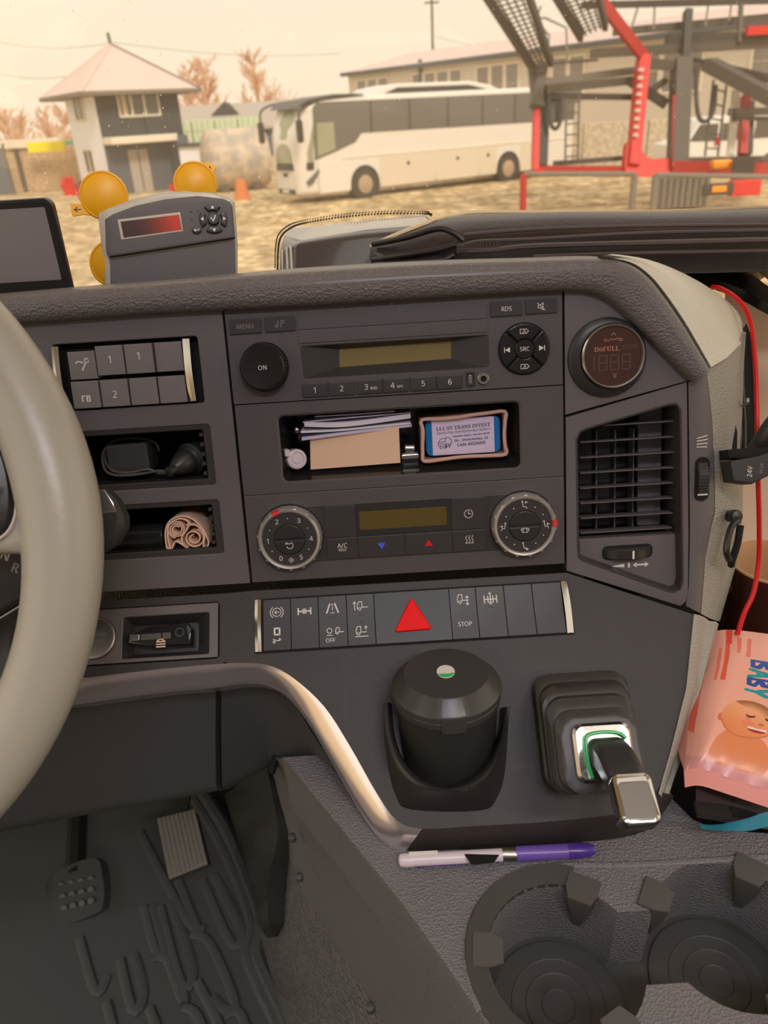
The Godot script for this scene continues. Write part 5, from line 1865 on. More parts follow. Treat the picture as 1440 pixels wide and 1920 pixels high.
func wheel() -> void:
	# steering wheel: rim, lower-right spoke and hub edge
	var axis: Vector3 = (Transform3D(Vector3(0.99813, -0.05439, 0.02772), Vector3(0.06105, 0.88934, -0.45314), Vector3(-0.00000, 0.45399, 0.89101), Vector3(0.00000, 2.75000, 0.00000))).basis.z
	var t := Node3D.new()
	t.name = "steering_wheel"
	add_child(t)
	tag(t, "worn grey leather steering wheel with black hub, in front of the driver's fascia", "steering wheel")
	t.transform = Transform3D((Transform3D(Vector3(0.99813, -0.05439, 0.02772), Vector3(0.06105, 0.88934, -0.45314), Vector3(-0.00000, 0.45399, 0.89101), Vector3(0.00000, 2.75000, 0.00000))).basis, Vector3(-0.394, 2.540, -0.403))
	cur_s = 0.001
	cur_o = Vector3.ZERO
	var m := mb()
	var path := []
	var rad := []
	for i in 120:
		var a := TAU * i / 120
		path.append(Vector3(cos(a) * 204.5, sin(a) * 204.5, 0))
		var g := absf(wrapf(rad_to_deg(a) - 12.0, -180, 180))
		rad.append(20.0 + 1.8 * exp(-g * g / 300.0))
	m.tube(path, rad, 28, true, 1.08)
	put(m, "rim", M.wheel, t, 60)
	# spoke joins the rim on the driver's right
	m = mb()
	m.slab(smooth([v2(60, 130), v2(140, 122), v2(186, 112), v2(204, 80), v2(208, 45), v2(203, 18), v2(188, 4), v2(165, 3), v2(120, 0), v2(60, -4)], 4, false), -24, 1, 8, 4)
	put(m, "spoke", M.wheel, t, 60)
	var hub := smooth([v2(-170, 70), v2(-100, 98), v2(0, 104), v2(100, 98), v2(140, 92), v2(160, 81), v2(171, 64), v2(176, 45), v2(176, 26), v2(168, 14), v2(148, 9), v2(100, 4), v2(0, -60), v2(-100, 4)], 4, true)
	m = mb()
	m.slab(hub, -40, 8, 5)
	put(m, "hub_cover", M.black, t, 30)
	m = mb()
	var lip := []
	for p in m.inset(hub, -1.2):
		lip.append(Vector3(p.x, p.y, 1.6))
	m.tube(lip, 1.6, 8, true)
	put(m, "hub_ring", M.trim, t)
	m = mb()
	m.slab(Mb.rr(132, 40, 160, 62, 8), 7, 10, 1.5)
	put(m, "wheel_key", M.black, t)
	# stalks behind the wheel
	var ts := Node3D.new()
	ts.name = "gear_stalk"
	add_child(ts)
	tag(ts, "black gear selector stalk lettered N and R below the wheel hub", "stalk")
	ts.transform = Transform3D((Transform3D(Vector3(0.99813, -0.05439, 0.02772), Vector3(0.06105, 0.88934, -0.45314), Vector3(-0.00000, 0.45399, 0.89101), Vector3(0.00000, 2.75000, 0.00000))).basis, Vector3(-0.243, 2.501, -0.434))
	cur_o = Vector3.ZERO
	m = mb()
	var dir := Vector3(cos(0.55), sin(0.55), 0)
	var nrm := Vector3(-sin(0.55), cos(0.55), 0)
	m.xf = Transform3D(Basis(dir, nrm, Vector3(0, 0, 1)), Vector3.ZERO)
	m.slab(Mb.rr(-60, -19, 26, 17, 6), -20, 0, 3, 2)
	put(m, "stalk_body", M.gloss, ts)
	m = mb()
	m.xf = Transform3D(Basis(dir, nrm, Vector3(0, 0, 1)), Vector3.ZERO)
	m.rbox(-60, -21, 26, -19.6, -18, -4, 0.3, 0.2)
	put(m, "edge_line", M.satin, ts)
	word(ts, "N", 6.2, Vector3(-4.4, 11.4, 0.2), M.white, -62.0 + 60.0 - 20.0, sans_bold)
	word(ts, "R", 6.2, Vector3(1.6, 3.0, 0.2), M.grey_print, -20.0, sans_bold)
	ts.get_child(2).position = Vector3(-0.0035, 0.0115, 0.0003)
	ts.get_child(3).position = Vector3(0.0028, 0.0035, 0.0003)
	var tw := Node3D.new()
	tw.name = "wiper_stalk"
	add_child(tw)
	tag(tw, "dark tapering wiper stalk end showing behind the right of the wheel rim", "stalk")
	tw.transform = Transform3D((Transform3D(Vector3(0.99813, -0.05439, 0.02772), Vector3(0.06105, 0.88934, -0.45314), Vector3(-0.00000, 0.45399, 0.89101), Vector3(0.00000, 2.75000, 0.00000))).basis, Vector3(-0.193, 2.510, -0.490))
	m = mb()
	m.loft([m.lift([v2(-30, 20), v2(-4, 19), v2(3, 12), v2(8.5, 0), v2(8.5, -8), v2(2, -20), v2(-10, -27), v2(-40, -26)], -16), m.lift([v2(-30, 20), v2(-4, 19), v2(3, 12), v2(8.5, 0), v2(8.5, -8), v2(2, -20), v2(-10, -27), v2(-40, -26)], -4), m.lift([v2(-28, 16), v2(-6, 15), v2(0, 9), v2(5, 0), v2(4, -8), v2(-1, -16), v2(-12, -22), v2(-38, -22)], 0)])
	put(m, "stalk_end", M.matt, tw)
	m = mb()
	m.slab([v2(-14, 19.6), v2(-4, 19), v2(2, 10), v2(4.4, 3), v2(-14, 2)], -3, 0.4, 0.8)
	put(m, "pale_cap", M.trim, tw)
	# steering column cowl below the hub
	var tcw := Node3D.new()
	tcw.name = "column_cowl"
	add_child(tcw)
	tag(tcw, "dark steering column cowl in the gap below the wheel hub", "cowl")
	tcw.transform = Transform3D((Transform3D(Vector3(0.99813, -0.05439, 0.02772), Vector3(0.06105, 0.88934, -0.45314), Vector3(-0.00000, 0.45399, 0.89101), Vector3(0.00000, 2.75000, 0.00000))).basis, Vector3(-0.341, 2.438, -0.470))
	m = mb()
	m.slab(Mb.rr(-120, -75, 66, 60, 25), -90, 0, 10)
	put(m, "cowl_shell", M.matt, tcw)


func dash_top() -> void:
	# tablet
	var tt := thing("tablet_screen", "black framed tablet screen at the windscreen, left of the grey control unit", "tablet", TAB, Vector3(-20, -8, 0))
	var m := mb()
	var c: Array = [Vector2(-64.1, 66.5), Vector2(20.2, 67.8), Vector2(29.8, 64.2), Vector2(31.4, 57.2), Vector2(29.8, -8.1), Vector2(-88.7, -9.5)]
	var tr := Vector2(27.3, 67)
	var br := Vector2(31.7, 1.9)
	var tl := Vector2(-72, 67.3)
	m.slab(Mb.rr(tl.x, br.y - 14, (tr.x + br.x) / 2 + 2, tr.y + 1, 7), -9, 0, 2, 2)
	put(m, "tablet_frame", M.gloss, tt)
	m = mb()
	var a := Vector2(24.3, 61.4)
	var b := Vector2(24.9, 7.3)
	m.rbox(tl.x + 8, b.y, (a.x + b.x) / 2 + 1, a.y, -0.5, 0.15, 1, 0)
	put(m, "screen", M.screen_grey, tt)
	# control unit with suction cups
	var tu := thing("control_unit", "grey refrigeration control unit with a small orange display held by yellow suction cups", "control unit", UNIT, Vector3(0, 0, 0))
	var face: Array = [Vector2(-47.3, 60.6), Vector2(-38.5, 64.5), Vector2(-16.2, 70.3), Vector2(10.3, 73.4), Vector2(32.2, 73.5), Vector2(49.4, 70.1), Vector2(61.2, 65.8), Vector2(65.9, 61.2), Vector2(63.6, 28.5), Vector2(56.4, -18.9), Vector2(-53.7, -7.9), Vector2(-48.5, 43.1)]
	m = mb()
	var fp := PackedVector2Array(face)
	m.slab(fp, -34, -3, 3.5, 3)
	put(m, "back_shell", M.unit_side, tu)
	m = mb()
	var fp2 := PackedVector2Array([Vector2(-41.7, 54.3), Vector2(-34.7, 57.9), Vector2(-15.3, 63.1), Vector2(9.1, 66.3), Vector2(35.5, 66.9), Vector2(56.3, 63.2), Vector2(61.7, 60.3), Vector2(63.3, 56.3), Vector2(61.7, 30.8), Vector2(-43.8, 24.4), Vector2(-45.3, 30.1)])
	m.slab(fp2, -4, 4, 2.5)
	put(m, "front_face", M.unit, tu)
	m = mb()
	m.slab(PackedVector2Array([Vector2(-43.7, 22.7), Vector2(61.4, 28.7), Vector2(54.6, -18.7), Vector2(-49.8, -12.7)]), -4, -0.5, 1)
	put(m, "lower_face", M.unit, tu)
	m = mb()
	m.slab(PackedVector2Array([Vector2(-31.7, 53.1), Vector2(19.4, 55), Vector2(19.5, 39.6), Vector2(-31.6, 37)]), 3, 4.4, 0.5)
	put(m, "display_frame", M.unit_side, tu)
	m = mb()
	var sq: Array = [Vector2(-29.5, 51.2), Vector2(18.2, 52.9), Vector2(18.4, 40.9), Vector2(-29.2, 38.5)]
	m.quad(Vector3(sq[0].x, sq[0].y, 4.6), Vector3(sq[1].x, sq[1].y, 4.6), Vector3(sq[2].x, sq[2].y, 4.6), Vector3(sq[3].x, sq[3].y, 4.6))
	m.uv = PackedVector2Array([v2(0, 0), v2(1, 0), v2(1, 1), v2(0, 0), v2(1, 1), v2(0, 1)])
	put(m, "display", M.screen_amber, tu)
	var kc := Vector2(45.7, 47.3)
	m = mb()
	m.lathe([v2(5, 3), v2(5, 6.4), v2(4.2, 7.2), v2(0, 7.4)], kc.x, kc.y, 24)
	var ok := put(m, "round_key", M.black, tu)
	mark(ok, [[v2(kc.x - 2, kc.y + 0.8), v2(kc.x - 0.3, kc.y - 2), v2(kc.x + 2, kc.y + 2.2)]], 0.8, 7.4, M.white)
	for i in 4:
		m = mb()
		var poly := []
		var mid := 90.0 * i - 4
		poly.append_array(arc(kc.x, kc.y, 11.6, mid - 36, mid + 36, 8))
		poly.append_array(arc(kc.x, kc.y, 6.6, mid + 32, mid - 32, 8))
		m.slab(poly, 3, 6.4, 0.9)
		var k := put(m, "arrow_key", M.black, tu)
		var g := deg_to_rad(mid)
		var e := Vector2(cos(g), sin(g))
		var f := Vector2(-e.y, e.x)
		m = mb()
		var p := kc + e * 9.0
		m.slab([p + e * 1.6, p - e * 1.0 + f * 1.5, p - e * 1.0 - f * 1.5], 6.4, 6.55)
		put(m, "marking", M.white, k)
	var ek := Vector2(30.6, 39.5)
	m = mb()
	m.slab(Mb.disc(ek.x, ek.y, 4.0, 20, 2.9), 3, 6, 0.8)
	var en := put(m, "enter_key", M.black, tu)
	mark(en, [[v2(ek.x + 2, ek.y + 0.8), v2(ek.x + 2, ek.y), v2(ek.x - 2, ek.y)], [v2(ek.x - 1, ek.y + 1), v2(ek.x - 2.2, ek.y), v2(ek.x - 1, ek.y - 1)]], 0.5, 6.05, M.white)
	for s in [Vector2(28.2, 54.7), Vector2(28.1, 48.7), Vector2(34, 54.7)]:
		m = mb()
		m.lathe([v2(0.8, 3.6), v2(0.6, 4.4), v2(0, 4.5)], s.x, s.y, 8)
		put(m, "indicator", M.matt, tu)
	var cups := [[Vector3(-40, 74.5, -60), Vector3(-75.4, 75.4, -60), 19.0], [Vector3(35.5, 78.4, -60), Vector3(53.3, 105.4, -60), 17.6], [Vector3(-42, 20, -60), Vector3(-60.5, -3.7, -60), 19.0]]
	for s in cups:
		var o: Vector3 = s[0]
		m = mb()
		m.lathe([v2(s[2] * 0.95, -9), v2(s[2] + 0.6, -8), v2(s[2], -6.4), v2(s[2] - 1.0, -6.2), v2(s[2] - 1.6, -6.8), v2(s[2] * 0.75, -5.0), v2(s[2] * 0.4, -3.4), v2(3, -3), v2(0, -3)], o.x, o.y, 48)
		var cup := put(m, "suction_cup", M.yellow, tu)
		var e: Vector3 = s[1]
		var d := Vector2(e.x - o.x, e.y - o.y)
		var l := d.length()
		m = mb()
		m.xf = Transform3D(Basis(Vector3(d.x / l, d.y / l, 0), Vector3(-d.y / l, d.x / l, 0), Vector3(0, 0, 1)), o)
		m.slab([v2(s[2] * 0.9, -5.6), v2(l - 9, -4.6), v2(l - 1, -5.4), v2(l, -4.6), v2(l, 4.6), v2(l - 1, 5.4), v2(l - 9, 4.6), v2(s[2] * 0.9, 5.6)], -8.4, -6.6, 0.4)
		put(m, "pull_tab", M.yellow, cup)
		m = mb()
		m.xf = Transform3D(Basis(Vector3(d.x / l, d.y / l, 0), Vector3(-d.y / l, d.x / l, 0), Vector3(0, 0, 1)), o)
		m.strokes([[v2(l - 8, 0), v2(l - 3, 0)], [v2(l - 5, 1.8), v2(l - 2.8, 0), v2(l - 5, -1.8)]], 0.9, -6.6)
		put(m, "marking", M.arrow, cup)
	# box shaped housing against the glass
	var th := Node3D.new()
	th.name = "sensor_housing"
	add_child(th)
	tag(th, "black wedge shaped sensor housing at the windscreen behind the folded leather bag", "housing")
	cur_o = Vector3(-0.018, 2.614, -0.829)
	cur_s = 1.0
	th.position = cur_o
	m = mb()
	var rings := []
	for s in [[[Vector3(-0.094, 2.599, -0.821), Vector3(-0.091, 2.633, -0.838), Vector3(-0.088, 2.644, -0.866), Vector3(-0.083, 2.646, -0.912), Vector3(-0.081, 2.582, -0.902)], 0], [[Vector3(-0.074, 2.599, -0.799), Vector3(-0.072, 2.639, -0.819), Vector3(-0.067, 2.643, -0.832), Vector3(-0.053, 2.644, -0.934), Vector3(-0.046, 2.577, -0.922)], 0], [[Vector3(-0.008, 2.596, -0.797), Vector3(-0.005, 2.642, -0.820), Vector3(-0.001, 2.649, -0.835), Vector3(0.012, 2.645, -0.957), Vector3(0.016, 2.569, -0.940)], 0], [[Vector3(0.057, 2.592, -0.795), Vector3(0.060, 2.642, -0.821), Vector3(0.061, 2.650, -0.836), Vector3(0.069, 2.645, -0.968), Vector3(0.068, 2.565, -0.949)], 0], [[Vector3(0.074, 2.589, -0.805), Vector3(0.077, 2.635, -0.828), Vector3(0.076, 2.639, -0.841), Vector3(0.079, 2.638, -0.964), Vector3(0.087, 2.564, -0.949)], 0]]:
		rings.append(PackedVector3Array(s[0]))
	m.loft(rings)
	put(m, "housing_shell", M.housing, th, 50)
	for i in 3:
		m = mb()
		var x := 531.0 + i * 8.0
		var pa := [Vector3(-0.089, 2.604, -0.820), Vector3(-0.083, 2.605, -0.814), Vector3(-0.078, 2.606, -0.807)]
		var pb := [Vector3(-0.088, 2.634, -0.836), Vector3(-0.083, 2.637, -0.830), Vector3(-0.078, 2.639, -0.824)]
		m.beam(pa[i], pb[i], 0.0022, 0.003, Vector3.BACK)
		put(m, "vent_rib", M.unit_side, th)
	m = mb()
	var dots: Array = smooth([Vector3(-0.110, 2.594, -0.964), Vector3(-0.108, 2.614, -0.975), Vector3(-0.104, 2.628, -0.981), Vector3(-0.093, 2.637, -0.986), Vector3(-0.075, 2.642, -0.989), Vector3(-0.030, 2.646, -0.991), Vector3(0.022, 2.647, -0.991), Vector3(0.073, 2.644, -0.990), Vector3(0.078, 2.642, -0.989)], 14)
	for i in dots.size():
		for r in 2:
			var p: Vector3 = dots[i] + Vector3(-0.0028 * r, 0.0026 * r, 0)
			var ring := []
			m.loft([m_disc(p, 0.0013 - 0.0004 * r), m_disc(p + Vector3(0, 0, -0.0006), 0.0013 - 0.0004 * r)])
	put(m, "edge_dots", M.gap, th, 38, "stuff")
	# folded leather bag
	var tb := Node3D.new()
	tb.name = "leather_bag"
	add_child(tb)
	tag(tb, "folded dark brown leather bag with zips lying across the dash top", "bag")
	cur_o = Vector3(0.188, 2.613, -0.761)
	tb.position = cur_o
	m = mb()
	rings = []
	for s in [[Vector3(0.002, 2.639, -0.763), Vector3(0.003, 2.642, -0.775), Vector3(0.007, 2.642, -0.798), Vector3(0.012, 2.627, -0.835), Vector3(0.007, 2.616, -0.807), Vector3(0.002, 2.630, -0.758)], [Vector3(0.023, 2.628, -0.729), Vector3(0.024, 2.649, -0.756), Vector3(0.034, 2.648, -0.801), Vector3(0.049, 2.627, -0.902), Vector3(0.046, 2.601, -0.889), Vector3(0.025, 2.623, -0.744)], [Vector3(0.058, 2.629, -0.713), Vector3(0.061, 2.658, -0.756), Vector3(0.076, 2.658, -0.817), Vector3(0.103, 2.630, -0.971), Vector3(0.100, 2.587, -0.950), Vector3(0.062, 2.623, -0.732)], [Vector3(0.089, 2.627, -0.712), Vector3(0.094, 2.660, -0.751), Vector3(0.115, 2.658, -0.829), Vector3(0.152, 2.626, -1.003), Vector3(0.149, 2.580, -0.979), Vector3(0.094, 2.621, -0.731)], [Vector3(0.170, 2.623, -0.710), Vector3(0.178, 2.658, -0.750), Vector3(0.206, 2.654, -0.826), Vector3(0.269, 2.617, -1.021), Vector3(0.266, 2.570, -0.997), Vector3(0.177, 2.617, -0.729)], [Vector3(0.269, 2.614, -0.716), Vector3(0.279, 2.651, -0.758), Vector3(0.318, 2.647, -0.834), Vector3(0.411, 2.607, -1.038), Vector3(0.408, 2.559, -1.014), Vector3(0.279, 2.607, -0.735)], [Vector3(0.371, 2.607, -0.735), Vector3(0.384, 2.645, -0.777), Vector3(0.426, 2.643, -0.854), Vector3(0.533, 2.606, -1.049), Vector3(0.529, 2.550, -1.021), Vector3(0.383, 2.600, -0.754)], [Vector3(0.473, 2.598, -0.753), Vector3(0.489, 2.638, -0.796), Vector3(0.540, 2.637, -0.874), Vector3(0.670, 2.599, -1.068), Vector3(0.666, 2.540, -1.038), Vector3(0.488, 2.591, -0.772)]]:
		rings.append(PackedVector3Array(smooth(s, 3, true)))
	m.loft(rings)
	put(m, "bag_body", M.bag_leather, tb, 60)
	var zi := 0
	for z in [[Vector3(0.081, 2.645, -0.710), Vector3(0.099, 2.648, -0.715), Vector3(0.147, 2.647, -0.716), Vector3(0.245, 2.645, -0.726), Vector3(0.370, 2.638, -0.745), Vector3(0.462, 2.632, -0.765)], [Vector3(0.080, 2.642, -0.708), Vector3(0.108, 2.641, -0.708), Vector3(0.146, 2.642, -0.710), Vector3(0.243, 2.638, -0.717), Vector3(0.367, 2.631, -0.736), Vector3(0.458, 2.625, -0.755)], [Vector3(0.086, 2.653, -0.725), Vector3(0.148, 2.654, -0.725), Vector3(0.247, 2.650, -0.735), Vector3(0.376, 2.641, -0.758), Vector3(0.468, 2.636, -0.778)], [Vector3(0.145, 2.634, -0.704), Vector3(0.242, 2.630, -0.713), Vector3(0.367, 2.622, -0.732), Vector3(0.457, 2.616, -0.751)]]:
		m = mb()
		m.tube(smooth(z, 6), 0.0016 if zi != 1 else 0.0024, 6)
		put(m, "zip" if zi < 2 else "seam", M.zip, tb)
		zi += 1
	m = mb()
	var te := smooth([Vector3(0.078, 2.644, -0.705), Vector3(0.089, 2.646, -0.706), Vector3(0.101, 2.647, -0.707), Vector3(0.115, 2.646, -0.708)], 5)
	for p in te:
		m.beam(p + Vector3(0, -0.0035, 0), p + Vector3(0, 0.0035, 0.001), 0.0012, 0.0012, Vector3.BACK)
	put(m, "zip_teeth", M.zip, tb, 38, "stuff")
	# creases of the gathered end
	for z in [[Vector3(0.005, 2.645, -0.760), Vector3(0.034, 2.652, -0.736), Vector3(0.063, 2.659, -0.728), Vector3(0.076, 2.656, -0.721), Vector3(0.085, 2.649, -0.717)], [Vector3(0.004, 2.632, -0.748), Vector3(0.033, 2.638, -0.729), Vector3(0.062, 2.642, -0.720), Vector3(0.083, 2.647, -0.716)], [Vector3(0.005, 2.629, -0.741), Vector3(0.038, 2.632, -0.725), Vector3(0.066, 2.634, -0.716), Vector3(0.076, 2.637, -0.717)]]:
		m = mb()
		m.tube(smooth(z, 6), [0.0015, 0.003, 0.003, 0.003, 0.0015] if false else 0.0028, 7)
		put(m, "fold", M.bag_leather, tb, 60)
	m = mb()
	m.tube(smooth([Vector3(0.003, 2.641, -0.770), Vector3(0.026, 2.651, -0.763), Vector3(0.065, 2.661, -0.774), Vector3(0.086, 2.660, -0.807), Vector3(0.114, 2.660, -0.824), Vector3(0.205, 2.655, -0.821), Vector3(0.316, 2.649, -0.830), Vector3(0.418, 2.645, -0.850), Vector3(0.531, 2.639, -0.869)], 6), 0.0022, 7)
	put(m, "edge_piping", M.rope, tb)


func m_disc(p: Vector3, r: float) -> PackedVector3Array:
	var a := PackedVector3Array()
	for i in 8:
		a.append(p + Vector3(cos(TAU * i / 8) * r, sin(TAU * i / 8) * r, 0))
	return a


func passenger_side() -> void:
	cur_s = 1.0
	# black shelf rim and the beige dash beyond it
	var t := Node3D.new()
	t.name = "passenger_dash"
	add_child(t)
	tag(t, "beige passenger side dash with black curved shelf rim at the frame edge", "dashboard")
	cur_o = Vector3(0.544, 2.365, -0.926)
	t.position = cur_o
	var m := mb()
	m.loft([PackedVector3Array([Vector3(0.422, 2.547, -0.929), Vector3(0.764, 2.529, -0.920), Vector3(0.800, 2.074, -0.778), Vector3(0.401, 2.096, -0.789)]), PackedVector3Array([Vector3(0.504, 2.508, -1.111), Vector3(0.913, 2.485, -1.100), Vector3(0.960, 1.939, -0.933), Vector3(0.481, 1.965, -0.947)])])
	put(m, "beige_lining", M.cream, t)
	m = mb()
	var rim: Array = smooth([Vector3(0.273, 2.602, -0.778), Vector3(0.302, 2.599, -0.776), Vector3(0.329, 2.595, -0.763), Vector3(0.357, 2.584, -0.746), Vector3(0.369, 2.577, -0.731), Vector3(0.388, 2.566, -0.714), Vector3(0.416, 2.542, -0.702)], 5)
	var r2: Array = smooth([Vector3(0.286, 2.602, -0.822), Vector3(0.319, 2.599, -0.821), Vector3(0.357, 2.594, -0.818), Vector3(0.385, 2.587, -0.803), Vector3(0.400, 2.576, -0.787), Vector3(0.421, 2.561, -0.768), Vector3(0.451, 2.537, -0.756)], 5)
	var rings := []
	for i in rim.size():
		var a: Vector3 = rim[i]
		var b: Vector3 = r2[i]
		rings.append(PackedVector3Array([a, a.lerp(b, 0.3) + Vector3(0, 0.004, 0), b + Vector3(0, 0.002, 0), b, b + Vector3(0, -0.012, -0.005), a + Vector3(0, -0.01, 0)]))
	m.loft(rings)
	put(m, "shelf_rim", M.gloss, t, 50)
	m = mb()
	m.tube(smooth([Vector3(0.347, 2.595, -0.808), Vector3(0.377, 2.589, -0.793), Vector3(0.395, 2.576, -0.776), Vector3(0.415, 2.560, -0.756)], 6), 0.0016, 6)
	put(m, "rim_bead", M.trim, t)
	# rope
	cur_o = Vector3(0.476, 2.556, -0.967)
	var tr := Node3D.new()
	tr.name = "twisted_rope"
	add_child(tr)
	tag(tr, "thick cream twisted rope lying under the leather bag at the windscreen corner", "rope")
	tr.position = cur_o
	var e0 := Vector3(0.410, 2.568, -0.918)
	var e1 := Vector3(0.624, 2.551, -0.909)
	for s in 2:
		m = mb()
		var pts := []
		for i in 90:
			var w := i / 89.0
			var a := w * 46.0 + s * PI
			pts.append(e0.lerp(e1, w) + Vector3(0, cos(a) * 0.0035, sin(a) * 0.0035))
		m.tube(pts, 0.0042, 7)
		put(m, "strand", M.rope, tr)
	# woven light mesh bit in the gap beneath the rim
	# black slot in the side cover and its hooks
	var ta := Node3D.new()
	ta.name = "side_socket"
	add_child(ta)
	tag(ta, "dark upright recess with socket on the right flank of the dash, behind the red cable", "socket")
	cur_o = Vector3(0.317, 2.514, -0.621)
	ta.position = cur_o
	m = mb()
	m.loft([PackedVector3Array([Vector3(0.317, 2.563, -0.659), Vector3(0.328, 2.572, -0.672), Vector3(0.331, 2.558, -0.660), Vector3(0.321, 2.465, -0.596), Vector3(0.309, 2.466, -0.596), Vector3(0.313, 2.513, -0.626)]), PackedVector3Array([Vector3(0.341, 2.546, -0.704), Vector3(0.351, 2.552, -0.719), Vector3(0.352, 2.546, -0.704), Vector3(0.343, 2.444, -0.641), Vector3(0.334, 2.444, -0.641), Vector3(0.335, 2.497, -0.668)])])
	put(m, "recess", M.gap, ta)
	m = mb()
	m.tube(smooth([Vector3(0.318, 2.561, -0.653), Vector3(0.314, 2.530, -0.633), Vector3(0.312, 2.498, -0.613), Vector3(0.307, 2.468, -0.592)], 5), 0.0016, 6)
	put(m, "recess_lip", M.satin_dark, ta)
	m = mb()
	m.tube(smooth([Vector3(0.309, 2.516, -0.616), Vector3(0.310, 2.520, -0.612), Vector3(0.311, 2.523, -0.614)], 5), 0.0016, 6)
	put(m, "metal_hook", M.satin, ta)
	m = mb()
	m.loft([PackedVector3Array([Vector3(0.292, 2.509, -0.601), Vector3(0.296, 2.512, -0.602), Vector3(0.296, 2.502, -0.592), Vector3(0.292, 2.489, -0.580), Vector3(0.287, 2.490, -0.580)]), PackedVector3Array([Vector3(0.299, 2.503, -0.615), Vector3(0.303, 2.506, -0.617), Vector3(0.303, 2.496, -0.606), Vector3(0.299, 2.483, -0.593), Vector3(0.294, 2.484, -0.594)])])
	put(m, "finger_recess", M.gap, ta)
	# plug
	var tp := Node3D.new()
	tp.name = "power_plug"
	add_child(tp)
	tag(tp, "flat black plug lettered 24V in the socket at the right of the dash", "plug")
	var pf := Transform3D((Transform3D(Vector3(0.99813, -0.05439, 0.02772), Vector3(0.06105, 0.88934, -0.45314), Vector3(-0.00000, 0.45399, 0.89101), Vector3(0.00000, 2.75000, 0.00000))).basis, Vector3(0.284, 2.492, -0.542))
	tp.transform = pf
	cur_o = Vector3.ZERO
	cur_s = 0.001
	m = mb()
	m.slab([v2(-15.5, 6), v2(-13, -10), v2(2, -12), v2(20, -3), v2(40, 4), v2(40, 22), v2(20, 15), v2(6, 10)], -16, 4, 2.5, 2)
	put(m, "plug_body", M.matt, tp)
	m = mb()
	m.slab([v2(-15.5, 8), v2(-16, 15), v2(40, 19), v2(40, 9), v2(10, 8)], -20, 1, 1.5, 1)
	put(m, "plug_rim", M.gap, tp)
	word(tp, "24V", 3.7, Vector3(-0.5, -2.4, 4.1), M.white, 86)
	word(tp, "DC24", 2.4, Vector3(8.5, 0, 4.1), M.grey_print, 84)
	cur_s = 1.0
	cur_o = Vector3(0.306, 2.494, -0.565)
	m = mb()
	m.tube(smooth([Vector3(0.295, 2.492, -0.559), Vector3(0.300, 2.503, -0.559), Vector3(0.306, 2.520, -0.556), Vector3(0.328, 2.541, -0.567)], 6), 0.0085, 12)
	solo(m, "black_lead", M.black, WORLD, "thick black lead leaving the 24V plug towards the passenger side", "cable")
	# ring hook below the plug
	cur_o = Vector3(0.284, 2.429, -0.544)
	var th := Node3D.new()
	th.name = "hook"
	add_child(th)
	tag(th, "dark metal bag hook with round head under the 24V plug", "hook")
	th.position = cur_o
	m = mb()
	var hc := Vector3(0.284, 2.448, -0.547)
	m.xf = Transform3D((Transform3D(Vector3(0.99813, -0.05439, 0.02772), Vector3(0.06105, 0.88934, -0.45314), Vector3(-0.00000, 0.45399, 0.89101), Vector3(0.00000, 2.75000, 0.00000))).basis, hc)
	m.lathe([v2(0.0052, -0.01), v2(0.0052, 0), v2(0.0042, 0.002), v2(0, 0.0025)], 0, 0, 24)
	put(m, "hook_head", M.satin_dark, th)
	m = mb()
	m.tube(smooth([Vector3(0.284, 2.446, -0.543), Vector3(0.277, 2.444, -0.538), Vector3(0.272, 2.437, -0.531), Vector3(0.270, 2.428, -0.526), Vector3(0.274, 2.419, -0.527)], 6), 0.0026, 8)
	put(m, "hook_arm", M.satin_dark, th)
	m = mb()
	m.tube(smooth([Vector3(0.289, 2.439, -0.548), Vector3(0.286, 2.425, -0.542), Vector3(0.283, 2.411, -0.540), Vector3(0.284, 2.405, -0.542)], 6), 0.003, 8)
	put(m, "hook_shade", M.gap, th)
	# red cable
	cur_o = Vector3(0.310, 2.506, -0.594)
	m = mb()
	m.tube(smooth([Vector3(0.309, 2.597, -0.708), Vector3(0.312, 2.598, -0.697), Vector3(0.317, 2.594, -0.678), Vector3(0.321, 2.586, -0.663), Vector3(0.321, 2.572, -0.645), Vector3(0.317, 2.543, -0.619), Vector3(0.313, 2.505, -0.594), Vector3(0.311, 2.466, -0.574), Vector3(0.312, 2.432, -0.562), Vector3(0.312, 2.402, -0.552), Vector3(0.306, 2.378, -0.540), Vector3(0.297, 2.363, -0.532), Vector3(0.290, 2.347, -0.524)], 6), 0.0021, 10)
	solo(m, "red_cable", M.red_plastic, WORLD, "thin bright red cable hanging down the right flank of the dash", "cable")
	# mug
	var mc := Vector3(0.361, 2.359, -0.609)
	var tm := outdoor("mug", "large brown mug with cream inside standing behind the pink wipes pack", "mug", mc + Vector3(0, -0.11, 0))
	m = mb()
	m.xf = Transform3D(Basis(Vector3(1, 0, 0), Vector3(0, 0, -1), Vector3(0, 1, 0)), Vector3.ZERO)
	m.lathe([v2(0.03, 0), v2(0.034, 0.002), v2(0.038, 0.05), v2(0.041, 0.112), v2(0.0395, 0.11), v2(0.036, 0.012)], 0, 0, 40)
	m.loft([m.lift(Mb.disc(0, 0, 0.041, 40), 0.11), m.lift(Mb.disc(0, 0, 0.0405, 40), 0.1135), m.lift(Mb.disc(0, 0, 0.0385, 40), 0.1135)], false, false)
	put(m, "mug_body", M.mug_brown, tm)
	m = mb()
	m.xf = Transform3D(Basis(Vector3(1, 0, 0), Vector3(0, 0, -1), Vector3(0, 1, 0)), Vector3.ZERO)
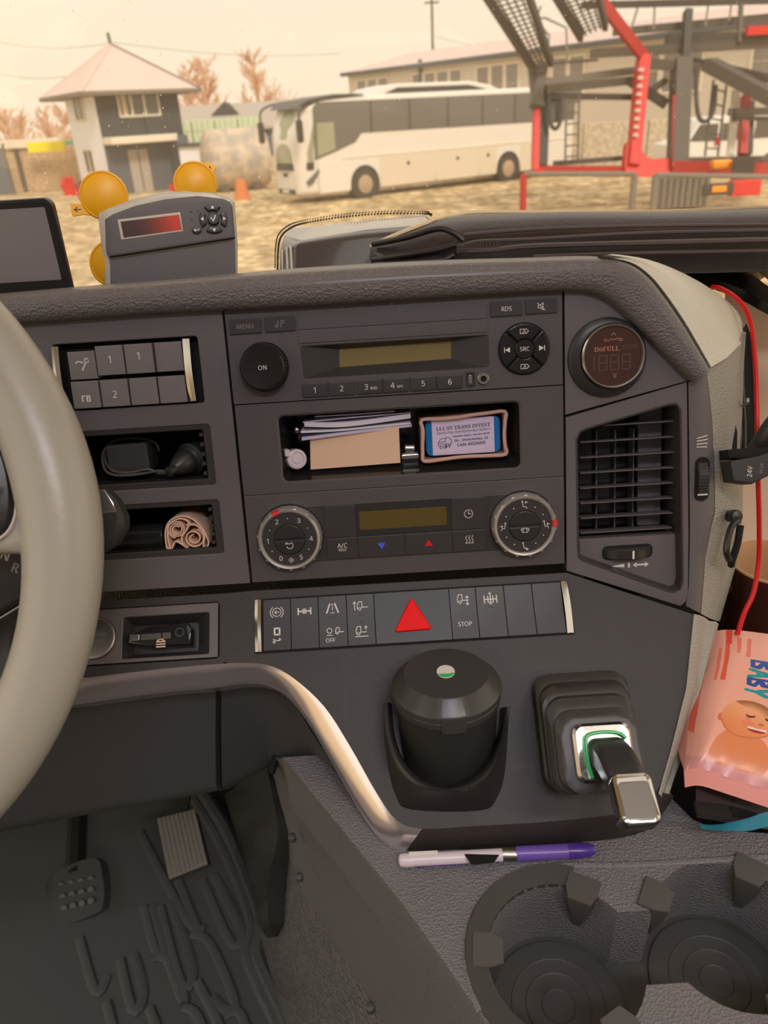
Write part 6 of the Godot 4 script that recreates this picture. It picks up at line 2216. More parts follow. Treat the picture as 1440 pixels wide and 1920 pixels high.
	m.loft([m.lift(Mb.disc(0, 0, 0.0408, 40), 0.1128), m.lift(Mb.disc(0, 0, 0.0405, 40), 0.1145), m.lift(Mb.disc(0, 0, 0.0384, 40), 0.1145), m.lift(Mb.disc(0, 0, 0.0372, 40), 0.108), m.lift(Mb.disc(0, 0, 0.034, 40), 0.02)], false, true)
	put(m, "mug_lining", M.mug, tm)
	m = mb()
	m.tube(smooth([Vector3(-0.039, 0.088, 0), Vector3(-0.052, 0.092, 0.004), Vector3(-0.064, 0.08, 0.008), Vector3(-0.066, 0.05, 0.01), Vector3(-0.058, 0.02, 0.008), Vector3(-0.036, 0.012, 0)], 5), 0.0062, 10)
	put(m, "handle", M.mug_brown, tm)
	wipes()


func wipes() -> void:
	# pack of wipes: a cushion of film with printed front
	var t := Node3D.new()
	t.name = "wipes_pack"
	add_child(t)
	tag(t, "pink pack of baby wipes with blue lettering and a laughing baby, in the front bin", "wipes pack")
	cur_s = 1.0
	cur_o = Vector3(0.272, 2.326, -0.457)
	t.position = cur_o
	var top: Array = smooth([Vector3(0.275, 2.341, -0.538), Vector3(0.289, 2.345, -0.534), Vector3(0.318, 2.343, -0.528), Vector3(0.351, 2.340, -0.520), Vector3(0.387, 2.334, -0.517)], 5)
	var bot: Array = smooth([Vector3(0.211, 2.306, -0.419), Vector3(0.221, 2.309, -0.417), Vector3(0.238, 2.306, -0.411), Vector3(0.266, 2.300, -0.401), Vector3(0.288, 2.294, -0.396)], 5)
	var n := 18
	var m := mb()
	var g := []
	for j in n + 1:
		var row := []
		for i in top.size():
			var w := float(j) / n
			var p: Vector3 = top[i].lerp(bot[i], w)
			var e := 1.0 - pow(absf(2.0 * w - 1.0), 3.0)
			var f := 1.0 - pow(clampf(1.0 - i / 4.0, 0, 1), 2.0)
			# the sides belly out, the outline narrows towards the seam
			p += (Transform3D(Vector3(0.99813, -0.05439, 0.02772), Vector3(0.06105, 0.88934, -0.45314), Vector3(-0.00000, 0.45399, 0.89101), Vector3(0.00000, 2.75000, 0.00000))).basis.z * (0.016 * e * f + 0.0012 * sin(i * 1.9 + j * 1.1) * sin(j * 0.8))
			p += (Transform3D(Vector3(0.99813, -0.05439, 0.02772), Vector3(0.06105, 0.88934, -0.45314), Vector3(-0.00000, 0.45399, 0.89101), Vector3(0.00000, 2.75000, 0.00000))).basis.x * (-0.004 * sin(w * PI) * (1.0 - float(i) / top.size()))
			row.append(p)
		g.append(row)
	var uvs := PackedVector2Array()
	for j in n:
		for i in top.size() - 1:
			m.quad(g[j][i], g[j][i + 1], g[j + 1][i + 1], g[j + 1][i])
			var a := Vector2(float(i) / (top.size() - 1), float(j) / n)
			var b := Vector2(float(i + 1) / (top.size() - 1), float(j) / n)
			var c := Vector2(float(i + 1) / (top.size() - 1), float(j + 1) / n)
			var d := Vector2(float(i) / (top.size() - 1), float(j + 1) / n)
			uvs.append_array([a, b, c, a, c, d])
	m.uv = uvs
	# front faces run clockwise
	var flip := PackedVector3Array()
	put(m, "printed_front", print_of_pack(), t, 70)
	m = mb()
	var rings := []
	for j in n + 1:
		var r := PackedVector3Array()
		for i in top.size():
			r.append(g[j][i] - (Transform3D(Vector3(0.99813, -0.05439, 0.02772), Vector3(0.06105, 0.88934, -0.45314), Vector3(-0.00000, 0.45399, 0.89101), Vector3(0.00000, 2.75000, 0.00000))).basis.z * 0.0006)
		for i in range(top.size() - 1, -1, -1):
			var w := float(j) / n
			r.append(g[j][i] - (Transform3D(Vector3(0.99813, -0.05439, 0.02772), Vector3(0.06105, 0.88934, -0.45314), Vector3(-0.00000, 0.45399, 0.89101), Vector3(0.00000, 2.75000, 0.00000))).basis.z * (0.001 + 0.03 * (1.0 - pow(absf(2.0 * w - 1.0), 3.0))))
		rings.append(r)
	m.loft(rings)
	put(m, "film_back", M.pack_film, t, 70)
	m = mb()
	var seam0 := []
	var seam1 := []
	for i in bot.size():
		seam0.append(bot[i])
		seam1.append(bot[i] + (Transform3D(Vector3(0.99813, -0.05439, 0.02772), Vector3(0.06105, 0.88934, -0.45314), Vector3(-0.00000, 0.45399, 0.89101), Vector3(0.00000, 2.75000, 0.00000))).basis.y * -0.012 + (Transform3D(Vector3(0.99813, -0.05439, 0.02772), Vector3(0.06105, 0.88934, -0.45314), Vector3(-0.00000, 0.45399, 0.89101), Vector3(0.00000, 2.75000, 0.00000))).basis.z * 0.002)
	rings = []
	for i in bot.size():
		rings.append(PackedVector3Array([seam0[i], seam1[i], seam1[i] - (Transform3D(Vector3(0.99813, -0.05439, 0.02772), Vector3(0.06105, 0.88934, -0.45314), Vector3(-0.00000, 0.45399, 0.89101), Vector3(0.00000, 2.75000, 0.00000))).basis.z * 0.0012, seam0[i] - (Transform3D(Vector3(0.99813, -0.05439, 0.02772), Vector3(0.06105, 0.88934, -0.45314), Vector3(-0.00000, 0.45399, 0.89101), Vector3(0.00000, 2.75000, 0.00000))).basis.z * 0.0012]))
	m.loft(rings)
	put(m, "end_seam", M.pack_film, t, 50)
	# black tray under the pack, with a slotted bracket
	cur_o = Vector3(0.237, 2.286, -0.392)
	var tb := Node3D.new()
	tb.name = "bin_bracket"
	add_child(tb)
	tag(tb, "dark bracket with a slot in the front bin under the pink pack", "bracket")
	tb.position = cur_o
	m = mb()
	m.loft([PackedVector3Array([Vector3(0.229, 2.288, -0.438), Vector3(0.391, 2.257, -0.422), Vector3(0.372, 2.242, -0.387), Vector3(0.218, 2.274, -0.403)]), PackedVector3Array([Vector3(0.245, 2.257, -0.467), Vector3(0.417, 2.224, -0.450), Vector3(0.402, 2.202, -0.417), Vector3(0.235, 2.236, -0.434)])])
	put(m, "bracket_plate", M.bracket, tb)
	m = mb()
	m.loft([PackedVector3Array([Vector3(0.245, 2.278, -0.408), Vector3(0.248, 2.278, -0.407), Vector3(0.263, 2.275, -0.403), Vector3(0.262, 2.274, -0.400), Vector3(0.243, 2.276, -0.401)]), PackedVector3Array([Vector3(0.247, 2.275, -0.411), Vector3(0.250, 2.274, -0.411), Vector3(0.265, 2.270, -0.408), Vector3(0.266, 2.268, -0.405), Vector3(0.246, 2.270, -0.406)])])
	put(m, "bracket_slot", M.gap, tb)
	m = mb()
	m.beam(Vector3(0.217, 2.282, -0.404), Vector3(0.241, 2.280, -0.400), 0.012, 0.004)
	put(m, "bracket_lip", M.black, tb)
	cur_o = Vector3(0.240, 2.288, -0.382)
	m = mb()
	var s0: Array = smooth([Vector3(0.212, 2.288, -0.384), Vector3(0.226, 2.287, -0.384), Vector3(0.245, 2.290, -0.385), Vector3(0.260, 2.293, -0.387), Vector3(0.291, 2.297, -0.389)], 5)
	var s1: Array = smooth([Vector3(0.210, 2.292, -0.378), Vector3(0.221, 2.293, -0.375), Vector3(0.239, 2.293, -0.373), Vector3(0.254, 2.295, -0.374), Vector3(0.284, 2.298, -0.376)], 5)
	rings = []
	for i in s0.size():
		rings.append(PackedVector3Array([s0[i], s1[i], s1[i] - (Transform3D(Vector3(0.99813, -0.05439, 0.02772), Vector3(0.06105, 0.88934, -0.45314), Vector3(-0.00000, 0.45399, 0.89101), Vector3(0.00000, 2.75000, 0.00000))).basis.z * 0.002, s0[i] - (Transform3D(Vector3(0.99813, -0.05439, 0.02772), Vector3(0.06105, 0.88934, -0.45314), Vector3(-0.00000, 0.45399, 0.89101), Vector3(0.00000, 2.75000, 0.00000))).basis.z * 0.002]))
	m.loft(rings)
	solo(m, "blue_wrapper", M.wrapper, WORLD, "curled turquoise wrapper edge at the lip of the front bin", "wrapper")


func print_of_pack() -> StandardMaterial3D:
	# the flat print of the pack: a baby, lettering strokes and red lines
	var w := 256
	var h := 384
	var im := Image.create(w, h, false, Image.FORMAT_RGB8)
	im.fill(Color(0.96, 0.66, 0.58))
	var skin := Color(0.93, 0.56, 0.36)
	for y in h:
		for x in w:
			var u := float(x) / w
			var v := float(y) / h
			var c := Color(0.97, 0.70, 0.62)
			if v > 0.9:
				c = Color(0.9, 0.62, 0.62)
			# shoulders and head
			var bx := (u - 0.47) / 0.21
			var by := (v - 0.86) / 0.19
			if bx * bx + by * by < 1.0 and v < 0.93:
				c = skin.lerp(Color(0.88, 0.5, 0.3), clampf(by * 0.5 + 0.5, 0, 1))
			var hx := (u - 0.47) / 0.185
			var hy := (v - 0.6) / 0.122
			var rr := hx * hx + hy * hy
			var ex := (u - 0.285) / 0.035
			var ey := (v - 0.615) / 0.028
			if ex * ex + ey * ey < 1.0:
				c = Color(0.86, 0.48, 0.32)
			if rr < 1.0:
				c = skin.lerp(Color(0.98, 0.72, 0.54), clampf(0.45 - hy * 0.6 + hx * 0.25, 0, 1))
				if hy < -0.3 + hx * 0.55 - 0.25 and rr > 0.3:
					c = c.lerp(Color(0.6, 0.38, 0.24), clampf((rr - 0.3) * 1.6, 0, 0.85))
				if pow((hx - 0.05) / 0.2, 2) + pow((hy + 0.08) / 0.2, 2) < 0.25:
					c = c.lerp(Color(0.8, 0.45, 0.3), 0.3)
				for e in [0.12, 0.74]:
					var dy: float = hy + 0.16 + pow((hx - e) / 0.17, 2) * 0.09
					if absf(hx - e) < 0.16 and absf(dy) < 0.045:
						c = Color(0.3, 0.17, 0.13)
				if pow((hx - 0.5) / 0.1, 2) + pow((hy - 0.12) / 0.08, 2) < 1.0:
					c = Color(0.86, 0.47, 0.32)
				if pow((hx - 0.1) / 0.24, 2) + pow((hy - 0.2) / 0.18, 2) < 1.0:
					c = c.lerp(Color(0.95, 0.45, 0.35), 0.35)
				if pow((hx - 0.42) / 0.3, 2) + pow((hy - 0.42) / 0.17, 2) < 1.0 and hy > 0.36 - pow((hx - 0.42) / 0.5, 2) * 0.2:
					c = Color(0.72, 0.2, 0.2)
					if hy < 0.44:
						c = Color(0.97, 0.9, 0.86)
				if rr > 0.86 and hy > 0.2:
					c = c.lerp(Color(0.7, 0.36, 0.22), 0.4)
			# red bars of small print
			if u > 0.13 and u < 0.165 and v > 0.13 and v < 0.36:
				c = c.lerp(Color(0.9, 0.35, 0.25), 0.55)
			if u > 0.2 and u < 0.245 and v > 0.1 and v < 0.36:
				c = c.lerp(Color(0.92, 0.28, 0.2), 0.75)
			if u > 0.2 and u < 0.26 and v < 0.1:
				c = Color(0.93, 0.3, 0.22)
			if u > 0.3 and u < 0.33 and v > 0.05 and v < 0.16:
				c = c.lerp(Color(0.9, 0.35, 0.25), 0.6)
			if u > 0.37 and u < 0.4 and v > 0.05 and v < 0.18:
				c = c.lerp(Color(0.9, 0.35, 0.25), 0.6)
			if u < 0.05 and v > 0.42 and v < 0.74:
				c = c.lerp(Color(0.92, 0.3, 0.2), 0.7)
			im.set_pixel(x, y, c)
	# lettering drawn turned a quarter: B A B Y running down the pack
	var letters := [[[v2(0, 0), v2(0, 1), v2(0.6, 0.95), v2(0.7, 0.75), v2(0.1, 0.52), v2(0.75, 0.3), v2(0.65, 0.05), v2(0, 0)], Color(0.13, 0.33, 0.66)], [[v2(0, 0), v2(0.4, 1), v2(0.8, 0), v2(0.65, 0.35), v2(0.15, 0.35)], Color(0.1, 0.62, 0.62)], [[v2(0, 0), v2(0, 1), v2(0.6, 0.95), v2(0.7, 0.75), v2(0.1, 0.52), v2(0.75, 0.3), v2(0.65, 0.05), v2(0, 0)], Color(0.13, 0.33, 0.66)], [[v2(0, 1), v2(0.4, 0.5), v2(0.8, 1), v2(0.4, 0.5), v2(0.3, 0)], Color(0.1, 0.62, 0.66)]]
	for k in 4:
		var pts: Array = letters[k][0]
		for i in pts.size() - 1:
			for s in 40:
				var p: Vector2 = pts[i].lerp(pts[i + 1], s / 40.0)
				# letter x runs down the pack, letter y runs towards the left edge
				var px := int((0.42 + p.y * 0.14) * w)
				var py := int((0.205 + k * 0.062 + p.x * 0.058) * h)
				im.fill_rect(Rect2i(px - 3, py - 3, 7, 6), letters[k][1])
	var m := paint(Color.WHITE, 0.32)
	m.albedo_texture = ImageTexture.create_from_image(im)
	m.clearcoat_enabled = true
	m.clearcoat = 0.4
	m.clearcoat_roughness = 0.25
	return m


func footwell() -> void:
	cur_s = 1.0
	# rubber floor mat with raised bars and rim
	var t := Node3D.new()
	t.name = "floor_mat"
	add_child(t)
	tag(t, "black rubber floor mat with raised bent bars in the driver's footwell", "floor mat")
	cur_o = Vector3(-0.45, 1.705, -0.75)
	t.position = cur_o
	var m := mb()
	var flat := Basis(Vector3(1, 0, 0), Vector3(0, 0, -1), Vector3(0, 1, 0))
	var g: Array = [Vector3(-0.379, 1.710, -1.008), Vector3(-0.315, 1.710, -0.911), Vector3(-0.258, 1.710, -0.807), Vector3(-0.232, 1.710, -0.743), Vector3(-0.232, 1.710, -0.694), Vector3(-0.205, 1.710, -0.640), Vector3(-0.179, 1.710, -0.594), Vector3(-0.137, 1.710, -0.487)]
	var poly := PackedVector2Array()
	for p in smooth(g, 4):
		poly.append(Vector2(p.x, -p.z))
	poly.append(Vector2(-0.9, 0.3))
	poly.append(Vector2(-0.9, 1.1))
	m.xf = Transform3D(flat, Vector3.ZERO)
	m.slab(poly, 1.701, 1.712, 0.003)
	put(m, "mat_base", M.mat, t)
	m = mb()
	m.tube(smooth(g, 6), 0.009, 8, false, 0.8)
	put(m, "mat_rim", M.mat, t)
	m = mb()
	var g2: Array = [Vector3(-0.358, 1.710, -1.009), Vector3(-0.294, 1.710, -0.910), Vector3(-0.243, 1.710, -0.806), Vector3(-0.216, 1.710, -0.738), Vector3(-0.217, 1.710, -0.693), Vector3(-0.192, 1.710, -0.643), Vector3(-0.165, 1.710, -0.593), Vector3(-0.125, 1.710, -0.487)]
	m.tube(smooth(g2, 6), 0.012, 8, false, 0.9)
	put(m, "mat_border", M.mat, t)
	# bars run away from the seat; each is bent at its near end
	var bars := [[Vector3(-0.439, 1.713, -0.918), Vector3(-0.350, 1.713, -0.784), Vector3(-0.318, 1.713, -0.742), Vector3(-0.297, 1.713, -0.735)], [Vector3(-0.360, 1.713, -0.831), Vector3(-0.306, 1.713, -0.733), Vector3(-0.292, 1.713, -0.720)], [Vector3(-0.316, 1.713, -0.728), Vector3(-0.286, 1.713, -0.712), Vector3(-0.238, 1.713, -0.627), Vector3(-0.251, 1.713, -0.619), Vector3(-0.270, 1.713, -0.635)], [Vector3(-0.316, 1.713, -0.818), Vector3(-0.255, 1.713, -0.710), Vector3(-0.246, 1.713, -0.734), Vector3(-0.300, 1.713, -0.826)], [Vector3(-0.397, 1.713, -0.778), Vector3(-0.364, 1.713, -0.709), Vector3(-0.347, 1.713, -0.700), Vector3(-0.384, 1.713, -0.777)], [Vector3(-0.364, 1.713, -0.693), Vector3(-0.346, 1.713, -0.696), Vector3(-0.307, 1.713, -0.631), Vector3(-0.313, 1.713, -0.652)], [Vector3(-0.372, 1.713, -0.776), Vector3(-0.315, 1.713, -0.656), Vector3(-0.305, 1.713, -0.678), Vector3(-0.358, 1.713, -0.784)], [Vector3(-0.294, 1.713, -0.658), Vector3(-0.255, 1.713, -0.600), Vector3(-0.228, 1.713, -0.554)], [Vector3(-0.410, 1.713, -0.696), Vector3(-0.373, 1.713, -0.624), Vector3(-0.366, 1.713, -0.648), Vector3(-0.393, 1.713, -0.703)], [Vector3(-0.305, 1.713, -0.624), Vector3(-0.285, 1.713, -0.612), Vector3(-0.255, 1.713, -0.556)], [Vector3(-0.352, 1.713, -0.626), Vector3(-0.309, 1.713, -0.559)], [Vector3(-0.412, 1.713, -0.637), Vector3(-0.375, 1.713, -0.569)], [Vector3(-0.250, 1.713, -0.610), Vector3(-0.229, 1.713, -0.612), Vector3(-0.201, 1.713, -0.553)], [Vector3(-0.479, 1.713, -0.732), Vector3(-0.431, 1.713, -0.652), Vector3(-0.423, 1.713, -0.674)]]
	for b in bars:
		m = mb()
		m.tube(smooth(b, 5), 0.0075, 7, false, 0.55)
		put(m, "raised_bar", M.mat, t)
	# pedals
	var ta := Node3D.new()
	ta.name = "accelerator_pedal"
	add_child(ta)
	tag(ta, "grey rubber accelerator pedal with long vertical ribs beside the tunnel", "pedal")
	var c0 := Vector3(-0.368, 1.829, -0.833)
	var c1 := Vector3(-0.313, 1.831, -0.845)
	var c2 := Vector3(-0.271, 1.853, -0.733)
	var c3 := Vector3(-0.322, 1.846, -0.718)
	cur_o = (c2 + c3) / 2
	ta.position = cur_o
	var down := Vector3(0, -0.02, -0.012)
	m = mb()
	m.loft([PackedVector3Array([c0 + down, c1 + down, c2 + down, c3 + down]), PackedVector3Array([c0, c1, c2, c3])])
	put(m, "pedal_plate", M.rubber, ta)
	for i in 9:
		m = mb()
		var w := (i + 0.5) / 9.0
		m.beam(c0.lerp(c1, w) + Vector3(0, 0.002, 0), c3.lerp(c2, w) + Vector3(0, 0.002, 0), 0.0055, 0.006)
		put(m, "rib", M.pedal_rib, ta)
	m = mb()
	m.tube([(c0 + c1) / 2 + Vector3(0, -0.02, -0.01), (c0 + c1) / 2 + Vector3(0.0, 0.05, -0.2)], 0.012, 8)
	put(m, "pedal_arm", M.black, ta)
	var tb := Node3D.new()
	tb.name = "brake_pedal"
	add_child(tb)
	tag(tb, "wide dark brake pedal with worn studded pad deep in the footwell", "pedal")
	cur_o = Vector3(-0.421, 1.900, -0.667)
	tb.position = cur_o
	m = mb()
	var face := PackedVector3Array(smooth([Vector3(-0.467, 1.889, -0.684), Vector3(-0.466, 1.880, -0.713), Vector3(-0.422, 1.877, -0.734), Vector3(-0.399, 1.882, -0.702), Vector3(-0.381, 1.894, -0.653), Vector3(-0.382, 1.900, -0.633), Vector3(-0.417, 1.899, -0.622), Vector3(-0.440, 1.894, -0.641)], 3, true))
	var back := PackedVector3Array()
	for p in face:
		back.append(p + Vector3(0, -0.02, -0.015))
	m.loft([back, face])
	put(m, "pedal_pad", M.mat, tb)
	m = mb()
	m.tube([Vector3(-0.441, 1.869, -0.707), Vector3(-0.518, 1.811, -0.924)], 0.014, 8)
	put(m, "pedal_arm", M.black, tb)
	for i in 12:
		m = mb()
		var u := (i % 4 + 0.7) / 4.6
		var v := (i / 4 + 0.7) / 3.4
		var p: Vector3 = Vector3(-0.465, 1.879, -0.701).lerp(Vector3(-0.406, 1.878, -0.712), u).lerp(Vector3(-0.428, 1.896, -0.631).lerp(Vector3(-0.383, 1.898, -0.643), u), v)
		m.lathe([v2(0.005, 0), v2(0.004, 0.003), v2(0, 0.0035)], 0, 0, 8)
		for k in m.t.size():
			m.t[k] = Basis(Vector3(1, 0, 0), -1.0) * (m.t[k] + m.o) + p - m.o
		put(m, "stud", M.rubber, tb)
	# crumpled edge of the tunnel lining beside the pedal
	cur_o = Vector3(-0.196, 1.962, -0.721)
	m = mb()
	var l0: Array = smooth([Vector3(-0.286, 1.790, -0.914), Vector3(-0.255, 1.801, -0.829), Vector3(-0.225, 1.802, -0.752), Vector3(-0.200, 1.796, -0.681), Vector3(-0.185, 1.814, -0.645)], 4)
	var l1: Array = smooth([Vector3(-0.154, 2.084, -0.671), Vector3(-0.146, 2.066, -0.639), Vector3(-0.140, 2.044, -0.606), Vector3(-0.166, 1.945, -0.622), Vector3(-0.172, 1.872, -0.619)], 4)
	var rings := []
	for i in l0.size():
		rings.append(PackedVector3Array([l0[i], l0[i].lerp(l1[i], 0.3) + Vector3(0.01 * sin(i * 1.3), 0, 0), l0[i].lerp(l1[i], 0.65) + Vector3(-0.012 * cos(i * 0.9), 0, 0), l1[i], l1[i] + Vector3(0.02, -0.01, -0.01), l0[i] + Vector3(0.02, -0.01, -0.01)]))
	m.loft(rings)
	solo(m, "tunnel_lining", M.matt, WORLD, "creased black lining between accelerator pedal and console flank", "lining", "", 60)


func bare_tree(at: Vector3, h: float, seed_: int, label: String) -> void:
	var t := outdoor("bare_tree", label, "tree", at, 0.0, "bare trees beyond the yard")
	var rng := RandomNumberGenerator.new()
	rng.seed = seed_
	var m := mb()
	var trunk := []
	for i in 6:
		trunk.append(Vector3(rng.randf_range(-0.1, 0.1) * i, h * 0.8 * i / 5.0, rng.randf_range(-0.1, 0.1) * i))
	m.tube(trunk, [0.028 * h, 0.022 * h, 0.017 * h, 0.012 * h, 0.007 * h, 0.003 * h], 6)
	put(m, "trunk", M.bark, t)
	m = mb()
	for i in 34:
		var w := rng.randf_range(0.2, 0.98)
		var s := Vector3(0, h * 0.8 * w, 0)
		var a := rng.randf() * TAU
		var l := h * lerpf(0.34, 0.12, w) * rng.randf_range(0.7, 1.3)
		var d := Vector3(cos(a), rng.randf_range(0.5, 1.3), sin(a)).normalized()
		var e := s + d * l
		m.tube([s, s.lerp(e, 0.5) + Vector3(0, l * 0.06, 0), e], [0.011 * h, 0.008 * h, 0.005 * h], 4)
		for k in 7:
			var p := s.lerp(e, rng.randf_range(0.3, 1.0))
			var d2 := (d + Vector3(rng.randf_range(-1, 1), rng.randf_range(-0.2, 0.9), rng.randf_range(-1, 1))).normalized()
			m.tube([p, p + d2 * l * 0.45], [0.006 * h, 0.004 * h], 3)
	put(m, "branches", M.bark, t, 60, "stuff")


func pane_window(t: Node, x0: float, y0: float, x1: float, y1: float, z: float, panes: Array, deep := 0.12) -> void:
	# a white framed window on a wall that faces +z; panes are shares of the width
	var m := mb()
	m.frame_plate(x0, y0, x1, y1, x0 + 0.1, y0 + 0.1, x1 - 0.1, y1 - 0.1, 0.01, z, z + 0.08, 0.02)
	var w := put(m, "window", M.frame_white, t)
	var a := x0 + 0.1
	var full := x1 - x0 - 0.2
	for i in panes.size():
		var b: float = a + full * panes[i]
		m = mb()
		m.box(a, y0 + 0.1, z + 0.015, b - 0.02, y1 - 0.1, z + 0.03)
		put(m, "pane", M.dark_glass, w)
		if i < panes.size() - 1:
			m = mb()
			m.box(b - 0.06, y0 + 0.1, z + 0.01, b + 0.06, y1 - 0.1, z + 0.07)
			put(m, "mullion", M.frame_white, w)
		a = b


func outside_left() -> void:
	M.bark = paint(Color(0.86, 0.71, 0.6), 0.9)
	M.frame_white = paint(Color(0.92, 0.88, 0.8), 0.6)
	M.dark_glass = paint(Color(0.38, 0.37, 0.35), 0.12)
	M.curtain = paint(Color(0.86, 0.78, 0.62), 0.8)
	M.render_white = paint(Color(0.94, 0.94, 0.96), 0.85)
	M.slate = paint(Color(0.27, 0.27, 0.29), 0.8)
	M.slate_blue = paint(Color(0.37, 0.39, 0.43), 0.8)
	M.roof = paint(Color(0.86, 0.77, 0.74), 0.55)
	M.roof_edge = paint(Color(0.5, 0.46, 0.42), 0.6)
	M.concrete = mottle(paint(Color.WHITE, 0.9), FastNoiseLite.TYPE_SIMPLEX, 0.02, 0.4, Color(0.74, 0.62, 0.5), Color(0.84, 0.73, 0.6))
	M.concrete_grey = mottle(paint(Color.WHITE, 0.9), FastNoiseLite.TYPE_SIMPLEX, 0.02, 0.3, Color(0.74, 0.68, 0.6), Color(0.84, 0.78, 0.68), 6)
	M.tank = mottle(paint(Color.WHITE, 0.55), FastNoiseLite.TYPE_SIMPLEX, 0.01, 0.25, Color(0.66, 0.63, 0.6), Color(0.84, 0.76, 0.66), 8)
	M.red_paint = paint(Color(0.86, 0.1, 0.08), 0.5)
	M.plant = paint(Color(0.55, 0.2, 0.2), 0.7)
	M.green_roof = paint(Color(0.42, 0.62, 0.52), 0.6)
	M.yellow_sign = paint(Color(0.98, 0.9, 0.1), 0.5)
	M.sage = paint(Color(0.75, 0.83, 0.7), 0.7)
	M.grey_roof = paint(Color(0.7, 0.66, 0.62), 0.7)
	M.terracotta = paint(Color(0.85, 0.5, 0.28), 0.8)
	M.pole = paint(Color(0.4, 0.35, 0.28), 0.9)
	# --- watch house with pyramid roof
	var base := Vector3(-12.645, 0.000, -42.310)
	var t := outdoor("gate_house", "two storey gate house with white side, slate grey front and pale pyramid roof", "building", base, 38.0)
	t.scale = Vector3.ONE * 0.87
	# local frame: corner at the origin, slate front along +x, white side going back along -z
	var w := 5.0
	var d := 4.6
	var h := 5.25
	var m := mb()
	m.box(0, 0, -d, w, h, -0.02)
	put(m, "wall_block", M.render_white, t)
	m = mb()
	m.box(0.02, 2.9, -0.02, w, h, 0.06)
	put(m, "slate_cladding", M.slate, t)
	m = mb()
	m.box(0.02, 0, -0.02, w, 2.9, 0.05)
	put(m, "slate_cladding", M.slate_blue, t)
	var ov := 1.05
	var apex := Vector3(w / 2, h + 2.5, -d / 2)
	var c := [Vector3(-ov, h - 0.02, ov), Vector3(w + ov, h - 0.02, ov), Vector3(w + ov, h - 0.02, -d - ov), Vector3(-ov, h - 0.02, -d - ov)]
	for i in 4:
		m = mb()
		var a: Vector3 = c[i]
		var b: Vector3 = c[(i + 1) % 4]
		var dn := Vector3(0, -0.12, 0)
		m.loft([PackedVector3Array([a, b, apex]), PackedVector3Array([a + dn, b + dn, apex + dn])])
		put(m, "roof_slope", M.roof, t)
		m = mb()
		m.beam(a + Vector3(0, -0.06, 0), b + Vector3(0, -0.06, 0), 0.14, 0.2)
		put(m, "eave_board", M.roof_edge, t)
		m = mb()
		m.beam(a, apex, 0.16, 0.1)
		put(m, "hip_ridge", M.roof_edge if i == 1 else M.roof, t)
	m = mb()
	m.box(-ov + 0.1, h - 0.2, -d - ov + 0.1, w + ov - 0.1, h - 0.12, ov - 0.1)
	put(m, "soffit", M.roof_edge, t)
	m = mb()
	m.tube([apex + Vector3(0, -0.2, 0), apex + Vector3(-0.05, 0.55, 0)], 0.09, 8)
	put(m, "roof_finial", M.pole, t)
	pane_window(t, 1.25, 3.95, 3.75, 5.3, 0.06, [0.3, 0.34, 0.36])
	m = mb()
	m.box(1.5, 4.05, 0.07, 1.75, 5.2, 0.1)
	put(m, "curtain", M.curtain, t)
	# balcony canopy over the door and a porch
	m = mb()
	m.box(0.0, 2.62, 0.05, 4.0, 3.0, 1.3, 0.04)
	put(m, "porch_slab", M.frame_white, t)
	m = mb()
	m.box(3.9, 0, 0.05, 4.6, 2.9, 1.3)
	put(m, "porch_wall", M.slate_blue, t)
	m = mb()
	m.box(1.3, 0, 0.05, 2.5, 2.3, 0.14, 0.02)
	var dr := put(m, "door", M.grey_roof, t)
	m = mb()
	m.box(1.87, 0.1, 0.14, 1.93, 2.2, 0.16)
	put(m, "door_gap", M.slate, dr)
	m = mb()
	m.box(2.7, 3.0, 0.06, 3.6, 3.95, 0.2)
	put(m, "vent_shaft", M.slate, t)
	# windows of the white side, which faces -x
	var side := Node3D.new()
	side.name = "side_windows"
	t.add_child(side)
	side.rotation.y = -PI / 2
	for y in [3.9, 1.1]:
		pane_window(side, -3.2, y, -1.7, y + 1.35, 0.02, [0.5, 0.5])
	# --- yard wall and low roofs to the left
	var wl := outdoor("boundary_wall", "beige concrete panel wall with white coping left of the gate house", "wall", Vector3(-19.701, 0.000, -49.319), 0.0)
	for i in 6:
		m = mb()
		m.box(-14 + i * 3.5, 0, -0.15, -10.55 + i * 3.5, 2.3, 0.1, 0.02)
		put(m, "wall_panel", M.concrete, wl)
		m = mb()
		m.box(-10.6 + i * 3.5, 0, -0.2, -10.35 + i * 3.5, 2.35, 0.2, 0.02)
		put(m, "wall_post", M.pole, wl)
	m = mb()
	m.box(-14, 2.3, -0.4, 2.6, 2.75, 0.3, 0.03)
	put(m, "coping", M.frame_white, wl)
	var sg := outdoor("yellow_banner", "small yellow strip sign on the white coping of the boundary wall", "sign", Vector3(-17.494, 2.318, -47.950), 0.0)
	m = mb()
	m.box(-1.0, -0.25, -0.3, 1.0, 0.25, 0.08, 0.02)
	put(m, "sign_board", M.yellow_sign, sg)
	var gr := outdoor("green_shed", "flat green roofed shed between boundary wall and gate house", "shed", Vector3(-17.884, 0.000, -51.059) + Vector3(0, 0, -1), 0.0)
	m = mb()
	m.box(-1.2, 0, -3, 2.6, 1.9, 0, 0.02)
	put(m, "shed_wall", M.concrete, gr)
	m = mb()
	m.box(-1.4, 1.9, -3.2, 2.8, 2.55, 0.2, 0.03)
	put(m, "shed_roof", M.green_roof, gr)
	var gd := outdoor("steel_gate", "dark blue grey steel gate leaf at the far end of the boundary wall", "gate", Vector3(-20.317, 0.000, -47.623), 0.0)
	m = mb()
	m.box(-2.5, 0.05, 0, 0.6, 2.4, 0.1, 0.02)
	put(m, "gate_leaf", M.slate_blue, gd)
	m = mb()
	m.tube([Vector3(0.62, 0, 0.05), Vector3(0.62, 2.6, 0.05)], 0.07, 8)
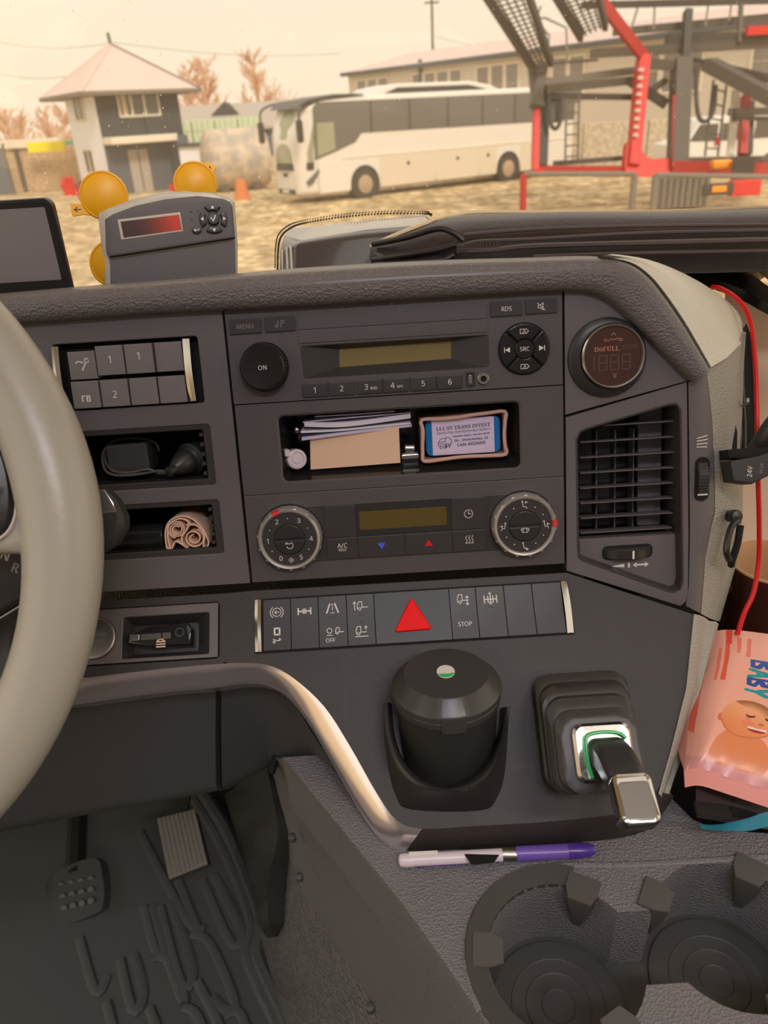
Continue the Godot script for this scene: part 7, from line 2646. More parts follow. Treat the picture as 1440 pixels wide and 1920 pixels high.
	put(m, "gate_post", M.pole, gd)
	# red flower tubs
	var tubs := [[Vector3(-15.410, 0.000, -44.225), 0.5, "low twin red flower tub standing farthest from the gate house corner"], [Vector3(-13.780, 0.000, -41.309), 0.42, "small red tub with reddish plant beside the low twin tub"], [Vector3(-13.296, 0.000, -41.273), 0.5, "red tub under the white side window of the gate house"], [Vector3(-12.812, -0.000, -41.236), 0.45, "red tub against the gate house corner"], [Vector3(-8.637, 0.000, -38.970), 0.45, "single red tub right of the gate house porch"]]
	for s in tubs:
		var tt := outdoor("flower_tub", s[2], "flower tub", s[0], 0.0, "red flower tubs round the gate house")
		m = mb()
		m.xf = Transform3D(Basis(Vector3(1, 0, 0), Vector3(0, 0, -1), Vector3(0, 1, 0)), Vector3.ZERO)
		var r: float = s[1]
		m.lathe([v2(r * 0.6, 0), v2(r * 0.8, r * 0.9), v2(r * 0.9, r), v2(r * 0.9, r * 1.1), v2(r * 0.7, r * 1.05)], 0, 0, 14)
		put(m, "tub", M.red_paint, tt)
		m = mb()
		var rng := RandomNumberGenerator.new()
		rng.seed = int(r * 1000)
		for i in 26:
			var a := rng.randf() * TAU
			var o := Vector3(cos(a), 0, sin(a)) * rng.randf() * r * 0.6
			m.tube([o + Vector3(0, r, 0), o * 1.4 + Vector3(0, r * rng.randf_range(1.3, 1.9), 0)], [0.03, 0.05], 4)
		put(m, "flowers", M.red_paint if r > 0.45 else M.plant, tt, 38, "stuff")
	# tank lying beside the coach
	var tk := outdoor("storage_tank", "big weathered pale grey storage tank lying between gate house and coach", "tank", Vector3(-5.678, 0.000, -38.599) + Vector3(-0.6, 0, -2), 20.0)
	m = mb()
	m.xf = Transform3D(Basis(Vector3(0, 0, -1), Vector3(0, 1, 0), Vector3(1, 0, 0)), Vector3(0, 1.35, 0))
	m.lathe([v2(0.0, -1.35), v2(0.7, -1.3), v2(1.15, -1.15), v2(1.32, -1.0), v2(1.35, -0.9), v2(1.35, 1.4), v2(1.2, 1.7), v2(0.5, 1.9), v2(0, 1.9)], 0, 0, 40)
	put(m, "tank_shell", M.tank, tk)
	for x in [-0.6, 1.0]:
		m = mb()
		m.box(x - 0.2, 0, -0.9, x + 0.2, 0.35, 0.9, 0.02)
		put(m, "tank_saddle", M.pole, tk)
	var hut := outdoor("grey_hut", "small grey metal hut with flat dark roof right of the gate house", "hut", Vector3(-7.950, 0.000, -40.218) + Vector3(-0.6, 0, -3.0), -10.0)
	m = mb()
	m.box(-0.7, 0, -1.5, 0.7, 2.0, 0, 0.03)
	put(m, "hut_body", M.render_white, hut)
	m = mb()
	m.box(-0.9, 2.0, -1.7, 0.9, 2.12, 0.2, 0.02)
	put(m, "hut_roof", M.slate, hut)
	var cr := outdoor("crate_stack", "pale green slatted crates piled behind the grey hut", "crates", Vector3(-8.540, -0.000, -44.597) + Vector3(0, 0, -6), 0.0)
	for i in 4:
		for j in 2:
			m = mb()
			m.box(-2.6 + i * 1.35, 2.0 + j * 0.62, -1.2, -1.3 + i * 1.35, 2.58 + j * 0.62, 0, 0.03)
			put(m, "crate", M.sage, cr)
			for k in 4:
				m = mb()
				m.box(-2.55 + i * 1.35 + k * 0.34, 2.02 + j * 0.62, 0, -2.47 + i * 1.35 + k * 0.34, 2.56 + j * 0.62, 0.03)
				put(m, "slat", M.frame_white, cr)
	m = mb()
	m.box(-2.7, 0, -1.4, 2.9, 2.0, -0.1)
	put(m, "crate_base", M.slate_blue, cr)
	var cone := outdoor("terracotta_pot", "upturned orange terracotta pot on the dirt in front of the tank", "pot", Vector3(-5.090, 0.000, -34.805), 0.0)
	m = mb()
	m.xf = Transform3D(Basis(Vector3(1, 0, 0), Vector3(0, 0, -1), Vector3(0, 1, 0)), Vector3.ZERO)
	m.lathe([v2(0.36, 0), v2(0.36, 0.1), v2(0.3, 0.12), v2(0.2, 0.8), v2(0.0, 0.82)], 0, 0, 16)
	put(m, "pot_body", M.terracotta, cone)
	# long low grey building behind
	var lb := outdoor("long_shed", "long low shed with pale grey roof behind the crates", "building", Vector3(-12.698, 2.637, -84.117), -6.0)
	m = mb()
	m.loft([PackedVector3Array([Vector3(-8, 0, 0), Vector3(9, 0, 0), Vector3(9, 2.2, -4), Vector3(-7, 2.2, -4)]), PackedVector3Array([Vector3(-8, -0.25, 0), Vector3(9, -0.25, 0), Vector3(9, 1.95, -4), Vector3(-7, 1.95, -4)])])
	put(m, "shed_roof", M.grey_roof, lb)
	m = mb()
	m.box(-7.5, -4.5, -4.5, 8.5, -0.1, -0.6)
	put(m, "shed_wall", M.slate_blue, lb)
	m = mb()
	m.loft([PackedVector3Array([Vector3(-2.2, 1.2, -2), Vector3(0.6, 1.2, -2), Vector3(-0.8, 2.3, -2)]), PackedVector3Array([Vector3(-2.2, 1.2, -4), Vector3(0.6, 1.2, -4), Vector3(-0.8, 2.3, -4)])])
	put(m, "dormer", M.slate, lb)
	# trees
	bare_tree(Vector3(-35.377, 3.120, -87.730) * Vector3(1, 0, 1), 7.0, 11, "slender bare tree at the frame edge beyond the boundary wall")
	bare_tree(Vector3(-32.188, 3.027, -83.193) * Vector3(1, 0, 1), 6.2, 12, "low bare tree above the yellow banner")
	bare_tree(Vector3(-26.737, 2.809, -78.593) * Vector3(1, 0, 1), 6.6, 13, "dense bare tree beside the white wall of the gate house")
	bare_tree(Vector3(-30.599, 2.900, -85.373) * Vector3(1, 0, 1), 6.4, 14, "thin bare tree between the low tree and the gate house")
	bare_tree(Vector3(-18.907, 1.706, -100.478) * Vector3(1, 0, 1), 11.0, 15, "bare tree rising behind the right eave of the gate house")
	bare_tree(Vector3(-18.127, 1.548, -106.009) * Vector3(1, 0, 1), 11.5, 16, "bare tree above the long grey shed roof")
	bare_tree(Vector3(-13.999, 1.316, -122.725) * Vector3(1, 0, 1), 14.0, 17, "tall thin bare tree above the coach mirror")
	# warehouse behind the coach
	var wh := outdoor("warehouse", "long white warehouse with a band of large grey windows behind the coach", "building", Vector3(-0.707, 1.741, -69.070), -50.0)
	M.hall = paint(Color(0.86, 0.82, 0.76), 0.8)
	M.hall_glass = paint(Color(0.55, 0.53, 0.5), 0.15)
	m = mb()
	m.box(0, -8, -14, 40, 4.0, 0)
	put(m, "hall_wall", M.hall, wh)
	m = mb()
	m.box(-0.4, 4.0, -14.4, 40.4, 4.25, 0.5, 0.03)
	put(m, "roof_edge", M.slate_blue, wh)
	m = mb()
	m.loft([PackedVector3Array([Vector3(-0.4, 4.25, 0.5), Vector3(40.4, 4.25, 0.5), Vector3(40.4, 5.6, -7), Vector3(-0.4, 5.6, -7)]), PackedVector3Array([Vector3(-0.4, 4.1, 0.4), Vector3(40.4, 4.1, 0.4), Vector3(40.4, 5.4, -7), Vector3(-0.4, 5.4, -7)])])
	put(m, "hall_roof", M.roof, wh)
	for i in 6:
		var x := 1.0 + i * 6.2
		var n: int = [3, 4, 3, 2, 3, 3, 3, 3][i]
		for j in n:
			m = mb()
			m.frame_plate(x + j * 1.25, 1.3, x + j * 1.25 + 1.2, 3.7, x + j * 1.25 + 0.12, 1.42, x + j * 1.25 + 1.08, 3.58, 0.02, 0, 0.1, 0.02)
			var wi := put(m, "window", M.frame_white, wh)
			for r in 2:
				m = mb()
				m.box(x + j * 1.25 + 0.12, 1.42 + r * 1.12, 0.01, x + j * 1.25 + 1.08, 2.46 + r * 1.12, 0.04)
				put(m, "pane", M.hall_glass, wi)
	m = mb()
	m.box(8.0, -3, 0.02, 8.3, 4.5, 0.15)
	put(m, "downpipe", M.slate_blue, wh)
	# concrete yard wall behind the transporter
	var cw := outdoor("concrete_fence", "long beige concrete panel fence behind the car transporter", "fence", Vector3(8.368, -0.153, -40.047) * Vector3(1, 0, 1), -3.0)
	for i in 4:
		m = mb()
		m.box(-4 + i * 3.0, 0, -0.12, -1.06 + i * 3.0, 2.0, 0.12, 0.03)
		put(m, "fence_panel", M.concrete_grey, cw)
	# utility pole and wires
	var up := outdoor("utility_pole", "thin wooden utility pole above the warehouse roof", "pole", Vector3(7.623, 0.983, -88.886) * Vector3(1, 0, 1))
	m = mb()
	m.tube([Vector3(0, 0, 0), Vector3(0, 13.4, 0)], [0.16, 0.11], 8)
	put(m, "post", M.pole, up)
	m = mb()
	m.box(-0.7, 12.3, -0.06, 0.7, 12.45, 0.06)
	put(m, "crossarm", M.pole, up)
	var wires := [[Vector3(-33.049, 10.910, -82.721), Vector3(-18.635, 9.032, -70.540)], [Vector3(-33.226, 8.334, -81.408), Vector3(-20.214, 7.160, -69.587)], [Vector3(-18.635, 9.032, -70.540), Vector3(-1.415, 8.486, -87.097)], [Vector3(8.236, 9.914, -93.436), Vector3(14.201, 7.242, -69.628)]]
	var wn := ["thin overhead wire left of the roof finial", "lower thin overhead wire left of the gate house roof", "thin overhead wire between gate house and warehouse", "thin overhead wire from the utility pole towards the transporter"]
	for i in 4:
		start(wires[i][0], 1.0)
		m = mb()
		var pts := []
		for k in 9:
			var q: Vector3 = wires[i][0].lerp(wires[i][1], k / 8.0)
			pts.append(q + Vector3(0, -0.5 * sin(PI * k / 8.0), 0))
		m.tube(pts, 0.02, 4)
		solo(m, "overhead_wire", M.pole, WORLD, wn[i], "wire", "overhead wires")


func coach() -> void:
	M.coach = paint(Color(0.9, 0.875, 0.84), 0.3)
	M.coach_low = paint(Color(0.87, 0.82, 0.74), 0.35)
	M.coach_glass = paint(Color(0.42, 0.4, 0.39), 0.12)
	M.coach_front = paint(Color(0.62, 0.62, 0.52), 0.06)
	M.coach_black = paint(Color(0.2, 0.195, 0.19), 0.35)
	M.tyre = paint(Color(0.28, 0.26, 0.24), 0.9)
	M.hub = paint(Color(0.7, 0.6, 0.5), 0.5)
	var axle := Vector3(0.063, 0.000, -32.332)
	var t := outdoor("coach", "white touring coach with dark side windows parked in front of the warehouse", "coach", axle, 33.0)
	# local: front axle at x = 0, nose towards -x, our side at z = 0, far side at z = -2.5
	var x0 := -2.75
	var x1 := 11.4
	var m := mb()
	# body: sections across, drawn along the length, so that the nose curves
	var secs := []
	for s in [[x0, 0.35, 2.1, 0.5], [x0 + 0.12, 0.3, 2.5, 0.2], [x0 + 0.5, 0.28, 3.3, 0.06], [x0 + 1.0, 0.28, 3.5, 0.0], [x0 + 3.0, 0.28, 3.55, 0.0], [x1 - 0.2, 0.3, 3.55, 0.0], [x1, 0.4, 3.4, 0.12]]:
		var ring := PackedVector3Array()
		for p in Mb.rr(-2.5 + s[3], s[1], -s[3], s[2], 0.22, 3):
			ring.append(Vector3(s[0], p.y, p.x))
		secs.append(ring)
	m.loft(secs)
	put(m, "body_shell", M.coach, t, 50)
	# glass band along the side
	m = mb()
	m.slab([v2(x0 + 0.62, 1.5), v2(x0 + 1.6, 1.74), v2(x0 + 2.4, 1.98), v2(x0 + 2.7, 2.28), v2(x1 - 0.1, 2.2), v2(x1 - 0.1, 3.34), v2(x0 + 0.9, 3.36), v2(x0 + 0.7, 3.2)], -0.02, 0.025, 0.01)
	var gl := put(m, "window_band", M.coach_glass, t)
	for x in [0.4, 2.2, 4.1, 5.9, 7.7, 9.4]:
		m = mb()
		m.box(x - 0.03, 2.27, 0.02, x + 0.03, 3.3, 0.035)
		put(m, "window_joint", M.coach_black, t)
	m = mb()
	m.slab([v2(x0 + 0.72, 1.6), v2(x0 + 1.5, 1.8), v2(x0 + 1.5, 2.7), v2(x0 + 0.78, 2.7)], 0.02, 0.04, 0.01)
	put(m, "driver_window", M.coach_front, t)
	# windscreen wrapped round the nose
	m = mb()
	var wr := []
	for s in [[1.28, -0.03], [1.75, -0.02], [2.3, 0.1], [2.8, 0.26], [3.15, 0.46], [3.36, 0.68]]:
		var ring := PackedVector3Array()
		for i in 11:
			var z := lerpf(-2.46, -0.04, i / 10.0)
			var cv := pow(absf(2.0 * i / 10.0 - 1.0), 3.0) * 0.5
			ring.append(Vector3(x0 - 0.05 + s[1] + cv, s[0], z))
		for i in range(10, -1, -1):
			var z := lerpf(-2.46, -0.04, i / 10.0)
			var cv := pow(absf(2.0 * i / 10.0 - 1.0), 3.0) * 0.5
			ring.append(Vector3(x0 + 0.1 + s[1] + cv, s[0], z))
		wr.append(ring)
	m.loft(wr)
	put(m, "windscreen", M.coach_front, t, 60)
	m = mb()
	wr = []
	for s in [[1.18, -0.07], [1.3, -0.06], [1.42, -0.05]]:
		var ring := PackedVector3Array()
		for i in 11:
			var z := lerpf(-2.48, -0.02, i / 10.0)
			var cv := pow(absf(2.0 * i / 10.0 - 1.0), 3.0) * 0.5
			ring.append(Vector3(x0 - 0.03 + s[1] + cv, s[0], z))
		for i in range(10, -1, -1):
			var z := lerpf(-2.48, -0.02, i / 10.0)
			var cv := pow(absf(2.0 * i / 10.0 - 1.0), 3.0) * 0.5
			ring.append(Vector3(x0 + 0.12 + s[1] + cv, s[0], z))
		wr.append(ring)
	m.loft(wr)
	put(m, "wiper_tray", M.coach_black, t, 60)
	# roof cap and air unit
	m = mb()
	m.slab([v2(0.6, 3.5), v2(1.2, 3.78), v2(2.0, 3.88), v2(5.6, 3.88), v2(6.6, 3.72), v2(7.2, 3.52)], -2.1, -0.3, 0.12, 0.1)
	put(m, "roof_unit", M.coach, t)
	m = mb()
	m.slab([v2(1.3, 3.56), v2(1.9, 3.74), v2(5.4, 3.74), v2(6.4, 3.56)], -0.32, -0.26, 0.02)
	put(m, "roof_grille", M.coach_black, t)
	m = mb()
	m.slab([v2(x0 + 0.2, 3.2), v2(x0 + 0.5, 3.46), v2(x0 + 1.6, 3.6), v2(x0 + 3.0, 3.58), v2(x0 + 0.9, 3.38)], -2.4, 0.02, 0.05)
	put(m, "front_roof_cap", M.coach_black, t)
	# lower skirt panels
	var px := [x0 + 1.4, -0.62, 0.68, 2.7, 4.6, 5.9, 7.0]
	for i in 5:
		var a: float = [0.72, 3.45, 5.75, 8.1, -2.05][i]
		var b: float = [3.4, 5.7, 6.7, 9.4, -0.7][i]
		m = mb()
		m.box(a, 0.34, -0.01, b, 1.42, 0.02, 0.01)
		var pn := put(m, "luggage_flap" if i < 4 else "front_panel", M.coach_low if i < 4 else M.coach, t)
		if i < 3:
			m = mb()
			m.xf = Transform3D(Basis.IDENTITY, Vector3((a + b) / 2, 1.1, 0.02))
			m.lathe([v2(0.07, 0), v2(0.06, 0.03), v2(0, 0.03)], 0, 0, 12)
			put(m, "flap_lock", M.coach_black, pn)
	m = mb()
	m.box(-1.0, 1.46, 0.0, x1 - 0.1, 1.5, 0.03)
	put(m, "waist_trim", M.frame_white, t)
	# wheels in dark arches
	for x in [0.0, 7.4]:
		m = mb()
		m.slab(Mb.disc(x, 0.52, 0.66, 32), -0.3, 0.015)
		put(m, "wheel_arch", M.coach_black, t)
		m = mb()
		m.xf = Transform3D(Basis.IDENTITY, Vector3(x, 0.5, 0.02))
		m.lathe([v2(0.5, -0.3), v2(0.52, -0.05), v2(0.5, 0.0), v2(0.36, 0.02), v2(0.34, -0.02)], 0, 0, 32)
		var wl := put(m, "wheel", M.tyre, t)
		m = mb()
		m.xf = Transform3D(Basis.IDENTITY, Vector3(x, 0.5, 0.02))
		m.lathe([v2(0.34, -0.03), v2(0.33, 0.0), v2(0.2, 0.03), v2(0.1, 0.05), v2(0, 0.05)], 0, 0, 24)
		put(m, "hub", M.hub, wl)
	# lamps, badge, bumper
	m = mb()
	m.slab([v2(x0 + 0.25, 0.8), v2(x0 + 0.72, 1.18), v2(x0 + 0.78, 1.1), v2(x0 + 0.45, 0.72), v2(x0 + 0.25, 0.68)], -0.35, 0.03, 0.02)
	put(m, "headlamp", M.coach_glass, t)
	m = mb()
	m.box(x0 - 0.04, 0.95, -1.4, x0 + 0.1, 1.08, -1.1, 0.02)
	put(m, "front_badge", M.coach_black, t)
	m = mb()
	m.box(x0 - 0.06, 0.36, -1.95, x0 + 0.1, 0.52, -0.6, 0.03)
	put(m, "bumper_slot", M.coach_black, t)
	m = mb()
	m.box(x0 - 0.08, 0.4, -1.5, x0 - 0.05, 0.5, -1.0)
	put(m, "number_plate", M.frame_white, t)
	# mirrors on drooping arms
	for s in [[-0.1, 0.32], [-2.4, -0.42]]:
		var z: float = s[0]
		m = mb()
		m.tube(smooth([Vector3(x0 + 1.1, 3.36, z), Vector3(x0 + 0.5, 3.4, z + s[1] * 0.5), Vector3(x0 + 0.05, 3.2, z + s[1]), Vector3(x0 - 0.05, 2.7, z + s[1])], 5), 0.04, 8)
		put(m, "mirror_arm", M.coach_black, t)
		m = mb()
		m.box(x0 - 0.14, 2.1, z + s[1] - 0.14, x0 + 0.05, 2.85, z + s[1] + 0.14, 0.06)
		put(m, "mirror_head", M.coach_black, t)


func transporter() -> void:
	M.steel = paint(Color(0.36, 0.33, 0.3), 0.6, 0.2)
	M.steel_dark = paint(Color(0.25, 0.23, 0.21), 0.6)
	M.steel_light = paint(Color(0.5, 0.47, 0.43), 0.55)
	M.red_dull = paint(Color(0.72, 0.14, 0.12), 0.5)
	M.orange = paint(Color(0.98, 0.62, 0.05), 0.4)
	var base := Vector3(7.853, 0.867, -23.732) * Vector3(1, 0, 1)
	var t := outdoor("car_transporter", "red and dark steel car transporter trailer with raised perforated ramps", "trailer", base)
	cur_o = base
	# perforated ramps
	for r in [[Vector3(2.809, 5.426, -21.004), Vector3(4.923, 3.680, -24.604), Vector3(3.811, 5.587, -21.086), Vector3(5.409, 3.839, -24.685), 4, 22], [Vector3(4.464, 5.228, -20.903), Vector3(5.843, 4.310, -23.241), Vector3(5.466, 5.389, -20.985), Vector3(6.493, 4.521, -23.349), 4, 14]]:
		var up := Vector3(0, 1, 0)
		var m := mb()
		m.beam(r[0], r[1], 0.12, 0.22)
		m.beam(r[2], r[3], 0.12, 0.22)
		put(m, "ramp_rail", M.steel_dark, t, 38, "stuff")
		m = mb()
		for i in range(1, r[4] + 1):
			var w: float = float(i) / (r[4] + 1)
			m.beam(r[0].lerp(r[2], w), r[1].lerp(r[3], w), 0.035, 0.03)
		for i in r[5]:
			var w: float = float(i) / r[5]
			m.beam(r[0].lerp(r[1], w), r[2].lerp(r[3], w), 0.075, 0.03)
		put(m, "ramp_grating", M.steel, t, 38, "stuff")
	var plate := mb()
	plate.beam(Vector3(4.877, 3.770, -24.537), Vector3(5.237, 3.842, -24.574), 0.1, 0.4)
	# members: [from, to, width, height, name, material]
	var red = M.red_paint
	var st = M.steel
	var dk = M.steel_dark
	var list := [
		[Vector3(5.228, 3.842, -25.023), Vector3(4.944, 2.783, -24.484), 0.28, 0.3, "ramp_foot", st], [Vector3(5.006, 3.793, -25.110), Vector3(5.068, 2.711, -24.559), 0.3, 0.35, "post_head", st],
		[Vector3(5.236, 3.734, -24.968), Vector3(5.249, 3.492, -24.845), 0.12, 0.2, "post_cap", red],
		[Vector3(5.044, 2.916, -24.776), Vector3(4.877, 1.138, -23.870), 0.16, 0.3, "front_post", red], [Vector3(5.372, 3.449, -25.272), Vector3(5.129, 1.248, -24.150), 0.26, 0.3, "front_post", dk],
		[Vector3(4.831, 1.140, -23.871), Vector3(5.106, 1.152, -23.877), 0.3, 0.16, "post_foot", red],
		[Vector3(5.321, 3.849, -25.251), Vector3(7.154, 3.926, -26.413), 0.06, 0.07, "hand_rail", st], [Vector3(5.213, 3.381, -25.013), Vector3(8.100, 3.569, -25.782), 0.5, 0.2, "upper_deck", M.steel_light],
		[Vector3(5.201, 3.206, -24.923), Vector3(8.083, 3.319, -25.655), 0.7, 0.22, "upper_deck", st], [Vector3(5.266, 3.040, -24.839), Vector3(8.058, 2.870, -25.201), 0.3, 0.16, "deck_beam", dk],
		[Vector3(7.787, 3.317, -25.205), Vector3(8.813, 2.633, -24.856), 0.3, 0.28, "deck_end", dk], [Vector3(7.979, 2.760, -24.921), Vector3(8.826, 3.261, -25.176), 0.2, 0.14, "deck_brace", st],
		[Vector3(4.926, 1.189, -23.896), Vector3(7.712, 1.037, -23.818), 0.22, 0.2, "chassis_rail", M.red_dull], [Vector3(5.551, 1.297, -24.400), Vector3(7.633, 1.312, -24.632), 0.3, 0.12, "lower_deck", st],
		[Vector3(8.075, 3.848, -25.026), Vector3(7.588, 1.136, -23.644), 0.3, 0.40, "main_post", red],
		[Vector3(9.149, 3.695, -24.948), Vector3(8.850, 1.094, -23.623), 0.45, 0.5, "dark_post", st], [Vector3(8.798, 2.837, -24.286), Vector3(8.648, 1.089, -23.396), 0.06, 0.08, "post_edge", M.red_dull],
		[Vector3(8.827, 3.105, -24.535), Vector3(8.898, 2.834, -24.397), 0.1, 0.2, "post_edge", dk],
		[Vector3(8.658, 1.083, -23.505), Vector3(11.792, 0.859, -23.391), 0.22, 0.3, "chassis_rail", M.red_dull], [Vector3(8.975, 1.217, -23.798), Vector3(11.919, 1.110, -23.744), 0.5, 0.12, "lower_deck", st],
		[Vector3(9.788, 3.574, -24.550), Vector3(11.107, 2.556, -22.909), 0.6, 0.32, "tilted_deck", st], [Vector3(9.566, 3.686, -25.168), Vector3(11.413, 3.066, -23.730), 0.5, 0.2, "tilted_deck", dk],
		[Vector3(10.538, 2.346, -24.485), Vector3(11.903, 2.299, -24.461), 0.4, 0.2, "deck_beam", st], [Vector3(10.558, 2.182, -24.402), Vector3(11.890, 2.110, -24.365), 0.3, 0.12, "deck_beam", dk],
		[Vector3(10.990, 2.728, -24.680), Vector3(10.797, 1.248, -23.926), 0.22, 0.22, "rear_post", M.red_dull], [Vector3(11.234, 2.583, -24.830), Vector3(11.079, 1.225, -24.138), 0.14, 0.2, "rear_post", dk],
		[Vector3(10.109, 3.182, -24.911), Vector3(9.735, 1.279, -23.942), 0.05, 0.05, "ladder_rail", st], [Vector3(10.464, 3.027, -24.832), Vector3(10.099, 1.259, -23.932), 0.05, 0.05, "ladder_rail", st],
		[Vector3(10.727, 2.877, -24.756), Vector3(10.464, 1.266, -23.935), 0.22, 0.06, "number_board", M.hall],
		[Vector3(6.483, 5.276, -25.978), Vector3(12.247, 5.097, -25.887), 0.2, 0.16, "top_rail", dk], [Vector3(7.479, 4.584, -26.075), Vector3(12.442, 4.728, -26.148), 0.14, 0.2, "top_rail", st],
		[Vector3(6.794, 4.062, -25.697), Vector3(12.339, 4.035, -25.683), 0.5, 0.22, "top_deck", st], [Vector3(8.927, 4.280, -25.695), Vector3(12.293, 4.165, -25.637), 0.4, 0.3, "top_deck", dk],
		[Vector3(11.032, 4.357, -25.286), Vector3(12.236, 4.345, -25.280), 0.2, 0.22, "red_rail", red],
		[Vector3(6.384, 5.142, -23.666), Vector3(8.133, 3.817, -25.011), 0.14, 0.3, "ramp_arm", M.red_dull],
		[Vector3(8.126, 3.711, -24.956), Vector3(9.617, 3.495, -24.846), 0.3, 0.25, "cross_head", st], [Vector3(9.503, 4.976, -25.825), Vector3(9.329, 3.766, -25.209), 0.2, 0.25, "upper_post", dk], [Vector3(11.036, 5.163, -25.921), Vector3(10.901, 4.087, -25.372), 0.1, 0.12, "upper_post", st]]
	for l in list:
		var m := mb()
		m.beam(l[0], l[1], l[2], l[3], Vector3.BACK if absf((l[1] - l[0]).normalized().y) > 0.7 else Vector3.UP)
		put(m, l[4], l[5], t)
	# gusset at the foot of the main post
	var m := mb()
	var g: Array = [Vector3(7.459, 1.708, -23.880), Vector3(7.901, 1.791, -23.922), Vector3(7.867, 1.525, -23.787), Vector3(7.976, 1.359, -23.702), Vector3(8.271, 1.276, -23.659), Vector3(8.723, 1.291, -23.667), Vector3(8.763, 0.995, -23.516), Vector3(8.061, 0.845, -23.440), Vector3(7.387, 0.882, -23.459), Vector3(7.363, 1.178, -23.610)]
	var g0 := PackedVector3Array(g)
	var g1 := PackedVector3Array()
	for p in g:
		g1.append(p + Vector3(0, 0, -0.35))
	m.loft([g0, g1])
	put(m, "foot_gusset", red, t)
	# hanging hoses
	for h in [[Vector3(5.355, 3.056, -24.623), Vector3(5.336, 2.561, -24.370), Vector3(5.405, 2.248, -24.211), Vector3(5.555, 2.240, -24.207), Vector3(5.681, 2.542, -24.361), Vector3(5.726, 2.982, -24.585)], [Vector3(9.453, 3.466, -24.607), Vector3(9.413, 2.670, -24.202), Vector3(9.473, 2.241, -23.983), Vector3(9.678, 2.177, -23.950), Vector3(9.876, 2.445, -24.087), Vector3(9.976, 3.038, -24.389)]]:
		m = mb()
		m.tube(smooth(h, 6), 0.06, 8)
		put(m, "hose", dk, t)
	m = mb()
	m.beam(Vector3(5.624, 3.023, -24.942), Vector3(5.595, 2.371, -24.610), 0.36, 0.1, Vector3.BACK)
	put(m, "tool_box", st, t)
	m = mb()
	for s in [Vector3(5.902, 3.005, -24.821), Vector3(6.267, 3.012, -24.825)]:
		var e: Vector3 = s + (Vector3(5.760, 1.387, -23.997) - Vector3(5.902, 3.005, -24.821))
		m = mb()
		m.beam(s, e, 0.05, 0.05, Vector3.BACK)
		put(m, "ladder_rail", st, t)
	for i in 6:
		m = mb()
		var y := 0.1 + i * 0.17
		m.beam(Vector3(5.902, 3.005, -24.821).lerp(Vector3(5.760, 1.387, -23.997), y), Vector3(6.267, 3.012, -24.825).lerp(Vector3(6.126, 1.395, -24.001), y), 0.04, 0.04)
		put(m, "ladder_rung", st, t)
	for i in 5:
		m = mb()
		var y := 0.1 + i * 0.2
		m.beam(Vector3(10.109, 3.182, -24.911).lerp(Vector3(9.735, 1.279, -23.942), y), Vector3(10.464, 3.027, -24.832).lerp(Vector3(10.099, 1.259, -23.932), y), 0.04, 0.04)
		put(m, "ladder_rung", st, t)
	# thin guard rails against the sky
	for l in [[Vector3(4.852, 4.717, -24.571), Vector3(5.088, 5.195, -24.815)], [Vector3(5.240, 4.883, -25.778), Vector3(5.310, 5.015, -25.845), Vector3(5.432, 5.021, -25.849), Vector3(6.020, 4.732, -25.701), Vector3(5.989, 3.840, -25.246)], [Vector3(5.240, 4.883, -25.778), Vector3(5.523, 4.570, -25.618), Vector3(5.420, 3.952, -25.304)], [Vector3(8.158, 5.320, -26.001), Vector3(7.830, 4.525, -25.596)], [Vector3(8.582, 5.297, -25.989), Vector3(8.500, 4.543, -25.605)], [Vector3(10.127, 5.213, -25.946), Vector3(9.960, 4.544, -25.606)], [Vector3(7.401, 5.361, -26.022), Vector3(7.243, 4.828, -25.750)], [Vector3(10.763, 5.178, -25.928), Vector3(10.666, 4.641, -25.655)]]:
		m = mb()
		m.tube(l, 0.03, 6)
		put(m, "guard_rail", M.steel_light, t)
	# white painted figures running down the main post
	for i in 9:
		m = mb()
		var w := 0.08 + i * 0.085
		var p: Vector3 = Vector3(7.927, 3.679, -24.659).lerp(Vector3(7.541, 1.312, -23.453), w)
		m.beam(p + Vector3(-0.07, 0.05, 0), p + Vector3(0.06, 0.05, 0), 0.1, 0.08)
		put(m, "painted_figure", M.hall, t)
	# lamps and tool boxes along the frame
	var lamp := outdoor("beacon_lamp", "orange beacon lamp on the transporter frame", "lamp", Vector3(9.805, 1.101, -22.953))
	m = mb()
	m.box(-0.28, -0.11, -0.15, 0.28, 0.12, 0.15, 0.06)
	put(m, "lamp_lens", M.orange, lamp)
	var bx := outdoor("equipment_box", "grey equipment box behind the pipe barrier under the transporter frame", "box", Vector3(8.561, 0.610, -22.479))
	m = mb()
	m.box(-0.65, -0.5, -0.4, 0.75, 0.32, 0.2, 0.04)
	put(m, "box_body", M.steel_light, bx)
	m = mb()
	m.box(-0.5, -2.0, -0.3, 0.5, -0.5, -0.1, 0.02)
	put(m, "box_stand", M.steel_dark, bx)
	for i in 8:
		m = mb()
		m.box(-0.6 + i * 0.17, -0.45, 0.2, -0.54 + i * 0.17, 0.28, 0.23)
		put(m, "box_rib", M.steel, bx)
	var rb := outdoor("red_box", "small red box hung under the transporter frame at the frame edge", "box", Vector3(10.310, 0.515, -22.430))
	m = mb()
	m.box(-0.4, -0.2, -0.2, 0.42, 0.2, 0.1, 0.03)
	put(m, "box_body", M.red_paint, rb)
	m = mb()
	m.box(-0.3, -0.1, -0.28, 0.3, 0.75, -0.2, 0.01)
	put(m, "hanger_plate", M.steel_dark, rb)
	var ob := outdoor("orange_light_bar", "low orange and dark light bar under the transporter frame", "lamp", Vector3(9.522, 0.548, -22.222))
	m = mb()
	m.box(-0.42, -0.16, -0.2, 0.42, 0.14, 0.0, 0.03)
	put(m, "bar_body", M.steel_dark, ob)
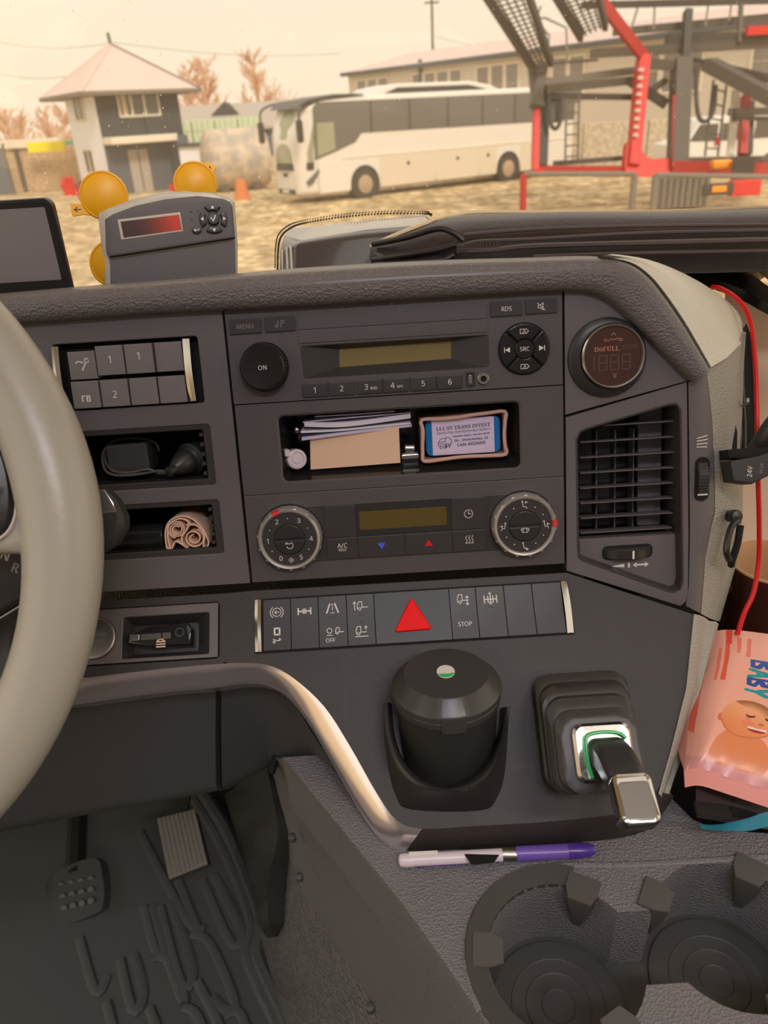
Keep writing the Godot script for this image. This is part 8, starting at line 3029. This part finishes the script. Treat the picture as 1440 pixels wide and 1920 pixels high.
	m = mb()
	m.box(-0.2, -0.08, 0.0, 0.2, 0.08, 0.06, 0.02)
	put(m, "bar_lens", M.orange, ob)
	# pipe barriers
	for b in [[Vector3(3.209, 1.588, -16.804), Vector3(5.429, 1.467, -16.742), "grey pipe barrier with red and white post in front of the transporter's front frame"], [Vector3(5.854, 1.425, -16.721), Vector3(8.732, 1.230, -16.622), "grey pipe barrier in front of the transporter's tilted deck"]]:
		var a: Vector3 = b[0]
		var e: Vector3 = b[1]
		var tb := outdoor("pipe_barrier", b[2], "barrier", a * Vector3(1, 0, 1))
		cur_o = a * Vector3(1, 0, 1)
		m = mb()
		m.tube([a, e], 0.05, 8)
		put(m, "top_pipe", M.steel_light, tb)
		for q in [a, e]:
			m = mb()
			m.tube([q, q * Vector3(1, 0, 1)], 0.07, 8)
			put(m, "post", M.red_dull if q == a and a.x < 3.5 else M.steel_light, tb)
	# white van behind
	M.van = paint(Color(0.93, 0.92, 0.9), 0.3)
	var v := outdoor("white_van", "white passenger van with grey windows behind the car transporter", "van", Vector3(14.359, 0.000, -34.671) + Vector3(0, 0, 2), 8.0)
	var vb := [v2(-2.4, 0.5), v2(-2.45, 1.2), v2(-1.9, 1.35), v2(-1.5, 2.0), v2(-1.2, 2.1), v2(1.8, 2.1), v2(2.3, 1.9), v2(2.5, 1.1), v2(2.5, 0.45)]
	m = mb()
	m.slab(vb, -1.8, 0, 0.08, 0.08)
	put(m, "van_body", M.van, v)
	for w in [[v2(-1.85, 1.3), v2(-1.5, 1.85), v2(-0.75, 1.85), v2(-0.75, 1.25)], [v2(-0.55, 1.25), v2(-0.55, 1.85), v2(0.6, 1.85), v2(0.6, 1.25)], [v2(0.8, 1.25), v2(0.8, 1.85), v2(1.9, 1.85), v2(2.15, 1.25)]]:
		m = mb()
		m.slab(w, -0.01, 0.03, 0.01)
		put(m, "window", M.dark_glass, v)
	for x in [-1.5, 1.6]:
		m = mb()
		m.xf = Transform3D(Basis.IDENTITY, Vector3(x, 0.36, -0.1))
		m.lathe([v2(0.36, -0.2), v2(0.36, 0.1), v2(0.2, 0.14), v2(0, 0.14)], 0, 0, 20)
		put(m, "wheel", M.tyre, v)
	m = mb()
	m.box(-0.8, 1.1, 0.0, -0.7, 1.4, 0.12, 0.02)
	put(m, "side_marker", M.red_paint, v)


func specks() -> void:
	# dust and dried drops on the windscreen
	cur_s = 1.0
	var rng := RandomNumberGenerator.new()
	rng.seed = 77
	cur_o = Vector3(0, 2.9, -1.2)
	var mm := MultiMesh.new()
	mm.transform_format = MultiMesh.TRANSFORM_3D
	var s := SphereMesh.new()
	s.radius = 0.0007
	s.height = 0.0014
	s.radial_segments = 6
	s.rings = 3
	s.material = paint(Color(0.95, 0.92, 0.85), 0.6)
	mm.mesh = s
	mm.instance_count = 420
	for i in 420:
		var x := rng.randf_range(-0.75, 1.1)
		if i < 150:
			x = rng.randfn(-0.38, 0.08)
		var y := rng.randf_range(2.62, 3.2)
		var z := -1.28 + (y - 2.5) * 0.203 + 0.0025
		var k := rng.randf_range(0.4, 1.5)
		mm.set_instance_transform(i, Transform3D(Basis.from_scale(Vector3(k, k * rng.randf_range(0.8, 1.6), 0.5)), Vector3(x, y, z)))
	var o := MultiMeshInstance3D.new()
	o.name = "windscreen_dust"
	o.multimesh = mm
	add_child(o)
	tag(o, "fine pale dust specks and dried drops on the inside of the windscreen", "dust", "", "stuff")
